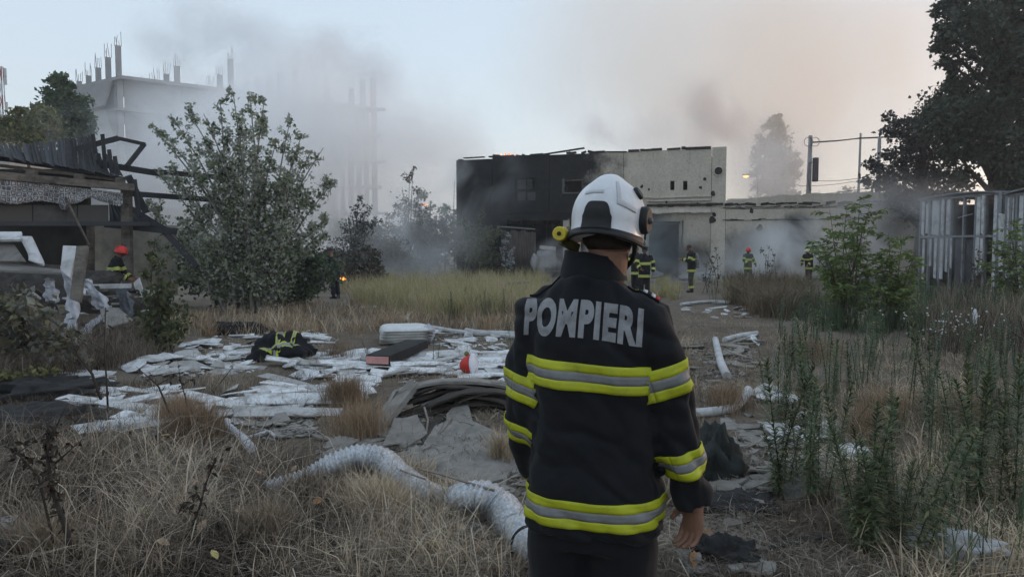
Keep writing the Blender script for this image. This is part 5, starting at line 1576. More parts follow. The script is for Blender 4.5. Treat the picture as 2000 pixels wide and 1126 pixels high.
def grasses():
    straw = leaf_mat('straw', [(.065, .050, .038), (.12, .095, .070), (.20, .16, .115), (.32, .265, .19)], .85, .15, gain=1.9)
    greyst = leaf_mat('grey_straw', [(.036, .028, .021), (.085, .068, .053), (.17, .142, .112), (.33, .285, .225)], .85, .1)
    rust = leaf_mat('rust_straw', [(.07, .048, .032), (.14, .100, .066), (.24, .18, .118)], .85, .15, gain=1.8)
    ygr = leaf_mat('yellow_grass', [(.14, .13, .055), (.21, .195, .09), (.28, .25, .13), (.33, .28, .17)], .8, .25, gain=1.4)
    grn = leaf_mat('weed_green', [(.025, .042, .024), (.045, .068, .038), (.075, .10, .058)], .7, .2)
    brn = leaf_mat('brush_brown', [(.055, .042, .028), (.10, .078, .052), (.16, .125, .082)], .85, .1)
    drk = leaf_mat('dark_litter', [(.018, .014, .011), (.04, .031, .024), (.085, .066, .05), (.16, .13, .10)], .9, .05, gain=1.2)
    near = [(-120, 870), (300, 850), (430, 850), (560, 880), (640, 930), (760, 930), (850, 1000), (1000, 1075), (1040, 1160), (-120, 1160)]
    blades('dry_grass', 'matted grey brown dry grass in the foreground', spread(near, 22000), (.05, .22), .0025, 1.5, greyst, thin=True)
    blades('dry_grass', 'brown dry grass tufts in the foreground', spread(near, 11000, 200, 24), (.10, .34), .0022, .75, straw, thin=True)
    blades('dry_grass', 'long dry stems bending over the foreground grass', spread(near, 900), (.3, .62), .0026, .9, greyst, .8)
    blades('straw_litter', 'dark broken stems pressed flat in the foreground', spread(near, 9000), (.05, .2), .0035, 3.2, drk)
    tuft = []
    for cx, cy, r_, n in ((730, 1010, 70, 1900), (520, 1060, 50, 900), (90, 1090, 60, 900), (600, 980, 50, 700), (890, 1010, 40, 600), (980, 900, 22, 500), (800, 960, 50, 700)):
        tuft += [(random.gauss(cx, r_ * .5), random.gauss(cy, r_ * .18)) for _ in range(n)]
    blades('straw_tuft', 'upright straw tufts before the silver duct', tuft, (.14, .34), .0024, .45, straw, .65)
    tuft = []
    for cx, cy, r_, n in ((675, 788, 38, 1700), (380, 860, 60, 2600), (350, 830, 50, 1500), (1420, 800, 40, 1200), (700, 850, 60, 1300), (660, 700, 30, 500), (1560, 690, 30, 700), (1690, 860, 50, 1500), (1720, 820, 60, 1500), (1880, 830, 80, 1800), (1600, 700, 60, 1200)):
        tuft += [(random.gauss(cx, r_ * .45), random.gauss(cy, r_ * .14)) for _ in range(n)]
    blades('straw_tuft', 'rust brown straw tufts between the board pieces', tuft, (.15, .42), .002, .4, rust, .5)
    left = [(-80, 690), (120, 650), (330, 640), (330, 690), (250, 720), (60, 760), (-80, 780)]
    blades('dry_grass', 'tangled dry growth under the debris heap', spread(left, 9000), (.2, .6), .003, .5, greyst, .35)
    mid = [(60, 780), (330, 740), (560, 735), (640, 740), (420, 780), (250, 850), (-40, 870), (-60, 800)]
    blades('dry_grass', 'thin dry grass between the left white boards', spread(mid, 8000), (.06, .22), .002, .9, greyst, .3)
    deb = [(330, 690), (700, 640), (1000, 660), (1000, 760), (640, 790), (420, 850), (250, 850)]
    blades('dry_grass', 'sparse dry grass poking between the white boards', spread(deb, 5200, 150, 16), (.06, .22), .002, .6, straw, .45)
    back = [(330, 625), (520, 605), (720, 590), (1010, 600), (1010, 650), (840, 640), (640, 655), (430, 655), (340, 660)]
    blades('rust_grass', 'rust coloured dry grass behind the white boards', spread(back, 11000, 200, 14), (.10, .42), .005, .7, rust, thin=True)
    blades('dry_grass', 'straw stems among the rust coloured grass', spread(back, 2500), (.15, .6), .005, .6, straw, .75)
    tall = [(650, 560), (740, 545), (840, 535), (1060, 528), (1060, 615), (860, 625), (700, 600)]
    blades('tall_grass', 'tall yellow green grass before the smoky scrub', spread(tall, 24000, 420, 13), (.25, .95), .007, .5, ygr, thin=True)
    blades('tall_grass', 'pale seed stems over the yellow grass', spread(tall, 2600), (.6, 1.15), .006, .3, ygr, .9)
    blades('dry_grass', 'straw and brown stems mixed in the yellow grass', spread(tall, 7000, 160, 13), (.2, .8), .007, .55, straw, .7)
    far = [(1050, 528), (1300, 530), (1420, 535), (1440, 575), (1320, 600), (1200, 605), (1040, 600)]
    blades('tall_grass', 'patchy dry grass round the far firefighters', spread(far, 7000, 60, 14), (.2, .6), .007, .4, ygr, .6)
    path = [(1330, 600), (1500, 600), (1520, 650), (1480, 760), (1400, 800), (1340, 760)]
    blades('dry_grass', 'thin trodden grass along the path', spread(path, 4200), (.04, .16), .003, .8, straw, .5)
    bush = [(1425, 545), (1480, 535), (1560, 540), (1600, 600), (1560, 625), (1430, 612)]
    blades('brown_brush', 'brown dry brushwood mound before the long wall', spread(bush, 7000, 120, 16), (.25, 1.05), .008, .8, brn, .4)
    right = [(1500, 600), (1700, 570), (2100, 560), (2100, 1160), (1820, 1160), (1640, 1000), (1560, 860), (1480, 760), (1510, 650)]
    blades('dry_grass', 'dry straw between the weeds on the right', spread(right, 16000, 420, 18), (.08, .32), .0036, 1.0, straw, .68, thin=True)
    blades('green_weeds', 'thin green weed stems mixed in the straw on the right', spread(right, 1000, 90, 14), (.2, .5), .004, .35, grn)
    low = [(1330, 1000), (1500, 990), (1640, 1000), (1820, 1020), (2050, 1000), (2050, 1160), (1320, 1160)]
    blades('dry_grass', 'short flattened grass near the hand and weeds', spread(low, 5000), (.04, .18), .0024, 1.6, greyst, .5, thin=True)
    midr = [(600, 780), (1000, 690), (1340, 620), (1500, 640), (1480, 760), (1400, 830), (1660, 960), (1600, 1150), (1000, 1150), (860, 1000), (640, 920)]
    blades('straw_litter', 'flat straw litter on the bare ground in the middle', spread(midr, 12000), (.03, .14), .0028, 1.9, greyst, .5)
    blades('dry_grass', 'low dry tufts on the trodden ground in the middle', spread([(1000, 615), (1330, 605), (1360, 800), (1340, 1000), (1010, 900), (1000, 700)], 7000, 150, 16), (.06, .26), .003, .8, straw, .5)
    blades('dry_grass', 'dry grass on the bank left of the dead stalks', spread([(-700, 660), (-90, 690), (-120, 1160), (-800, 1160)], 9000, 220, 22), (.08, .4), .0032, .8, greyst)
    rback = [(1560, 565), (1800, 545), (2100, 540), (2100, 640), (1700, 660), (1560, 630)]
    blades('green_weeds', 'dense green weed belt below the saplings', spread(rback, 6500, 240, 16), (.3, .8), .009, .3, grn, .5)
    rb2 = [(1840, 560), (2100, 600), (2100, 700), (1800, 690)]
    blades('brown_brush', 'brown dead stems behind the right weeds', spread(rb2, 3500), (.4, 1.0), .006, .35, greyst, .4)
grasses()
def weed_stem(H, nl, L, seed, mats, taper=True, w=.006, r0=.005):
    """upright weed stem of height H with narrow spiralling leaves, as one mesh"""
    random.seed(seed)
    mb = MB()
    bendx, bendy = random.uniform(-.10, .10) * H, random.uniform(-.10, .10) * H
    def cv(f): return Vector((bendx * f * f, bendy * f * f, H * f))
    mb.tube([cv(i / 6) for i in range(7)], [r0 * (1 - .75 * i / 6) for i in range(7)], 5, 0, r=.3)
    for i in range(nl):
        f = .10 + .90 * i / nl
        if random.random() < .12: continue
        a = i * 2.4 + random.uniform(-.6, .6)
        q = cv(f)
        l = L * (1.0 if f < .75 else 1.0 - (f - .75) * 2.4) * random.uniform(.45, 1.3)
        rise = .10 + .9 * f ** 2 + random.uniform(-.35, .3)
        d = Vector((math.cos(a), math.sin(a), rise)).normalized()
        s = Vector((-math.sin(a), math.cos(a), 0)) * w
        p1 = q + d * l * .5; d2 = (d + Vector((0, 0, -.55 + .3 * f))).normalized(); p2 = p1 + d2 * l * .55
        b = len(mb.v); mb.v += [tuple(q - s * .4), tuple(q + s * .4), tuple(p1 + s), tuple(p1 - s), tuple(p2)]
        rr = random.random()
        mb.face((b, b + 1, b + 2, b + 3), 1, rr); mb.face((b + 3, b + 2, b + 4), 1, rr)
    return mb.mesh('stem', mats)
def weeds():
    st = random.getstate()
    lf = leaf_mat('weed_leaf', [(.030, .046, .022), (.050, .072, .036), (.080, .105, .055), (.15, .14, .07)], .6, .2)
    lf2 = leaf_mat('weed_leaf_grey', [(.035, .058, .040), (.062, .090, .060), (.095, .125, .085)], .65, .2)
    sm = plain('weed_stem', (.05, .07, .035), .8)
    big = [weed_stem(1.0, 230, .10, 100 + k, [sm, lf], w=.0085) for k in range(6)]
    sml = [weed_stem(1.0, 90, .10, 200 + k, [sm, lf if k % 2 else lf2], w=.012, r0=.008) for k in range(6)]
    random.setstate(st)
    def clump(px, py, n, hmax, spreadr, label, group, meshes, hmin=.5, lean=.26):
        g = G(px, py)
        t = thing('tall_weed', label, 'weed', g, group)
        for k in range(n):
            h = hmax * (1 if k == 0 else random.uniform(hmin, .98))
            o = link('stem', random.choice(meshes), t)
            a = random.random() * 6.28; r_ = spreadr * random.random() ** .5
            x, y = math.cos(a) * r_, math.sin(a) * r_
            o.location = (x, y, gh(g.x + x, g.y + y) - g.z - .01)
            o.rotation_euler = (-y / max(spreadr, .01) * lean + random.uniform(-.05, .05), x / max(spreadr, .01) * lean + random.uniform(-.05, .05), random.random() * 6.28)
            s = h; o.scale = ((s * .75 + .28) * random.uniform(.7, 1.15), s * .75 + .28, s)
        return t
    # the ones near the camera, each with its own description
    for px, py, n, h, sp, lab in ((1728, 1085, 15, .90, .19, 'dense clump of dark green spiky weeds beside the white cloth'), (1572, 965, 14, 1.0, .26, 'broad clump of green spiky weeds by the grey cement fragments'), (1930, 1005, 9, 1.02, .18, 'green spiky weed clump growing out of the straw right of the white cloth'), (1815, 842, 3, 1.1, .05, 'tallest single spiky weed standing alone in the straw'), (1690, 735, 4, .75, .10, 'weed clump beside the rusty flat bar'), (1515, 835, 5, .80, .12, 'thin weed clump next to the raised hose end'), (1975, 850, 6, .85, .15, 'weed clump in front of the brown dead stems'), (1560, 770, 6, .95, .16, 'slender weed clump above the white shards'), (1640, 800, 5, .8, .15, 'weed clump between the white shards and the straw tuft'), (1905, 735, 5, .7, .15, 'weed clump by the small white flowers')):
        clump(px, py, n, h, sp, lab, None, big)
    # dropped side branches: one drooping green branch by the tarpaulin
    zones = [([(1500, 610), (1700, 600), (2020, 600), (2020, 700), (1650, 700), (1520, 680)], 60, (.45, .95), 'spiky green weed in the belt before the saplings', 'weeds before the saplings'),
             ([(1530, 690), (1650, 700), (2020, 700), (2020, 830), (1700, 800), (1560, 760)], 46, (.4, .85), 'spiky green weed in the straw right of the path', 'weeds right of the path'),
             ([(1760, 850), (2020, 840), (2020, 960), (1880, 960)], 12, (.4, .8), 'spiky green weed behind the straw near the white cloth', 'weeds behind the straw'),
             ([(860, 600), (1000, 600), (1000, 625), (870, 628)], 18, (.4, .75), 'dark weed spike in front of the yellow grass', 'weed spikes by the yellow grass'),
             ([(1390, 560), (1440, 560), (1440, 585), (1380, 585)], 9, (.5, .85), 'weed spike by the brown brushwood mound', 'weed spikes by the brushwood'),
             ([(980, 620), (1010, 630), (1010, 690), (985, 690)], 3, (.3, .5), 'small weed by the pale hose', 'small weeds by the hose')]
    for poly, n, hr, lab, grp in zones:
        for _ in range(n):
            px, py = sample(poly)
            ns, hh = random.choice([1, 2, 2, 3]), random.uniform(*hr); u_ = (hh - hr[0]) / (hr[1] - hr[0])
            clump(px, py, ns, hh, .12, ('tall ' if u_ > .66 else 'short ' if u_ < .33 else '') + ['', 'single stemmed ', 'twin stemmed ', 'three stemmed '][ns] + lab, grp, sml, .6, .1)
    for px, py, h, lab in ((725, 712, .4, 'lone green weed growing through the boards by the foam beam'), (850, 708, .38, 'lone green weed between the foam beam and the red bag')):
        clump(px, py, 2, h, .05, lab, None, sml)
    # pale flower dots on the right
    g = G(1875, 690); mb = MB()
    for k in range(70):
        q = g + Vector((random.gauss(-.2, .35), random.gauss(0, .4), random.uniform(.3, .75))); mb.ball(q, .016, None, .012, None, 5, 3)
    t = thing('flower_clump', 'weed clump with many tiny white flowers and a white bag scrap', 'weed', g)
    tag(mb.build('flowers', plain('white_petal', (.6, .6, .6)), t), kind='stuff')
    for k in range(24):
        mb = MB(); q = g + Vector((random.gauss(-.2, .3), random.gauss(0, .35), 0)); mb.tube([q, q + Vector((random.gauss(0, .08), 0, random.uniform(.4, .75)))], .004, 4)
        mb.build('stem', sm, t)
    q = P(1904, 618, g.y + .5); mb = MB(); mb.ball(q, .04, .03, .13, None, 8, 8, fn=lambda v: v * (1 + .4 * mnoise.noise(v * 3)))
    o = mb.build('plastic_scrap', plain('bag_white', (.6, .62, .64)), None, q); o.location = q; tag(o, 'small white plastic scrap caught in the weed tops', 'plastic scrap')
    # --- dead stalks on the left
    dead = leaf_mat('dead_leaf', [(.026, .020, .016), (.048, .038, .030), (.085, .068, .052)], .9, .05, gain=1.0)
    ds = plain('dead_stem', (.045, .036, .030), .95)
    def dead_stalk(path, r0, nl, lab, Y, leafL=.06):
        pts = [P(px, py, Y + (py - path[0][1]) * 0) for px, py in path]
        g = Vector((pts[0].x, pts[0].y, gh(pts[0].x, pts[0].y)))
        t = thing('dead_stalk', lab, 'weed', g)
        mb = MB(); mb.tube([g] + pts[1:], [r0 * (1 - .7 * i / len(pts)) for i in range(len(pts))], 6)
        branches = []
        for k in range(max(2, nl // 22)):
            i = random.randint(1, len(pts) - 2) if len(pts) > 2 else 0
            q = pts[i].lerp(pts[i + 1], random.random()); l = random.uniform(.12, .3)
            e = q + Vector((random.uniform(-1, 1) * l, random.uniform(-.6, .6) * l, random.uniform(.2, 1) * l)); branches.append((q, e)); mb.tube([q, e], [r0 * .4, r0 * .12], 4)
        mb.build('stem', ds, t)
        L = []
        for k in range(nl):
            if branches and random.random() < .5:
                a, b = random.choice(branches); q = a.lerp(b, random.random())
            else:
                i = random.randint(0, len(pts) - 2); q = pts[i].lerp(pts[i + 1], random.random())
            L.append(tuple(q + Vector((random.gauss(0, .012), random.gauss(0, .012), random.gauss(0, .012)))))
        link('leaves', leaf_mesh('leaves', np.array(L), leafL, dead, g, .1, .5, droop=.6), t)
    dead_stalk([(150, 1126), (132, 1040), (112, 985), (98, 940), (92, 880), (100, 840)], .016, 170, 'thick dark dead stalk with withered leaves in the dry grass', 3.35, .045)
    dead_stalk([(112, 990), (75, 930), (40, 890), (10, 870)], .007, 50, 'side branch of withered weed spreading to the left', 3.4, .04)
    dead_stalk([(330, 1110), (370, 1040), (390, 990), (400, 950), (418, 900)], .009, 80, 'slender dead stalk with curled leaves left of the duct', 3.6, .04)
    dead_stalk([(205, 800), (180, 730), (150, 690), (135, 650)], .016, 20, 'bent dark dead stalk before the debris heap', 7.0, .05)
    dead_stalk([(212, 830), (208, 740), (204, 690), (206, 600)], .011, 20, 'straight dark dead stalk before the debris heap', 6.8, .05)
    dead_stalk([(338, 838), (325, 790), (310, 755), (290, 735)], .012, 16, 'dark dead stalk arching over the white boards', 6.0, .045)
    dead_stalk([(372, 815), (362, 775), (350, 735)], .008, 12, 'short dark dead stalk between the white boards', 6.2, .045)
    dead_stalk([(420, 745), (440, 735), (455, 715)], .006, 6, 'thin bent twig standing on the white boards', 8.2, .04)
    # --- leafy weeds by the ruin and dry bush at the left edge
    oldl = leaf_mat('old_leaf', [(.05, .045, .03), (.085, .075, .05), (.12, .115, .06), (.20, .20, .17)], .8, .15, back=(.16, .16, .14))
    c = G(45, 730)
    blob_tree('dry_shrub', 'withered shrub with grey and yellow leaves at the left edge', 'bush', c, c + Vector((0, 0, 1.2)), [(P(px, py, c.y + random.uniform(-.4, .4)), (.36, .35, .26), 170) for px, py in ((10, 600), (40, 590), (80, 610), (20, 650), (70, 650), (110, 665), (30, 690), (90, 700), (-10, 700), (-15, 640), (120, 700))], .11, oldl, .03, clump=14, shell=.2)
    c = G(310, 690)
    stem_tree('leafy_weed', 'tall leafy weed at the corner between the burnt house and the white poplar', 'weed', c, [(P(px, py, c.y), .7, 1) for px, py in ((298, 500), (312, 520), (285, 545), (330, 550), (320, 580), (300, 600))], .10, 170, leaf_mat('olive_leaf', [(.03, .04, .02), (.055, .065, .03), (.10, .10, .045)]), env=.38, start=.05, trunk_r=.03)
    c = G(60, 765)
    blob_tree('low_weed', 'low yellow green weed before the folded black sheet', 'weed', c, c + Vector((0, 0, .3)), [(c + Vector((random.uniform(-.35, .35), 0, .15)), (.22, .18, .12), 90) for _ in range(4)], .07, bpy.data.materials['yellow_green'], .01, clump=12)
    # --- green saplings on the right (ash-leaved maple)
    mp = leaf_mat('maple_leaf', [(.030, .048, .018), (.055, .082, .028), (.085, .12, .040), (.12, .15, .055)], .6, .35, gain=2.0)
    def maple(label, base, apx, nlf, env, leaf=.125, Yj=.8):
        b = G(*base)
        t = thing('maple_sapling', label, 'tree', b)
        mb = MB(); pts, dirs = [], []
        for px, py in apx:
            ap = P(px, py, b.y + random.uniform(-Yj, Yj)); b0 = b + Vector((random.uniform(-.2, .2), random.uniform(-.2, .2), -.05))
            mid = b0.lerp(ap, .5) + Vector(((b0.x - ap.x) * .25, 0, .15 * (ap - b0).length))
            cv = lambda f: b0 * (1 - f) ** 2 + mid * 2 * f * (1 - f) + ap * f * f
            mb.tube([cv(i / 8) for i in range(9)], [.022 * (1 - .85 * i / 8) for i in range(9)], 5)
            for k in range(nlf):
                f = .25 + .75 * k / nlf; q = cv(f); a = random.random() * 6.28; l = env * random.uniform(.5, 1.1) * (1.15 - .6 * f)
                e = q + Vector((math.cos(a) * l, math.sin(a) * l, l * random.uniform(.1, .6)))
                mb.tube([q, e], [.006, .003], 4, cap=False)
                for j in range(7):       # compound leaf: leaflets along the drooping stalk
                    g_ = .35 + .65 * j / 6
                    s = q.lerp(e, g_) + Vector((0, 0, -.10 * g_ * g_ * l))
                    for sgn in (-1, 1) if j < 6 else (0,):
                        dv = (e - q).normalized() * .6 + Vector((-math.sin(a), math.cos(a), 0)) * sgn + Vector((0, 0, -.45))
                        pts.append(tuple(s)); dirs.append(tuple(dv))
        mb.build('trunk', BARK, t)
        link('crown', leaf_mesh('crown', np.array(pts), leaf, mp, b, .5, .42, dirs=np.array(dirs)), t)
    maple('tall green maple sapling before the smoky wall', (1655, 640), [(1680, 385), (1655, 400), (1620, 410), (1700, 400), (1640, 450), (1600, 470), (1690, 450), (1660, 480), (1580, 490), (1620, 520), (1700, 500), (1640, 560)], 17, .55)
    maple('broad green maple sapling right of the tall one', (1740, 640), [(1735, 455), (1765, 460), (1790, 490), (1750, 500), (1720, 520), (1800, 530), (1770, 550), (1710, 560), (1740, 570)], 16, .5)
    maple('green maple bush before the second shed', (1985, 610), [(1960, 430), (1985, 440), (2010, 420), (1935, 470), (1970, 480), (2000, 490), (1920, 510), (1960, 540), (2020, 520), (1990, 560)], 17, .55)
    # dry spindly plants far back
    for px, py, yt, lab in ((1388, 575, 480, 'dry forked weed standing by the firefighter with the air cylinder'), (1500, 560, 478, 'dark forked dead weed in the low smoke'), (1905, 590, 480, 'tall dry weeds before the shed opening')):
        c = G(px, py)
        stem_tree('dry_weed', lab, 'weed', c, [(P(px + d_, yt + random.uniform(0, 25), c.y), .4, .5) for d_ in (-12, -4, 3, 9, 15)], .10, 40, bpy.data.materials['dry_leaf'], env=.35, trunk_r=.02)
    # brush mound support: woody twigs
weeds()
# ================================================================== people
SKIN = geo_mat('skin', (.17, .088, .058), (.24, .13, .088), 14, .55, bmp=.15)
HAIR = plain('dark_hair', (.018, .014, .012), .7)
BLACKP = geo_mat('black_plastic', (.011, .011, .012), (.018, .018, .019), 20, .55, bmp=.05, spec=.3)
def ring_band(mb, c, ax, r1, r2, h, xdir=None, n=24):
    """yellow-silver-yellow ring round a limb"""
    ax = Vector(ax).normalized()
    x = (Vector(xdir) if xdir is not None else ax.orthogonal()); x = (x - ax * x.dot(ax)).normalized(); y = ax.cross(x)
    for k, (f0, f1, m) in enumerate(((-.5, -.17, 0), (-.17, .17, 1), (.17, .5, 0))):
        rg = [[Vector(c) + ax * h * f + x * math.cos(2 * math.pi * i / n) * r1 + y * math.sin(2 * math.pi * i / n) * r2 for i in range(n)] for f in (f0, f1)]
        mb.loft(rg, m, 0, cap=False)
def ell_ring(c, rx, ry, rot=0.0, n=36, e=2.4, tilt=0.0):
    out = []
    for i in range(n):
        a = 2 * math.pi * i / n
        ca, sa = math.cos(a), math.sin(a)
        x = rx * math.copysign(abs(ca) ** (2 / e), ca); y = ry * math.copysign(abs(sa) ** (2 / e), sa)
        out.append(Vector((c[0] + x * math.cos(rot) - y * math.sin(rot), c[1] + x * math.sin(rot) + y * math.cos(rot), c[2] + tilt * y)))
    return out
def hand_tubes(mb, wrist, fdir, pdir, s=1.0, curl=.5, side=1):
    """palm and five bent fingers; fdir: fingers point, pdir: palm faces; side: thumb side sign"""
    f = Vector(fdir).normalized(); p = Vector(pdir); p = (p - f * p.dot(f)).normalized(); a = f.cross(p) * side
    w = Vector(wrist)
    rg = []
    for d, wd, th in ((-.02, .027, .020), (.02, .034, .019), (.055, .042, .017), (.088, .042, .014), (.10, .036, .010)):
        c = w + f * d * s
        rg.append([c + a * math.cos(t) * wd * s + p * math.sin(t) * th * s for t in np.linspace(0, 2 * math.pi, 12, endpoint=False)])
    mb.loft(rg)
    for k, (off, L) in enumerate(((.033, .072), (.0115, .080), (-.0105, .075), (-.031, .058))):
        q = w + f * .088 * s + a * off * s; pts = [q - f * .015 * s]; d = f.copy(); q2 = q
        for j, seg in enumerate((.45, .32, .23)):
            ang = curl * (.5 + .5 * j) * (1 + .12 * k)
            d = (d * math.cos(ang) + p * math.sin(ang)).normalized()
            q2 = q2 + d * L * seg * s; pts.append(q2)
        mb.tube(pts, [.0092 * s, .0088 * s, .0082 * s, .007 * s], 8)
    t0 = w + f * .025 * s + a * .030 * s
    t1 = t0 + (f * .55 + a * .75 + p * .25).normalized() * .038 * s; t2 = t1 + (f * .85 + a * .25 + p * .45).normalized() * .032 * s
    mb.tube([w + f * .01 * s + a * .012 * s, t0, t1, t2], [.016 * s, .014 * s, .0115 * s, .009 * s], 8)
def head_shape(mb, c, yaw, pitch=0.0, s=1.0, ears=True):
    M = Matrix.Rotation(yaw, 3, 'Z') @ Matrix.Rotation(pitch, 3, 'X')
    def fn(v):
        q = v.copy()
        if q.z < 0: q.x *= 1 + .28 * q.z; q.y *= 1 + (.10 if q.y > 0 else .35) * q.z
        return q
    mb.ball(c, .078 * s, .098 * s, .118 * s, M, 24, 18, fn=fn)
    c = Vector(c)
    mb.tube([c + M @ Vector((0, .088, .02)) * s, c + M @ Vector((0, .112, -.022)) * s, c + M @ Vector((0, .09, -.035)) * s], [.010 * s, .017 * s, .012 * s], 8)
    mb.tube([c + M @ Vector((-.022, .086, -.062)) * s, c + M @ Vector((0, .094, -.060)) * s, c + M @ Vector((.022, .086, -.062)) * s], [.006 * s, .010 * s, .006 * s], 8)
    for e in (-1, 1):
        if ears: mb.ball(c + M @ Vector((e * .080, -.005, -.005)) * s, .012 * s, .022 * s, .034 * s, M, 10, 8)
        mb.tube([c + M @ Vector((e * .045, .083, .022)) * s, c + M @ Vector((e * .018, .092, .026)) * s], .008 * s, 6)
    return M
def person(label, loc, yaw, J, coat, trous, bands=True, helmet=None, hair=True, cap=None, tee=False, tank=False, coat_len=.74, head_yaw=0, head_pitch=0.0, headoff=(0, 0, 0), lean=0.0, arms=None, phone=False, name='person'):
    """figure facing +Y in its own space; arms: {'l': (elbow, wrist, fingerdir), 'r': ...}; feet on z = 0"""
    t = thing(name, label, 'person', loc, rotz=yaw)
    def ln(v):
        v = Vector(v); k = max(0, v.z - .9)
        return v + Vector((0, lean * k, -.5 * abs(lean) * k * k * .6))
    legs = J
    sh = {s: ln((s * .19, -.01, 1.45)) for s in (-1, 1)}
    hipz = .93
    # ---- body: one continuous skin under the clothes
    body = MB()
    hc = ln((headoff[0], .03 + headoff[1], 1.66 + headoff[2]))
    body.loft([ell_ring(ln((0, 0, z)), rx, ry, n=20) for z, rx, ry in ((.84, .14, .10), (1.0, .145, .10), (1.2, .15, .10), (1.38, .17, .10), (1.47, .12, .08), (1.50, .06, .06))])
    body.tube([ln((0, -.01, 1.44)), ln((0, 0, 1.5)), hc + Vector((0, -.02, -.05))], [.062, .056, .055], 12)
    head_shape(body, hc, head_yaw, head_pitch)
    for s, key in ((-1, 'l'), (1, 'r')):
        el, wr, fd = arms[key]
        el, wr = ln(el), ln(wr)
        body.tube([sh[s], sh[s].lerp(el, .5), el, el.lerp(wr, .5), wr], [.055, .05, .042, .04, .03], 10)
        hand_tubes(body, wr, fd, (-s * .9, .2, -.1), 1.0, .45, s)
        kn, an = Vector(legs[key][0]), Vector(legs[key][1])
        body.tube([(s * .09, 0, .90), kn, an, an + Vector((0, .02, -.06))], [.085, .06, .045, .04], 10)
        body.tube([an + Vector((0, -.05, -.07)), an + Vector((0, .06, -.075)), an + Vector((0, .15, -.085))], [.04, .04, .03], 8)
    place_mesh('body', fuse(body, .012, 2, 'body'), SKIN, t)
    # ---- trousers and boots
    tr = MB()
    tr.loft([ell_ring((0, 0, z), rx, ry, n=20) for z, rx, ry in ((.80, .17, .13), (.90, .178, .135), (1.02, .165, .125))])
    for s, key in ((-1, 'l'), (1, 'r')):
        kn, an = Vector(legs[key][0]), Vector(legs[key][1])
        tr.tube([(s * .085, 0, .92), Vector((s * .09, 0, .8)), kn, kn.lerp(an, .5), an + Vector((0, 0, .06))], [.10, .105, .088, .082, .085], 12)
    place_mesh('trousers', fuse(tr, .014, 3, 'trousers'), trous, t)
    for s, key in ((-1, 'l'), (1, 'r')):
        an = Vector(legs[key][1]); bt = MB()
        bt.tube([an + Vector((0, -.005, .12)), an + Vector((0, -.005, .0)), an + Vector((0, 0, -.06))], [.06, .058, .056], 12)
        bt.tube([an + Vector((0, -.06, -.05)), an + Vector((0, .04, -.05)), an + Vector((0, .13, -.06)), an + Vector((0, .18, -.065))], [.045, .05, .045, .028], 12)
        place_mesh('boot', fuse(bt, .01, 2, 'boot'), BLACKP, t)
        if bands == True and not tee:
            mb = MB(); kn = Vector(legs[key][0]); q = kn.lerp(an, .72); ring_band(mb, q, an - kn, .094, .094, .075); mb.build('reflective_band', [HIVIS, SILVER], t, (0, 0, 0))
    # ---- coat
    ct = MB(); z0 = coat_len
    prof = ((z0, .20, .155), (.95, .19, .15), (1.12, .19, .145), (1.3, .205, .145), (1.42, .19, .125), (1.48, .13, .10), (1.52, .08, .08)) if not tee else ((.90, .165, .125), (1.0, .165, .12), (1.2, .175, .12), (1.38, .19, .12), (1.45, .15, .10), (1.48, .075, .075))
    ct.loft([ell_ring(ln((0, 0, z)), rx, ry, n=24) for z, rx, ry in prof])
    for s, key in ((-1, 'l'), (1, 'r')):
        el, wr, fd = arms[key]; el, wr = ln(el), ln(wr)
        if tee: ct.tube([sh[s] + Vector((-s * .05, 0, 0)), sh[s], sh[s].lerp(el, .62)], [.075, .075, .062], 12)
        else: ct.tube([sh[s] + Vector((-s * .05, 0, 0)), sh[s], sh[s].lerp(el, .5), el, el.lerp(wr, .5), el.lerp(wr, .94)], [.085, .082, .078, .072, .065, .056], 12)
    if not tee: ct.tube([ln((0, -.01, 1.46)), ln((0, -.005, 1.56))], [.085, .078], 14)
    cm = fuse(ct, .013, 3, 'coat')
    place_mesh('shirt' if tee else 'coat', cm, coat, t)
    if bands:
        for z in ((z0 + .07, 1.23) if bands == True else (1.23,)):
            k = min(range(len(prof) - 1), key=lambda i: abs(prof[i][0] - z))
            rx = np.interp(z, [q[0] for q in prof], [q[1] for q in prof]); ry = np.interp(z, [q[0] for q in prof], [q[2] for q in prof])
            mb = MB()
            for f0, f1, m in ((-.5, -.17, 0), (-.17, .17, 1), (.17, .5, 0)):
                mb.loft([ell_ring(ln((0, 0, z + .085 * f)), rx + .010, ry + .010, n=30) for f in (f0, f1)], m, 0, cap=False)
            mb.build('reflective_band', [HIVIS, SILVER], t, (0, 0, 0))
        for s, key in ((-1, 'l'), (1, 'r')):
            el, wr, fd = arms[key]; el, wr = ln(el), ln(wr)
            for a, b, f, r_ in ((sh[s], el, .62, .085), (el, wr, .6, .072)):
                mb = MB(); ring_band(mb, a.lerp(b, f), b - a, r_, r_, .08); mb.build('reflective_band', [HIVIS, SILVER], t, (0, 0, 0))
    M = Matrix.Rotation(head_yaw, 3, 'Z') @ Matrix.Rotation(head_pitch, 3, 'X')
    if hair:
        mb = MB(); mb.ball(hc + M @ Vector((0, -.014, .022)), .087, .100, .110, M, 20, 14, fn=lambda v: Vector((v.x, v.y if v.y < .55 else .55 + (v.y - .55) * .4, v.z if v.z > -.3 else -.3)))
        mb.build('hair', HAIR, t, (0, 0, 0))
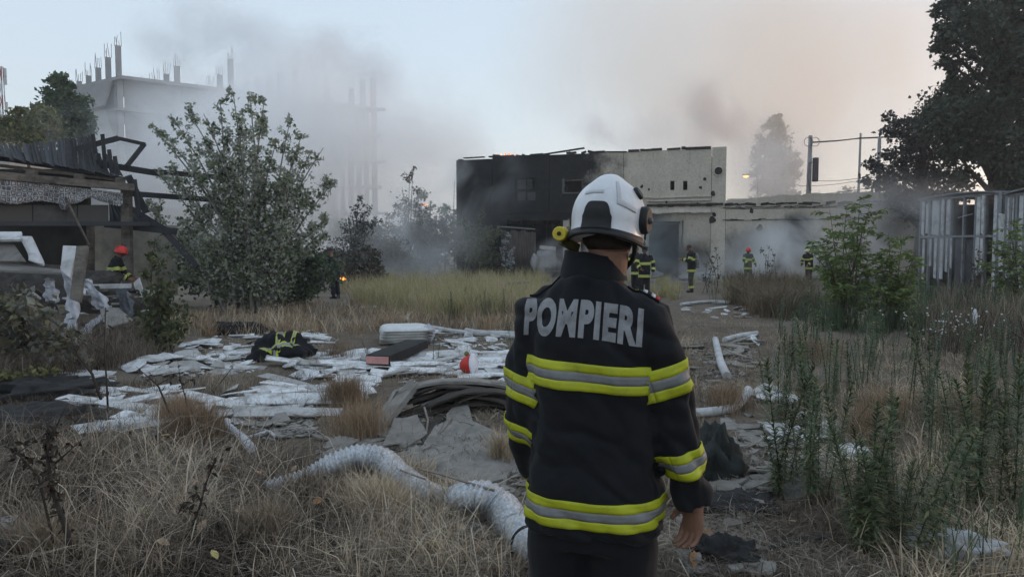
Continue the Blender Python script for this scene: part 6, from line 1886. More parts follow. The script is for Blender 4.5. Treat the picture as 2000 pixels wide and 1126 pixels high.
    if cap:
        mb = MB(); mb.tube([hc + M @ Vector((0, -.005, .05)), hc + M @ Vector((0, -.005, .085)), hc + M @ Vector((0, -.01, .125)), hc + M @ Vector((0, -.01, .14))], [.098, .10, .125, .10], 20)
        cp_ = mb.build('cap', cap, t, (0, 0, 0))
        mb = MB(); mb.slab([hc + M @ Vector((.10 * math.cos(a), .06 + .10 * math.sin(a), .055 - .02 * math.sin(a))) for a in np.linspace(0, math.pi, 9)], .008); mb.build('visor', BLACKP, cp_, (0, 0, 0))
    if helmet:
        mb = MB()
        mb.ball(hc + M @ Vector((0, -.005, .035)), .118, .142, .128, M, 24, 16, fn=lambda v: Vector((v.x * (1.06 if v.z < -.1 else 1), v.y * (1.08 if v.z < -.1 else 1), (v.z if v.z > -.38 else -.38) + (.10 if abs(v.x) < .3 and v.z > .3 else 0))))
        h_ = mb.build('helmet', helmet, t, (0, 0, 0))
        mb = MB(); mb.tube([hc + M @ Vector((.124 * math.cos(a), -.005 + .150 * math.sin(a), -.012)) for a in np.linspace(0, 2 * math.pi, 25)], .010, 6); mb.build('rim', BLACKP, h_, (0, 0, 0))
        mb = MB(); mb.slab([hc + M @ Vector((.10 * math.cos(a), .02 + .128 * math.sin(a), z_)) for a, z_ in [(a, .02) for a in np.linspace(.5, 2.64, 8)] + [(a, -.03) for a in np.linspace(2.64, .5, 8)]][::-1], .004); mb.build('visor', BLACKP, h_, (0, 0, 0))
    if tank:
        mb = MB(); c = ln((0, -.21, 1.15)); up = (ln((0, 0, 1.4)) - ln((0, 0, 1.0))).normalized()
        mb.tube([c - up * .24, c - up * .21, c + up * .20, c + up * .25, c + up * .27], [.04, .075, .075, .05, .02], 16)
        ta = mb.build('air_cylinder', plain('cylinder_grey', (.16, .17, .15), .35), t, (0, 0, 0))
        mb = MB(); mb.tube([c + up * .24, c + up * .31], .03, 10); mb.tube([c - up * .16, c - up * .19], .083, 16); mb.tube([c + up * .08, c + up * .11], .083, 16); mb.build('valve', SILVER, ta, (0, 0, 0))
        mb = MB(); mb.box(c + Vector((0, .09, 0)), (.26, .03, .56)); mb.build('back_plate', BLACKP, t, (0, 0, 0))
        for s in (-1, 1):
            mb = MB(); mb.tube([ln((s * .10, -.16, 1.42)), ln((s * .11, -.03, 1.55)), ln((s * .11, .12, 1.44)), ln((s * .12, .155, 1.2)), ln((s * .14, .10, 1.0))], .018, 6); mb.build('harness_strap', BLACKP, t, (0, 0, 0))
    return t
STAND = {'l': ((-.10, .03, .50), (-.11, -.01, .09)), 'r': ((.10, .03, .50), (.11, -.01, .09))}
STEP = {'l': ((-.10, .10, .50), (-.11, .05, .09)), 'r': ((.11, -.02, .50), (.13, -.12, .09))}
def crowd():
    camo = geo_mat('camo_trousers', (.02, .022, .022), (.10, .10, .085), 12, .9, bmp=.2)
    red = plain('red_helmet', (.62, .035, .03), .35); lime = plain('lime_helmet', (.62, .66, .40), .35)
    grn = geo_mat('green_coat', (.05, .07, .068), (.09, .12, .115), 6, .85, bmp=.2)
    capm = plain('cap_cloth', (.012, .014, .02), .8)
    g = G(1350, 571)
    person('person with a grey air cylinder looking down at his hands, camouflage trousers', g, R(80), STAND, NAVY, camo, True, None, True, None, False, True, arms={'l': ((-.24, .08, 1.17), (-.08, .33, 1.22), (.4, .9, .1)), 'r': ((.24, .10, 1.17), (.08, .34, 1.24), (-.4, .9, .1))}, head_pitch=R(-24), headoff=(0, .03, -.01), lean=.06)
    q = Vector((P(1259, 500, 23).x, 23, 0)); q.z = gh(q.x, q.y)
    person('person in a black peaked cap standing with his jacket closed, seen beside the big helmet', q, R(168), STAND, NAVY, NAVY, True, None, True, capm, False, False, arms={'l': ((-.30, .0, 1.18), (-.28, .16, .95), (0, .3, -1)), 'r': ((.26, .10, 1.2), (.12, .26, 1.05), (-.5, .7, -.3))}, head_yaw=R(15), head_pitch=R(-10))
    q = Vector((P(1243, 500, 24.6).x, 24.6, 0)); q.z = gh(q.x, q.y)
    person('person with raised forearm half hidden behind the one in the peaked cap', q, R(150), STEP, NAVY, NAVY, True, None, True, None, False, False, arms={'l': ((-.27, .02, 1.2), (-.2, .2, 1.0), (0, .6, -.7)), 'r': ((.30, .06, 1.22), (.34, .24, 1.36), (0, .5, .8))})
    g = G(1460, 556)
    person('person in a red helmet and grey green coat standing in low smoke', g, R(195), STEP, grn, grn, True, red, True, None, False, False, arms={'l': ((-.28, .04, 1.2), (-.30, .18, 1.0), (0, .5, -.8)), 'r': ((.27, .06, 1.18), (.16, .24, 1.05), (-.4, .7, -.3))}, head_pitch=R(-12), head_yaw=R(-20))
    q = Vector((P(1581, 500, 33).x, 33, 0)); q.z = gh(q.x, q.y)
    person('person in a pale lime helmet bending behind the maple sapling', q, R(125), STEP, NAVY, NAVY, True, lime, True, None, False, False, arms={'l': ((-.25, .16, 1.12), (-.15, .38, .95), (0, .8, -.6)), 'r': ((.25, .18, 1.12), (.12, .40, .98), (0, .8, -.6))}, lean=.22, head_pitch=R(-8))
    q = Vector((P(214, 520, 16.4).x, 16.4, 0)); q.z = .0
    person('person in a bright red helmet stooping inside the burnt house behind the white ledge', q, R(-75), STEP, NAVY, NAVY, 'one', red, True, None, False, False, arms={'l': ((-.22, .2, 1.1), (-.12, .42, 1.0), (0, .9, -.3)), 'r': ((.24, .16, 1.1), (.12, .40, .98), (0, .9, -.3))}, lean=.30, head_pitch=R(-10))
    q = Vector((P(655, 540, 23.5).x, 23.5, 0)); q.z = gh(q.x, q.y)
    person('person in a black t shirt with hand on hip, head lowered, near the small fire', q, R(60), STAND, plain('black_tee', (.012, .012, .016), .9), plain('navy_trousers', (.014, .017, .026), .9), False, None, True, None, True, False, arms={'l': ((-.28, .16, 1.18), (-.12, .34, 1.0), (.2, .8, -.4)), 'r': ((.43, -.10, 1.18), (.20, .06, .99), (-.6, .5, -.4))}, lean=.25, head_pitch=R(-30), name='person')
crowd()
# ---------------------------------------------------------------- the firefighter in front
def main_firefighter():
    CX, CY = .264, 2.22
    ROT = R(-16)
    t = thing('person', 'person seen from behind in white helmet and dark coat lettered POMPIERI with yellow bands', 'person', (CX, CY, 0))
    def T(x, y, z):      # torso space (facing +Y, turned slightly right) -> world
        return Vector((CX + x * math.cos(ROT) - y * math.sin(ROT), CY + x * math.sin(ROT) + y * math.cos(ROT), z))
    W = lambda px, py, Y: P(px, py, Y)
    # --- coat
    prof = ((.735, .222, .165), (.76, .236, .178), (.85, .228, .172), (1.0, .212, .160), (1.15, .208, .158), (1.28, .214, .158), (1.38, .216, .150), (1.45, .206, .138), (1.50, .178, .122), (1.535, .138, .106), (1.56, .112, .098), (1.575, .09, .085))
    ct = MB(); rings = []
    for z, rx, ry in prof:
        c = T(.0 + .012 * (1.2 - z), -.005, z); rings.append(ell_ring(c, rx, ry, ROT, 48, 2.5))
    ct.loft(rings)
    rs, re, rw = T(.182, -.01, 1.442), W(1309, 775, 2.13), W(1357, 990, 2.13)
    rmid = W(1291, 690, 2.13)
    ls_, le, lw = T(-.182, .0, 1.442), W(1022, 790, 2.27), W(1032, 905, 2.36)
    ct.tube([T(.12, -.01, 1.475), rs, rmid, re, re.lerp(rw, .35), re.lerp(rw, .7), rw], [.072, .090, .086, .080, .078, .069, .060], 24)
    ct.tube([T(-.12, 0, 1.475), ls_, ls_.lerp(le, .5) + Vector((-.012, 0, 0)), le, le.lerp(lw, .6), lw, lw + Vector((.10, .17, .02))], [.072, .088, .080, .074, .070, .065, .06], 24)
    cm = fuse(ct, .0085, 7, 'coat')
    # cloth folds
    vn = [v.normal.copy() for v in cm.vertices]
    for v, n in zip(cm.vertices, vn):
        p = v.co
        q = Vector((p.x * 3.2, p.y * 3.2, p.z * 8))
        f = .009 * mnoise.noise(q) - .013 * (1 - min(1, 3.2 * abs(mnoise.noise(Vector((p.x * 6.5 + p.z * 1.5, p.y * 6.5, p.z * 2.6)))))) + .0022 * mnoise.noise(p * 30)
        f -= .010 * (1 - min(1, 3.5 * abs(mnoise.noise(Vector((p.x * 4 + 9, p.y * 4, p.z * 9 + p.x * 5))))))
        # drag folds fan from the armpits and at the elbow and cuff
        a = math.sin(70 * (p.z + .55 * (p.x - CX) + .012 * mnoise.noise(p * 9))) * .0035 * math.exp(-((p.z - 1.06) / .16) ** 2) * min(1, abs(p.x - CX) / .2)
        if p.x - CX > .19: a += .006 * math.sin((p.z * 58) + p.x * 40 + 3 * mnoise.noise(p * 7)) * math.exp(-((p.z - .96) / .22) ** 2)
        v.co = p + n * (f + a)
    tree = BVHTree.FromPolygons([v.co.copy() for v in cm.vertices], [tuple(p.vertices) for p in cm.polygons])
    # coat cloth: weave, faint scuffs
    m, nt, b = new_mat('coat_cloth')
    c = ramp(nt, noise_tex(nt, 5, 6, .65), [(.3, (.0032, .0038, .0058)), (.75, (.0068, .0075, .0105))])
    c = mix(nt, c, (.022, .023, .026), ramp(nt, noise_tex(nt, 14, 8, .8, stretch=(1, 1, .35)), [(.66, 0), (.84, .5)]))
    nt.links.new(c, b.inputs['Base Color']); b.inputs['Roughness'].default_value = .82; b.inputs['Specular IOR Level'].default_value = .28
    b.inputs['Sheen Weight'].default_value = .06; b.inputs['Sheen Roughness'].default_value = .5
    c2 = mix(nt, c, (.030, .030, .031), ramp(nt, noise_tex(nt, 2.6, 7, .75), [(.58, 0), (.80, .55)]))
    nt.links.new(c2, b.inputs['Base Color'])
    bump(nt, b, noise_tex(nt, 420, 2, .5), .35, .0015)
    org = Vector(t.location)
    place_mesh('coat', cm, m, t, org)
    # collar
    mb = MB()
    cc = T(.0, .012, 0)
    mb.loft([ell_ring((cc.x + dx, cc.y + dy, z), rx, ry, ROT, 36, 2.2) for z, rx, ry, dx, dy in ((1.555, .112, .100, 0, 0), (1.585, .106, .096, 0, .004), (1.615, .100, .092, .002, .006), (1.638, .097, .089, .004, .008), (1.640, .089, .081, .004, .008), (1.60, .088, .080, .003, .007))], 0, 0, cap=False)
    for i, v in enumerate(mb.v):
        v = Vector(v); k = max(0, (v.z - 1.56) / .08); side = (v.x - cc.x)
        v.z += k * (-.16 * side) + .006 * mnoise.noise(v * 16); v.x += .004 * mnoise.noise(v * 22); mb.v[i] = tuple(v)
    mb.build('collar', m, t)
    # bands
    hiv, nt2, b2 = new_mat('band_yellow')
    c = ramp(nt2, noise_tex(nt2, 9, 6, .65), [(.3, (.34, .37, .006)), (.7, (.44, .47, .012))])
    c = mix(nt2, c, (.20, .20, .04), ramp(nt2, noise_tex(nt2, 16, 8, .75), [(.52, 0), (.75, .7)]))
    nt2.links.new(c, b2.inputs['Base Color']); b2.inputs['Roughness'].default_value = .6
    bump(nt2, b2, noise_tex(nt2, 300, 2, .5), .3, .001)
    slv = geo_mat('band_silver', (.15, .155, .16), (.21, .215, .22), 30, .5, bmp=.12, bscale=300, bdist=.001)
    def strip(rows, name='reflective_band'):
        """rows: 10 rows of surface points (0-3 yellow, 3-6 silver, 6-9 yellow)"""
        mb = MB()
        for a, e, m_ in ((0, 3, 0), (3, 6, 1), (6, 9, 0)):
            seg = rows[a:e + 1]
            mb.sheet(seg, 0, m_, 0)
        o = mb.build(name, [hiv, slv], t)
        sm = o.modifiers.new('t', 'SOLIDIFY'); sm.thickness = .003; sm.offset = 1
        return o
    def torso_band(z, h, tilt):
        rows = [[] for _ in range(10)]
        for k in range(73):
            a = R(-90) + R(-92 + 184 * k / 72)
            d = Vector((math.cos(a), math.sin(a), 0)); d = Vector((d.x * math.cos(ROT) - d.y * math.sin(ROT), d.x * math.sin(ROT) + d.y * math.cos(ROT), 0))
            col = []
            for j in range(10):
                zz = z + h * (.5 - j / 9) + tilt * (k / 72 - .5)
                o_ = T(0, 0, zz)
                hit = tree.ray_cast(o_, d)
                if hit[0] is None or (hit[0] - o_).length > .232 + (.03 if z < .95 else 0): col = None; break
                col.append(hit[0] + d * .0035)
            if col:
                for j in range(10): rows[j].append(col[j])
        strip([r_[::-1] for r_ in rows])
    torso_band(1.262, .086, -.030)
    torso_band(.835, .088, .0)
    def limb_band(a, b, f, h, tilt=0):
        ax = Matrix.Rotation(tilt, 3, 'Y') @ (b - a).normalized(); x = ax.orthogonal().normalized(); y = ax.cross(x)
        rows = [[] for _ in range(10)]
        c = a.lerp(b, f)
        for k in range(49):
            an = 2 * math.pi * k / 48; d = x * math.cos(an) + y * math.sin(an)
            for j in range(10):
                o_ = c + ax * h * (j / 9 - .5)
                hit = tree.ray_cast(o_, d)
                p = hit[0] if hit[0] is not None and (hit[0] - o_).length < .115 else o_ + d * .09
                rows[j].append(p + d * .0035)
        strip(rows)
    limb_band(rmid, re, .55, .098, R(-7))
    limb_band(re, rw, .57, .085, R(-5))
    limb_band(ls_, le, .80, .084, R(8))
    limb_band(le, lw, .30, .075, R(6))
    # lettering on the back
    fc = bpy.data.curves.new('lettering', 'FONT'); fc.body = 'POMPIERI'; fc.size = 1.0; fc.offset = .055; fc.space_character = 1.13; fc.shear = .06; fc.resolution_u = 6
    fo = bpy.data.objects.new('tmp_text', fc); COL.objects.link(fo)
    dg = bpy.context.evaluated_depsgraph_get(); tm = bpy.data.meshes.new_from_object(fo.evaluated_get(dg)); bpy.data.objects.remove(fo)
    bm = bmesh.new(); bm.from_mesh(tm); bmesh.ops.remove_doubles(bm, verts=bm.verts, dist=1e-4)
    xs = [v.co.x for v in bm.verts]; ys = [v.co.y for v in bm.verts]
    x0, x1, y0, y1 = min(xs), max(xs), min(ys), max(ys)
    for v in bm.verts: v.co = ((v.co.x - x0) / (x1 - x0), (v.co.y - y0) / (y1 - y0), 0)
    for k in range(1, 60): bmesh.ops.bisect_plane(bm, geom=bm.verts[:] + bm.edges[:] + bm.faces[:], plane_co=(k / 60, 0, 0), plane_no=(1, 0, 0))
    for k in range(1, 14): bmesh.ops.bisect_plane(bm, geom=bm.verts[:] + bm.edges[:] + bm.faces[:], plane_co=(0, k / 14, 0), plane_no=(0, 1, 0))
    out = Vector((0, -1, 0)); out = Vector((out.x * math.cos(ROT) - out.y * math.sin(ROT), out.x * math.sin(ROT) + out.y * math.cos(ROT), 0))
    for v in bm.verts:
        u, w_ = v.co.x, v.co.y
        lx = -.212 + .385 * u
        z = 1.378 + .118 * w_ - .022 * u + .016 * math.sin(math.pi * u)
        o_ = T(lx, -.45, z)
        hit = tree.ray_cast(o_, -out)
        p = hit[0] if hit[0] is not None else T(lx, -.12, z)
        v.co = p + out * .003 - org
    lm = bpy.data.meshes.new('lettering'); bm.to_mesh(lm); bm.free()
    lm.materials.append(geo_mat('letter_print', (.20, .205, .215), (.27, .275, .285), 30, .55, bmp=.1, bscale=200, dirt=(.13, .13, .14), dirt_scale=14))
    link('lettering', lm, t)
    # epaulettes
    for s, pts in ((-1, [(-.205, .0, 1.522), (-.16, .0, 1.545), (-.105, .0, 1.575)]), (1, [(.215, -.01, 1.508), (.165, -.01, 1.54), (.115, -.0, 1.572)])):
        g = []
        for k in range(9):
            f = k / 8 * 2; i = min(int(f), 1); q = Vector(pts[i]).lerp(Vector(pts[i + 1]), f - i); row = []
            for j in range(6):
                y = (j / 5 - .5) * .058
                w0 = T(q.x, q.y + y, 0); hit = tree.ray_cast(Vector((w0.x, w0.y, 1.9)), Vector((0, 0, -1)))
                row.append((hit[0] if hit[0] is not None else T(q.x, q.y + y, q.z)) + Vector((0, 0, .009)))
            g.append(row)
        mb = MB(); mb.sheet(g if s < 0 else [r_[::-1] for r_ in g], .007, 0, 0); ep = mb.build('epaulette', m, t)
        if s > 0:
            for k, mt in ((0, plain('badge_red', (.35, .02, .02))), (1, plain('badge_white', (.5, .5, .52))), (2, NAVY), (3, bpy.data.materials['badge_white'])):
                mb = MB(); mb.sheet([[p + Vector((0, 0, .004)) for p in r_][::-1] for r_ in g[k:k + 2]], .002, 0, 0); mb.build('rank_stripe', mt, ep)
    # --- trousers and boots
    tr = MB()
    tr.loft([ell_ring(T(0, 0, z), rx, ry, ROT, 28) for z, rx, ry in ((.70, .185, .145), (.80, .19, .15), (.9, .18, .14))])
    for s in (-1, 1):
        tr.tube([T(s * .095, 0, .80), T(s * .10, .0, .68), T(s * .105, .01, .45), T(s * .105, 0, .22), T(s * .105, -.01, .09)], [.115, .118, .10, .092, .096], 18)
    tmsh = fuse(tr, .011, 4, 'trousers')
    for v, n in zip(tmsh.vertices, [v.normal.copy() for v in tmsh.vertices]):
        v.co = v.co + n * (.006 * mnoise.noise(Vector((v.co.x * 6, v.co.y * 6, v.co.z * 14))))
    place_mesh('trousers', tmsh, m, t, org)
    for s in (-1, 1):
        bt = MB(); bt.tube([T(s * .105, -.01, .2), T(s * .105, -.01, .06)], [.07, .068], 14); bt.tube([T(s * .105, -.08, .055), T(s * .108, .06, .055), T(s * .115, .18, .045)], [.05, .055, .042], 14)
        bt.tube([T(s * .105, -.08, .02), T(s * .108, .06, .02), T(s * .115, .19, .02)], [.05, .055, .042], 14, flat=.4)
        place_mesh('boot', fuse(bt, .009, 3, 'boot'), BLACKP, t, org)
    # --- body: head, neck, arms, hands as one surface
    HY = R(-26)                        # the head is turned further right
    hc = Vector((W(1192, 452, 2.235).x, 2.235, 1.705))
    bd = MB()
    M = head_shape(bd, hc, HY, R(-4), 1.02)
    nk = T(0, 0, 1.5)
    bd.tube([nk, Vector((hc.x - .012, CY - .002, 1.58)), hc + Vector((-.008, -.022, -.05))], [.068, .064, .066], 20)
    bd.loft([ell_ring(T(0, 0, z), rx, ry, ROT, 24) for z, rx, ry in ((.80, .15, .11), (1.1, .16, .11), (1.35, .18, .11), (1.46, .14, .09), (1.52, .07, .07))])
    for a, b, c_, w in ((rs, re, rw, 1), (ls_, le, lw, -1)):
        bd.tube([a, a.lerp(b, .5), b, b.lerp(c_, .5), c_], [.055, .05, .045, .042, .032], 14)
    hand_tubes(bd, rw + Vector((.0, -.004, .012)), (-.10, .05, -1.0), (-.80, -.58, 0), .98, .72, 1)
    hand_tubes(bd, lw + Vector((.10, .17, .02)), (.5, .8, .1), (.6, -.4, -.4), 1.0, .6, -1)
    place_mesh('body', fuse(bd, .0040, 2, 'body'), SKIN, t, org)
    mb = MB(); mb.ball(hc + M @ Vector((0, -.014, .012)), .083, .098, .108, M, 28, 20, fn=lambda v: Vector((v.x, v.y if v.y < .5 else .5, v.z if v.z > -.62 else -.62)))
    hairm = geo_mat('short_hair', (.016, .012, .010), (.045, .034, .028), 90, .7, bmp=.5, bscale=160, bdist=.004); mb.build('hair', hairm, t)
    # --- helmet
    HM = Matrix.Rotation(R(-22), 3, 'Z') @ Matrix.Rotation(R(-5), 3, 'X') @ Matrix.Rotation(R(3), 3, 'Y')
    h0 = Vector((W(1189, 430, 2.225).x, 2.225, 1.752))
    RX, RY, RZ = .118, .148, .134
    def shell(az, el, off=0.0):
        """az 0 = right side (+x), 90 deg = front; el from -1 (rim) to 1 (top)"""
        ca, sa = math.cos(az), math.sin(az)
        if el >= 0:
            th = el * math.pi / 2; rr, z = math.cos(th), math.sin(th)
            x, y, zz = RX * rr * ca, RY * rr * sa, RZ * z
        else:
            rim = .060 + .022 * abs(ca) ** 2 - (.035 if sa > 0 else 0) * sa
            k = -el
            flare = 1 - .045 * k + .16 * k ** 3 * (max(0, -sa) * .9 + .12)
            x, y, zz = RX * ca * flare, RY * sa * flare, -rim * k
        # crest and side shoulders
        cr = math.exp(-(x / .040) ** 4) * max(0, zz / RZ) ** .6 if zz > 0 else 0
        k2 = 1 + .085 * cr
        p = Vector((x, y * (1 + .03 * cr), zz * k2 if zz > 0 else zz))
        n = Vector((x / RX ** 2, y / RY ** 2, max(zz, 0) / RZ ** 2 + .0001)).normalized()
        return h0 + HM @ (p + n * off)
    white = geo_mat('helmet_white', (.60, .62, .65), (.68, .70, .73), 3, .28, bmp=.03, spec=.5, dirt=(.50, .50, .51), dirt_scale=5)
    NA = 72; els = [-1, -.85, -.65, -.4, -.2, 0] + [i / 16 for i in range(1, 16)] + [.985]
    mb = MB(); mb.loft([[shell(2 * math.pi * k / NA, e) for k in range(NA)] for e in els], 0, 0, True)
    # inner lining
    hl = mb.build('helmet', white, t)
    mb = MB(); mb.tube([shell(2 * math.pi * k / NA, -1, .002) for k in range(NA + 1)], .0065, 8); mb.build('rim_trim', BLACKP, hl)
    grid = [[shell(R(270 + a), e, .0045) for a in np.linspace(-78, 78, 41)] for e in np.linspace(-.99, -.72, 5)]
    mb = MB(); mb.sheet([r_[::-1] for r_ in grid], 0, 0, 0); o = mb.build('neck_trim', BLACKP, hl); sm = o.modifiers.new('t', 'SOLIDIFY'); sm.thickness = .004
    def patch(azs, f0, f1, off, mt, name, n=17, rows=9, th=.004):
        g = []
        for j in range(rows):
            g.append([shell(R(a), (f0(a) if callable(f0) else f0) + ((f1(a) if callable(f1) else f1) - (f0(a) if callable(f0) else f0)) * j / (rows - 1), off) for a in np.linspace(azs[0], azs[1], n)])
        mb = MB(); mb.sheet(g, 0, 0, 0); o = mb.build(name, mt, hl); sm = o.modifiers.new('t', 'SOLIDIFY'); sm.thickness = th; sm.offset = 0
        return o
    rear = 270
    patch((rear - 21, rear + 21), -.80, lambda a: .16 - .30 * (abs(a - rear) / 21) ** 6, .008, BLACKP, 'rear_adjuster_cover', 21, 10, .006)
    gs = geo_mat('helmet_reflective', (.44, .45, .47), (.50, .51, .53), 60, .45, bmp=.05)
    patch((rear + 28, rear + 35), .22, .58, .0015, gs, 'reflective_strip', 6, 10, .001)
    patch((rear + 28, rear + 60), lambda a: .06 + .10 * (1 - (a - rear - 28) / 32), lambda a: .14 + .12 * (1 - (a - rear - 28) / 32), .0018, gs, 'reflective_strip', 14, 4, .001)
    patch((rear - 30, rear + 6), lambda a: .30 - .0 * a, .355, .0015, gs, 'reflective_strip', 14, 3, .001)
    # right side: pivot disc and upper latch
    def disc(az, el, r1, r2, th, mt, name, par):
        c = shell(R(az), el, 0); nrm = (shell(R(az), el, .02) - c).normalized()
        upv = HM @ Vector((0, 0, 1)); upv = (upv - nrm * upv.dot(nrm)).normalized(); sv = upv.cross(nrm)
        mb = MB(); rg = []
        for f, s in ((-.012, 1.0), (th * .6, 1.0), (th, .86)):
            rg.append([c + nrm * f + sv * math.cos(2 * math.pi * k / 24) * r1 * s + upv * math.sin(2 * math.pi * k / 24) * r2 * s for k in range(24)])
        mb.loft(rg); return mb.build(name, mt, par), c, nrm
    d_, c, nrm = disc(352, -.02, .034, .044, .020, BLACKP, 'pivot_disc', hl)
    mb = MB(); mb.ball(c + nrm * .02, .012, .012, .012, None, 12, 8); mb.build('pivot_knob', plain('dark_grey_plastic', (.06, .06, .065), .4), d_)
    disc(350, .42, .018, .022, .010, BLACKP, 'latch', hl)
    patch((20, 160), -.85, .25, .006, geo_mat('visor_tint', (.03, .03, .032), (.05, .05, .052), 4, .15, bmp=0), 'visor', 31, 8, .003)
    # torch on the left
    hold = shell(R(188), -.45, .004)
    ye = geo_mat('torch_yellow', (.50, .40, .03), (.60, .48, .05), 20, .4, bmp=.05)
    a, b = W(1092, 456, 2.16), W(1116, 458, 2.34)
    dv = (b - a).normalized()
    tp = MB(); tp.tube([a, a + dv * .006, a + dv * .045, a + dv * .05], [.020, .023, .023, .018], 20); to = tp.build('torch', ye, hl)
    tp = MB(); tp.tube([a + dv * .04, a + dv * .17, a + dv * .175], [.0185, .0185, .024], 16); tp.build('torch_barrel', BLACKP, to)
    tp = MB(); tp.tube([a - dv * .004, a + dv * .002], .007, 12); tp.build('torch_button', BLACKP, to)
    tp = MB(); tp.beam(a + dv * .07 + Vector((0, 0, -.008)), hold, .024, .018); tp.beam(a + dv * .03 + Vector((.0, 0, -.018)), W(1128, 486, 2.24), .016, .03); tp.build('torch_holder', geo_mat('olive_plastic', (.05, .045, .015), (.09, .08, .03), 20, .5, bmp=.05), hl)
    # chin strap
    p0, p1, p2 = shell(R(335), -.9, -.006), hc + M @ Vector((.070, .02, -.085)), hc + M @ Vector((.02, .075, -.122))
    mb = MB(); mb.tube([p0, p0.lerp(p1, .5) + Vector((.004, 0, -.004)), p1, p2], .008, 6); mb.build('chin_strap', BLACKP, hl)
main_firefighter()
# ================================================================== small fires
def flames():
    fm = emit('flame', (1.0, .22, .03), .055); fy = emit('flame_core', (1.0, .45, .08), .09)
    for px, py, Y, n, s, lab in ((668, 545, 27.0, 6, .11, 'small orange fire burning in the dry scrub beside the person in black'), (1116, 492, 42.6, 3, .14, 'tiny flame glowing at the foot of the bay column'), (830, 400, 60, 4, .16, 'small orange fire far behind the scrub'), (985, 311, 49.5, 12, .40, 'flames licking up behind the parapet of the burnt hall')):
        c = P(px, py, Y)
        t = thing('fire', lab, 'fire', c)
        for k in range(n):
            x, y = random.gauss(0, 1.3) * s, random.gauss(0, .6) * s; h = s * random.uniform(.6, 2.0)
            mb = MB(); ph = random.random() * 6
            mb.tube([c + Vector((x + .12 * h * math.sin(ph + f * 4) * f, y, h * (f - .3))) for f in np.linspace(0, 1, 7)], [s * r_ for r_ in (.20, .34, .36, .28, .18, .09, .01)], 8)
            mb.build('flame', fy if k % 3 == 0 else fm, t)
flames()
# ================================================================== smoke and haze
def smoke_mat(name, dens, col, scale, lo, hi, aniso=.78, stretch=(1, 1, 1), off=(0, 0, 0), soft=.6, detail=5):
    """density falls off to nothing at the rim of the ellipsoid (object space is the unit ball)"""
    m = bpy.data.materials.new(name); m.use_nodes = True
    nt = m.node_tree; nt.nodes.clear()
    out = nt.nodes.new('ShaderNodeOutputMaterial')
    pv = nt.nodes.new('ShaderNodeVolumePrincipled')
    pv.inputs['Color'].default_value = (*col, 1)
    pv.inputs['Anisotropy'].default_value = aniso
    tc = nt.nodes.new('ShaderNodeTexCoord')
    ln = nt.nodes.new('ShaderNodeVectorMath'); ln.operation = 'LENGTH'
    nt.links.new(tc.outputs['Object'], ln.inputs[0])
    fall = nt.nodes.new('ShaderNodeMapRange'); fall.interpolation_type = 'SMOOTHSTEP'
    fall.inputs['From Min'].default_value = 1.0; fall.inputs['From Max'].default_value = 1 - soft
    nt.links.new(ln.outputs['Value'], fall.inputs['Value'])
    geo = nt.nodes.new('ShaderNodeNewGeometry')
    mp = nt.nodes.new('ShaderNodeMapping'); mp.inputs['Scale'].default_value = stretch; mp.inputs['Location'].default_value = off
    nt.links.new(geo.outputs['Position'], mp.inputs[0])
    nz = N_(nt, 'ShaderNodeTexNoise', Scale=scale, Detail=detail, Roughness=.58, Distortion=.6)
    nt.links.new(mp.outputs[0], nz.inputs['Vector'])
    mr = nt.nodes.new('ShaderNodeMapRange'); mr.interpolation_type = 'SMOOTHSTEP'
    mr.inputs['From Min'].default_value = lo; mr.inputs['From Max'].default_value = hi
    nt.links.new(nz.outputs[0], mr.inputs['Value'])
    mu = nt.nodes.new('ShaderNodeMath'); mu.operation = 'MULTIPLY'
    nt.links.new(fall.outputs[0], mu.inputs[0]); nt.links.new(mr.outputs[0], mu.inputs[1])
    m2 = nt.nodes.new('ShaderNodeMath'); m2.operation = 'MULTIPLY'; m2.inputs[1].default_value = dens
    nt.links.new(mu.outputs[0], m2.inputs[0]); nt.links.new(m2.outputs[0], pv.inputs['Density'])
    nt.links.new(pv.outputs[0], out.inputs['Volume'])
    return m
def smoke(label, c, size, mat, rot=(0, 0, 0)):
    bm = bmesh.new(); bmesh.ops.create_icosphere(bm, subdivisions=3, radius=1.0)
    me = bpy.data.meshes.new('smoke_plume'); bm.to_mesh(me); bm.free()
    me.materials.append(mat)
    o = link('smoke_plume', me, None, c)
    o.scale = size; o.rotation_euler = rot
    tag(o, label, 'smoke', None, 'stuff')
    return o
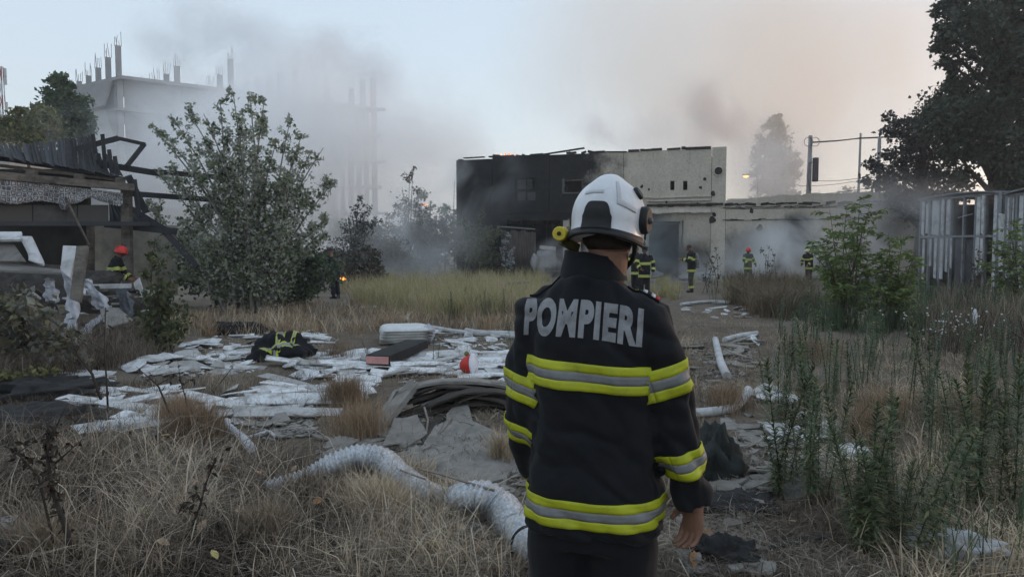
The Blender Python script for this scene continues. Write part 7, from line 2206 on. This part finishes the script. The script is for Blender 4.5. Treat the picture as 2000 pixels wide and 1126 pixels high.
def all_smoke():
    blue = (.955, .975, .992); grey = (.72, .74, .77); warm = (.982, .925, .862); dark = (.33, .34, .37)
    # left: bank hanging before the concrete frame
    pale = (.988, .992, .996)
    smoke('blue grey smoke bank drifting before the unfinished concrete frame', P(560, 330, 98), (34, 15, 17), smoke_mat('smoke_bank', .17, (.993, .996, .999), .045, .30, .60, aniso=.45))
    smoke('thick pale smoke hiding the middle of the concrete frame', P(580, 300, 92), (15, 9, 18), smoke_mat('smoke_thick', .30, (.995, .997, .999), .06, .22, .56, aniso=.45))
    smoke('thin blue smoke across the left corner of the concrete frame', P(330, 260, 100), (17, 8, 10), smoke_mat('smoke_corner', .20, (.96, .982, .998), .085, .38, .62, aniso=.45))
    smoke('dark grey smoke rolling over the top of the concrete frame', P(420, 75, 100), (14, 9, 7.5), smoke_mat('smoke_dark', .24, (.935, .942, .955), .11, .42, .62))
    smoke('dark smoke puff over the right half of the concrete frame', P(680, 125, 100), (11, 8, 8), smoke_mat('smoke_puff', .28, (.935, .942, .952), .11, .38, .62))
    smoke('pale smoke filling the gap between the frame and the hall', P(830, 330, 100), (13, 9, 19), smoke_mat('smoke_gap', .085, (.994, .993, .992), .06, .30, .62, aniso=.5))
    # big plume behind the burnt hall, leaning to the right
    smoke('huge pale warm grey plume rising behind the burnt hall', P(1490, 110, 92), (42, 18, 32), smoke_mat('smoke_warm', .095, warm, .040, .30, .62, detail=6), (0, R(-14), 0))
    smoke('thin brown smoke curling up behind the hall parapet', P(1385, 225, 62), (6, 5, 6), smoke_mat('smoke_curl', .34, (.86, .83, .82), .17, .46, .64), (0, R(25), 0))
    smoke('grey smoke rising off the middle of the hall roof', P(1230, 258, 60), (6, 4, 2.6), smoke_mat('smoke_roofline', .26, (.93, .93, .95), .2, .42, .64))
    smoke('thin blue veil of smoke before the far poplar', P(1515, 330, 70), (6, 5, 7), smoke_mat('smoke_veil', .16, (.95, .975, .998), .12, .22, .60, aniso=.5))
    # low smoke over the yard
    smoke('low bluish smoke lying along the foot of the long wall', P(1590, 500, 36), (6, 3.0, 2.5), smoke_mat('smoke_low', .8, (.985, .992, .998), .42, .49, .66, aniso=.4))
    smoke('low smoke crossing the yard before the hall door', P(1350, 528, 37), (8, 3.5, 1.2), smoke_mat('smoke_yard', .24, (.96, .982, .997), .5, .44, .66, aniso=.4))
    smoke('blue smoke pouring from the doorway of the burnt hall', P(1290, 478, 40.6), (2.3, 2.2, 2.2), smoke_mat('smoke_door', .50, (.84, .93, .997), .6, .30, .62))
    smoke('smoke drifting between the saplings and the stripped shed', P(1770, 440, 28), (4.6, 3, 2.6), smoke_mat('smoke_shed', .34, (.965, .98, .992), .45, .42, .64))
    smoke('smoke hanging over the scrub left of the burnt hall', P(760, 470, 37), (6, 4.5, 4.0), smoke_mat('smoke_scrub', .24, (.98, .988, .995), .26, .40, .62, aniso=.4))
    smoke('smoke drifting across the blackened end of the hall', P(935, 370, 43), (3.8, 1.6, 3.6), smoke_mat('smoke_hall', .34, (.93, .955, .98), .3, .42, .64))
    smoke('pale smoke puffing from the bay of the hall', P(1090, 505, 38), (1.8, 1.6, 1.4), smoke_mat('smoke_bay', .8, (.96, .98, .99), .7, .40, .64))
    smoke('thin blue smoke rising from the charred roof', P(250, 285, 24), (4.5, 2.6, 2.0), smoke_mat('smoke_roof', .24, blue, .45, .44, .64))
    # the air itself
    m = bpy.data.materials.new('haze'); m.use_nodes = True
    nt = m.node_tree; nt.nodes.clear()
    out = nt.nodes.new('ShaderNodeOutputMaterial'); pv = nt.nodes.new('ShaderNodeVolumePrincipled')
    pv.inputs['Color'].default_value = (.97, .98, .99, 1); pv.inputs['Density'].default_value = .0010; pv.inputs['Anisotropy'].default_value = .5
    nt.links.new(pv.outputs[0], out.inputs['Volume'])
    mb = MB().box((0, 0, 26.5), (620, 620, 57))
    o = mb.build('haze', m); tag(o, 'pale smoky air over the whole yard', 'haze', None, 'stuff')
all_smoke()
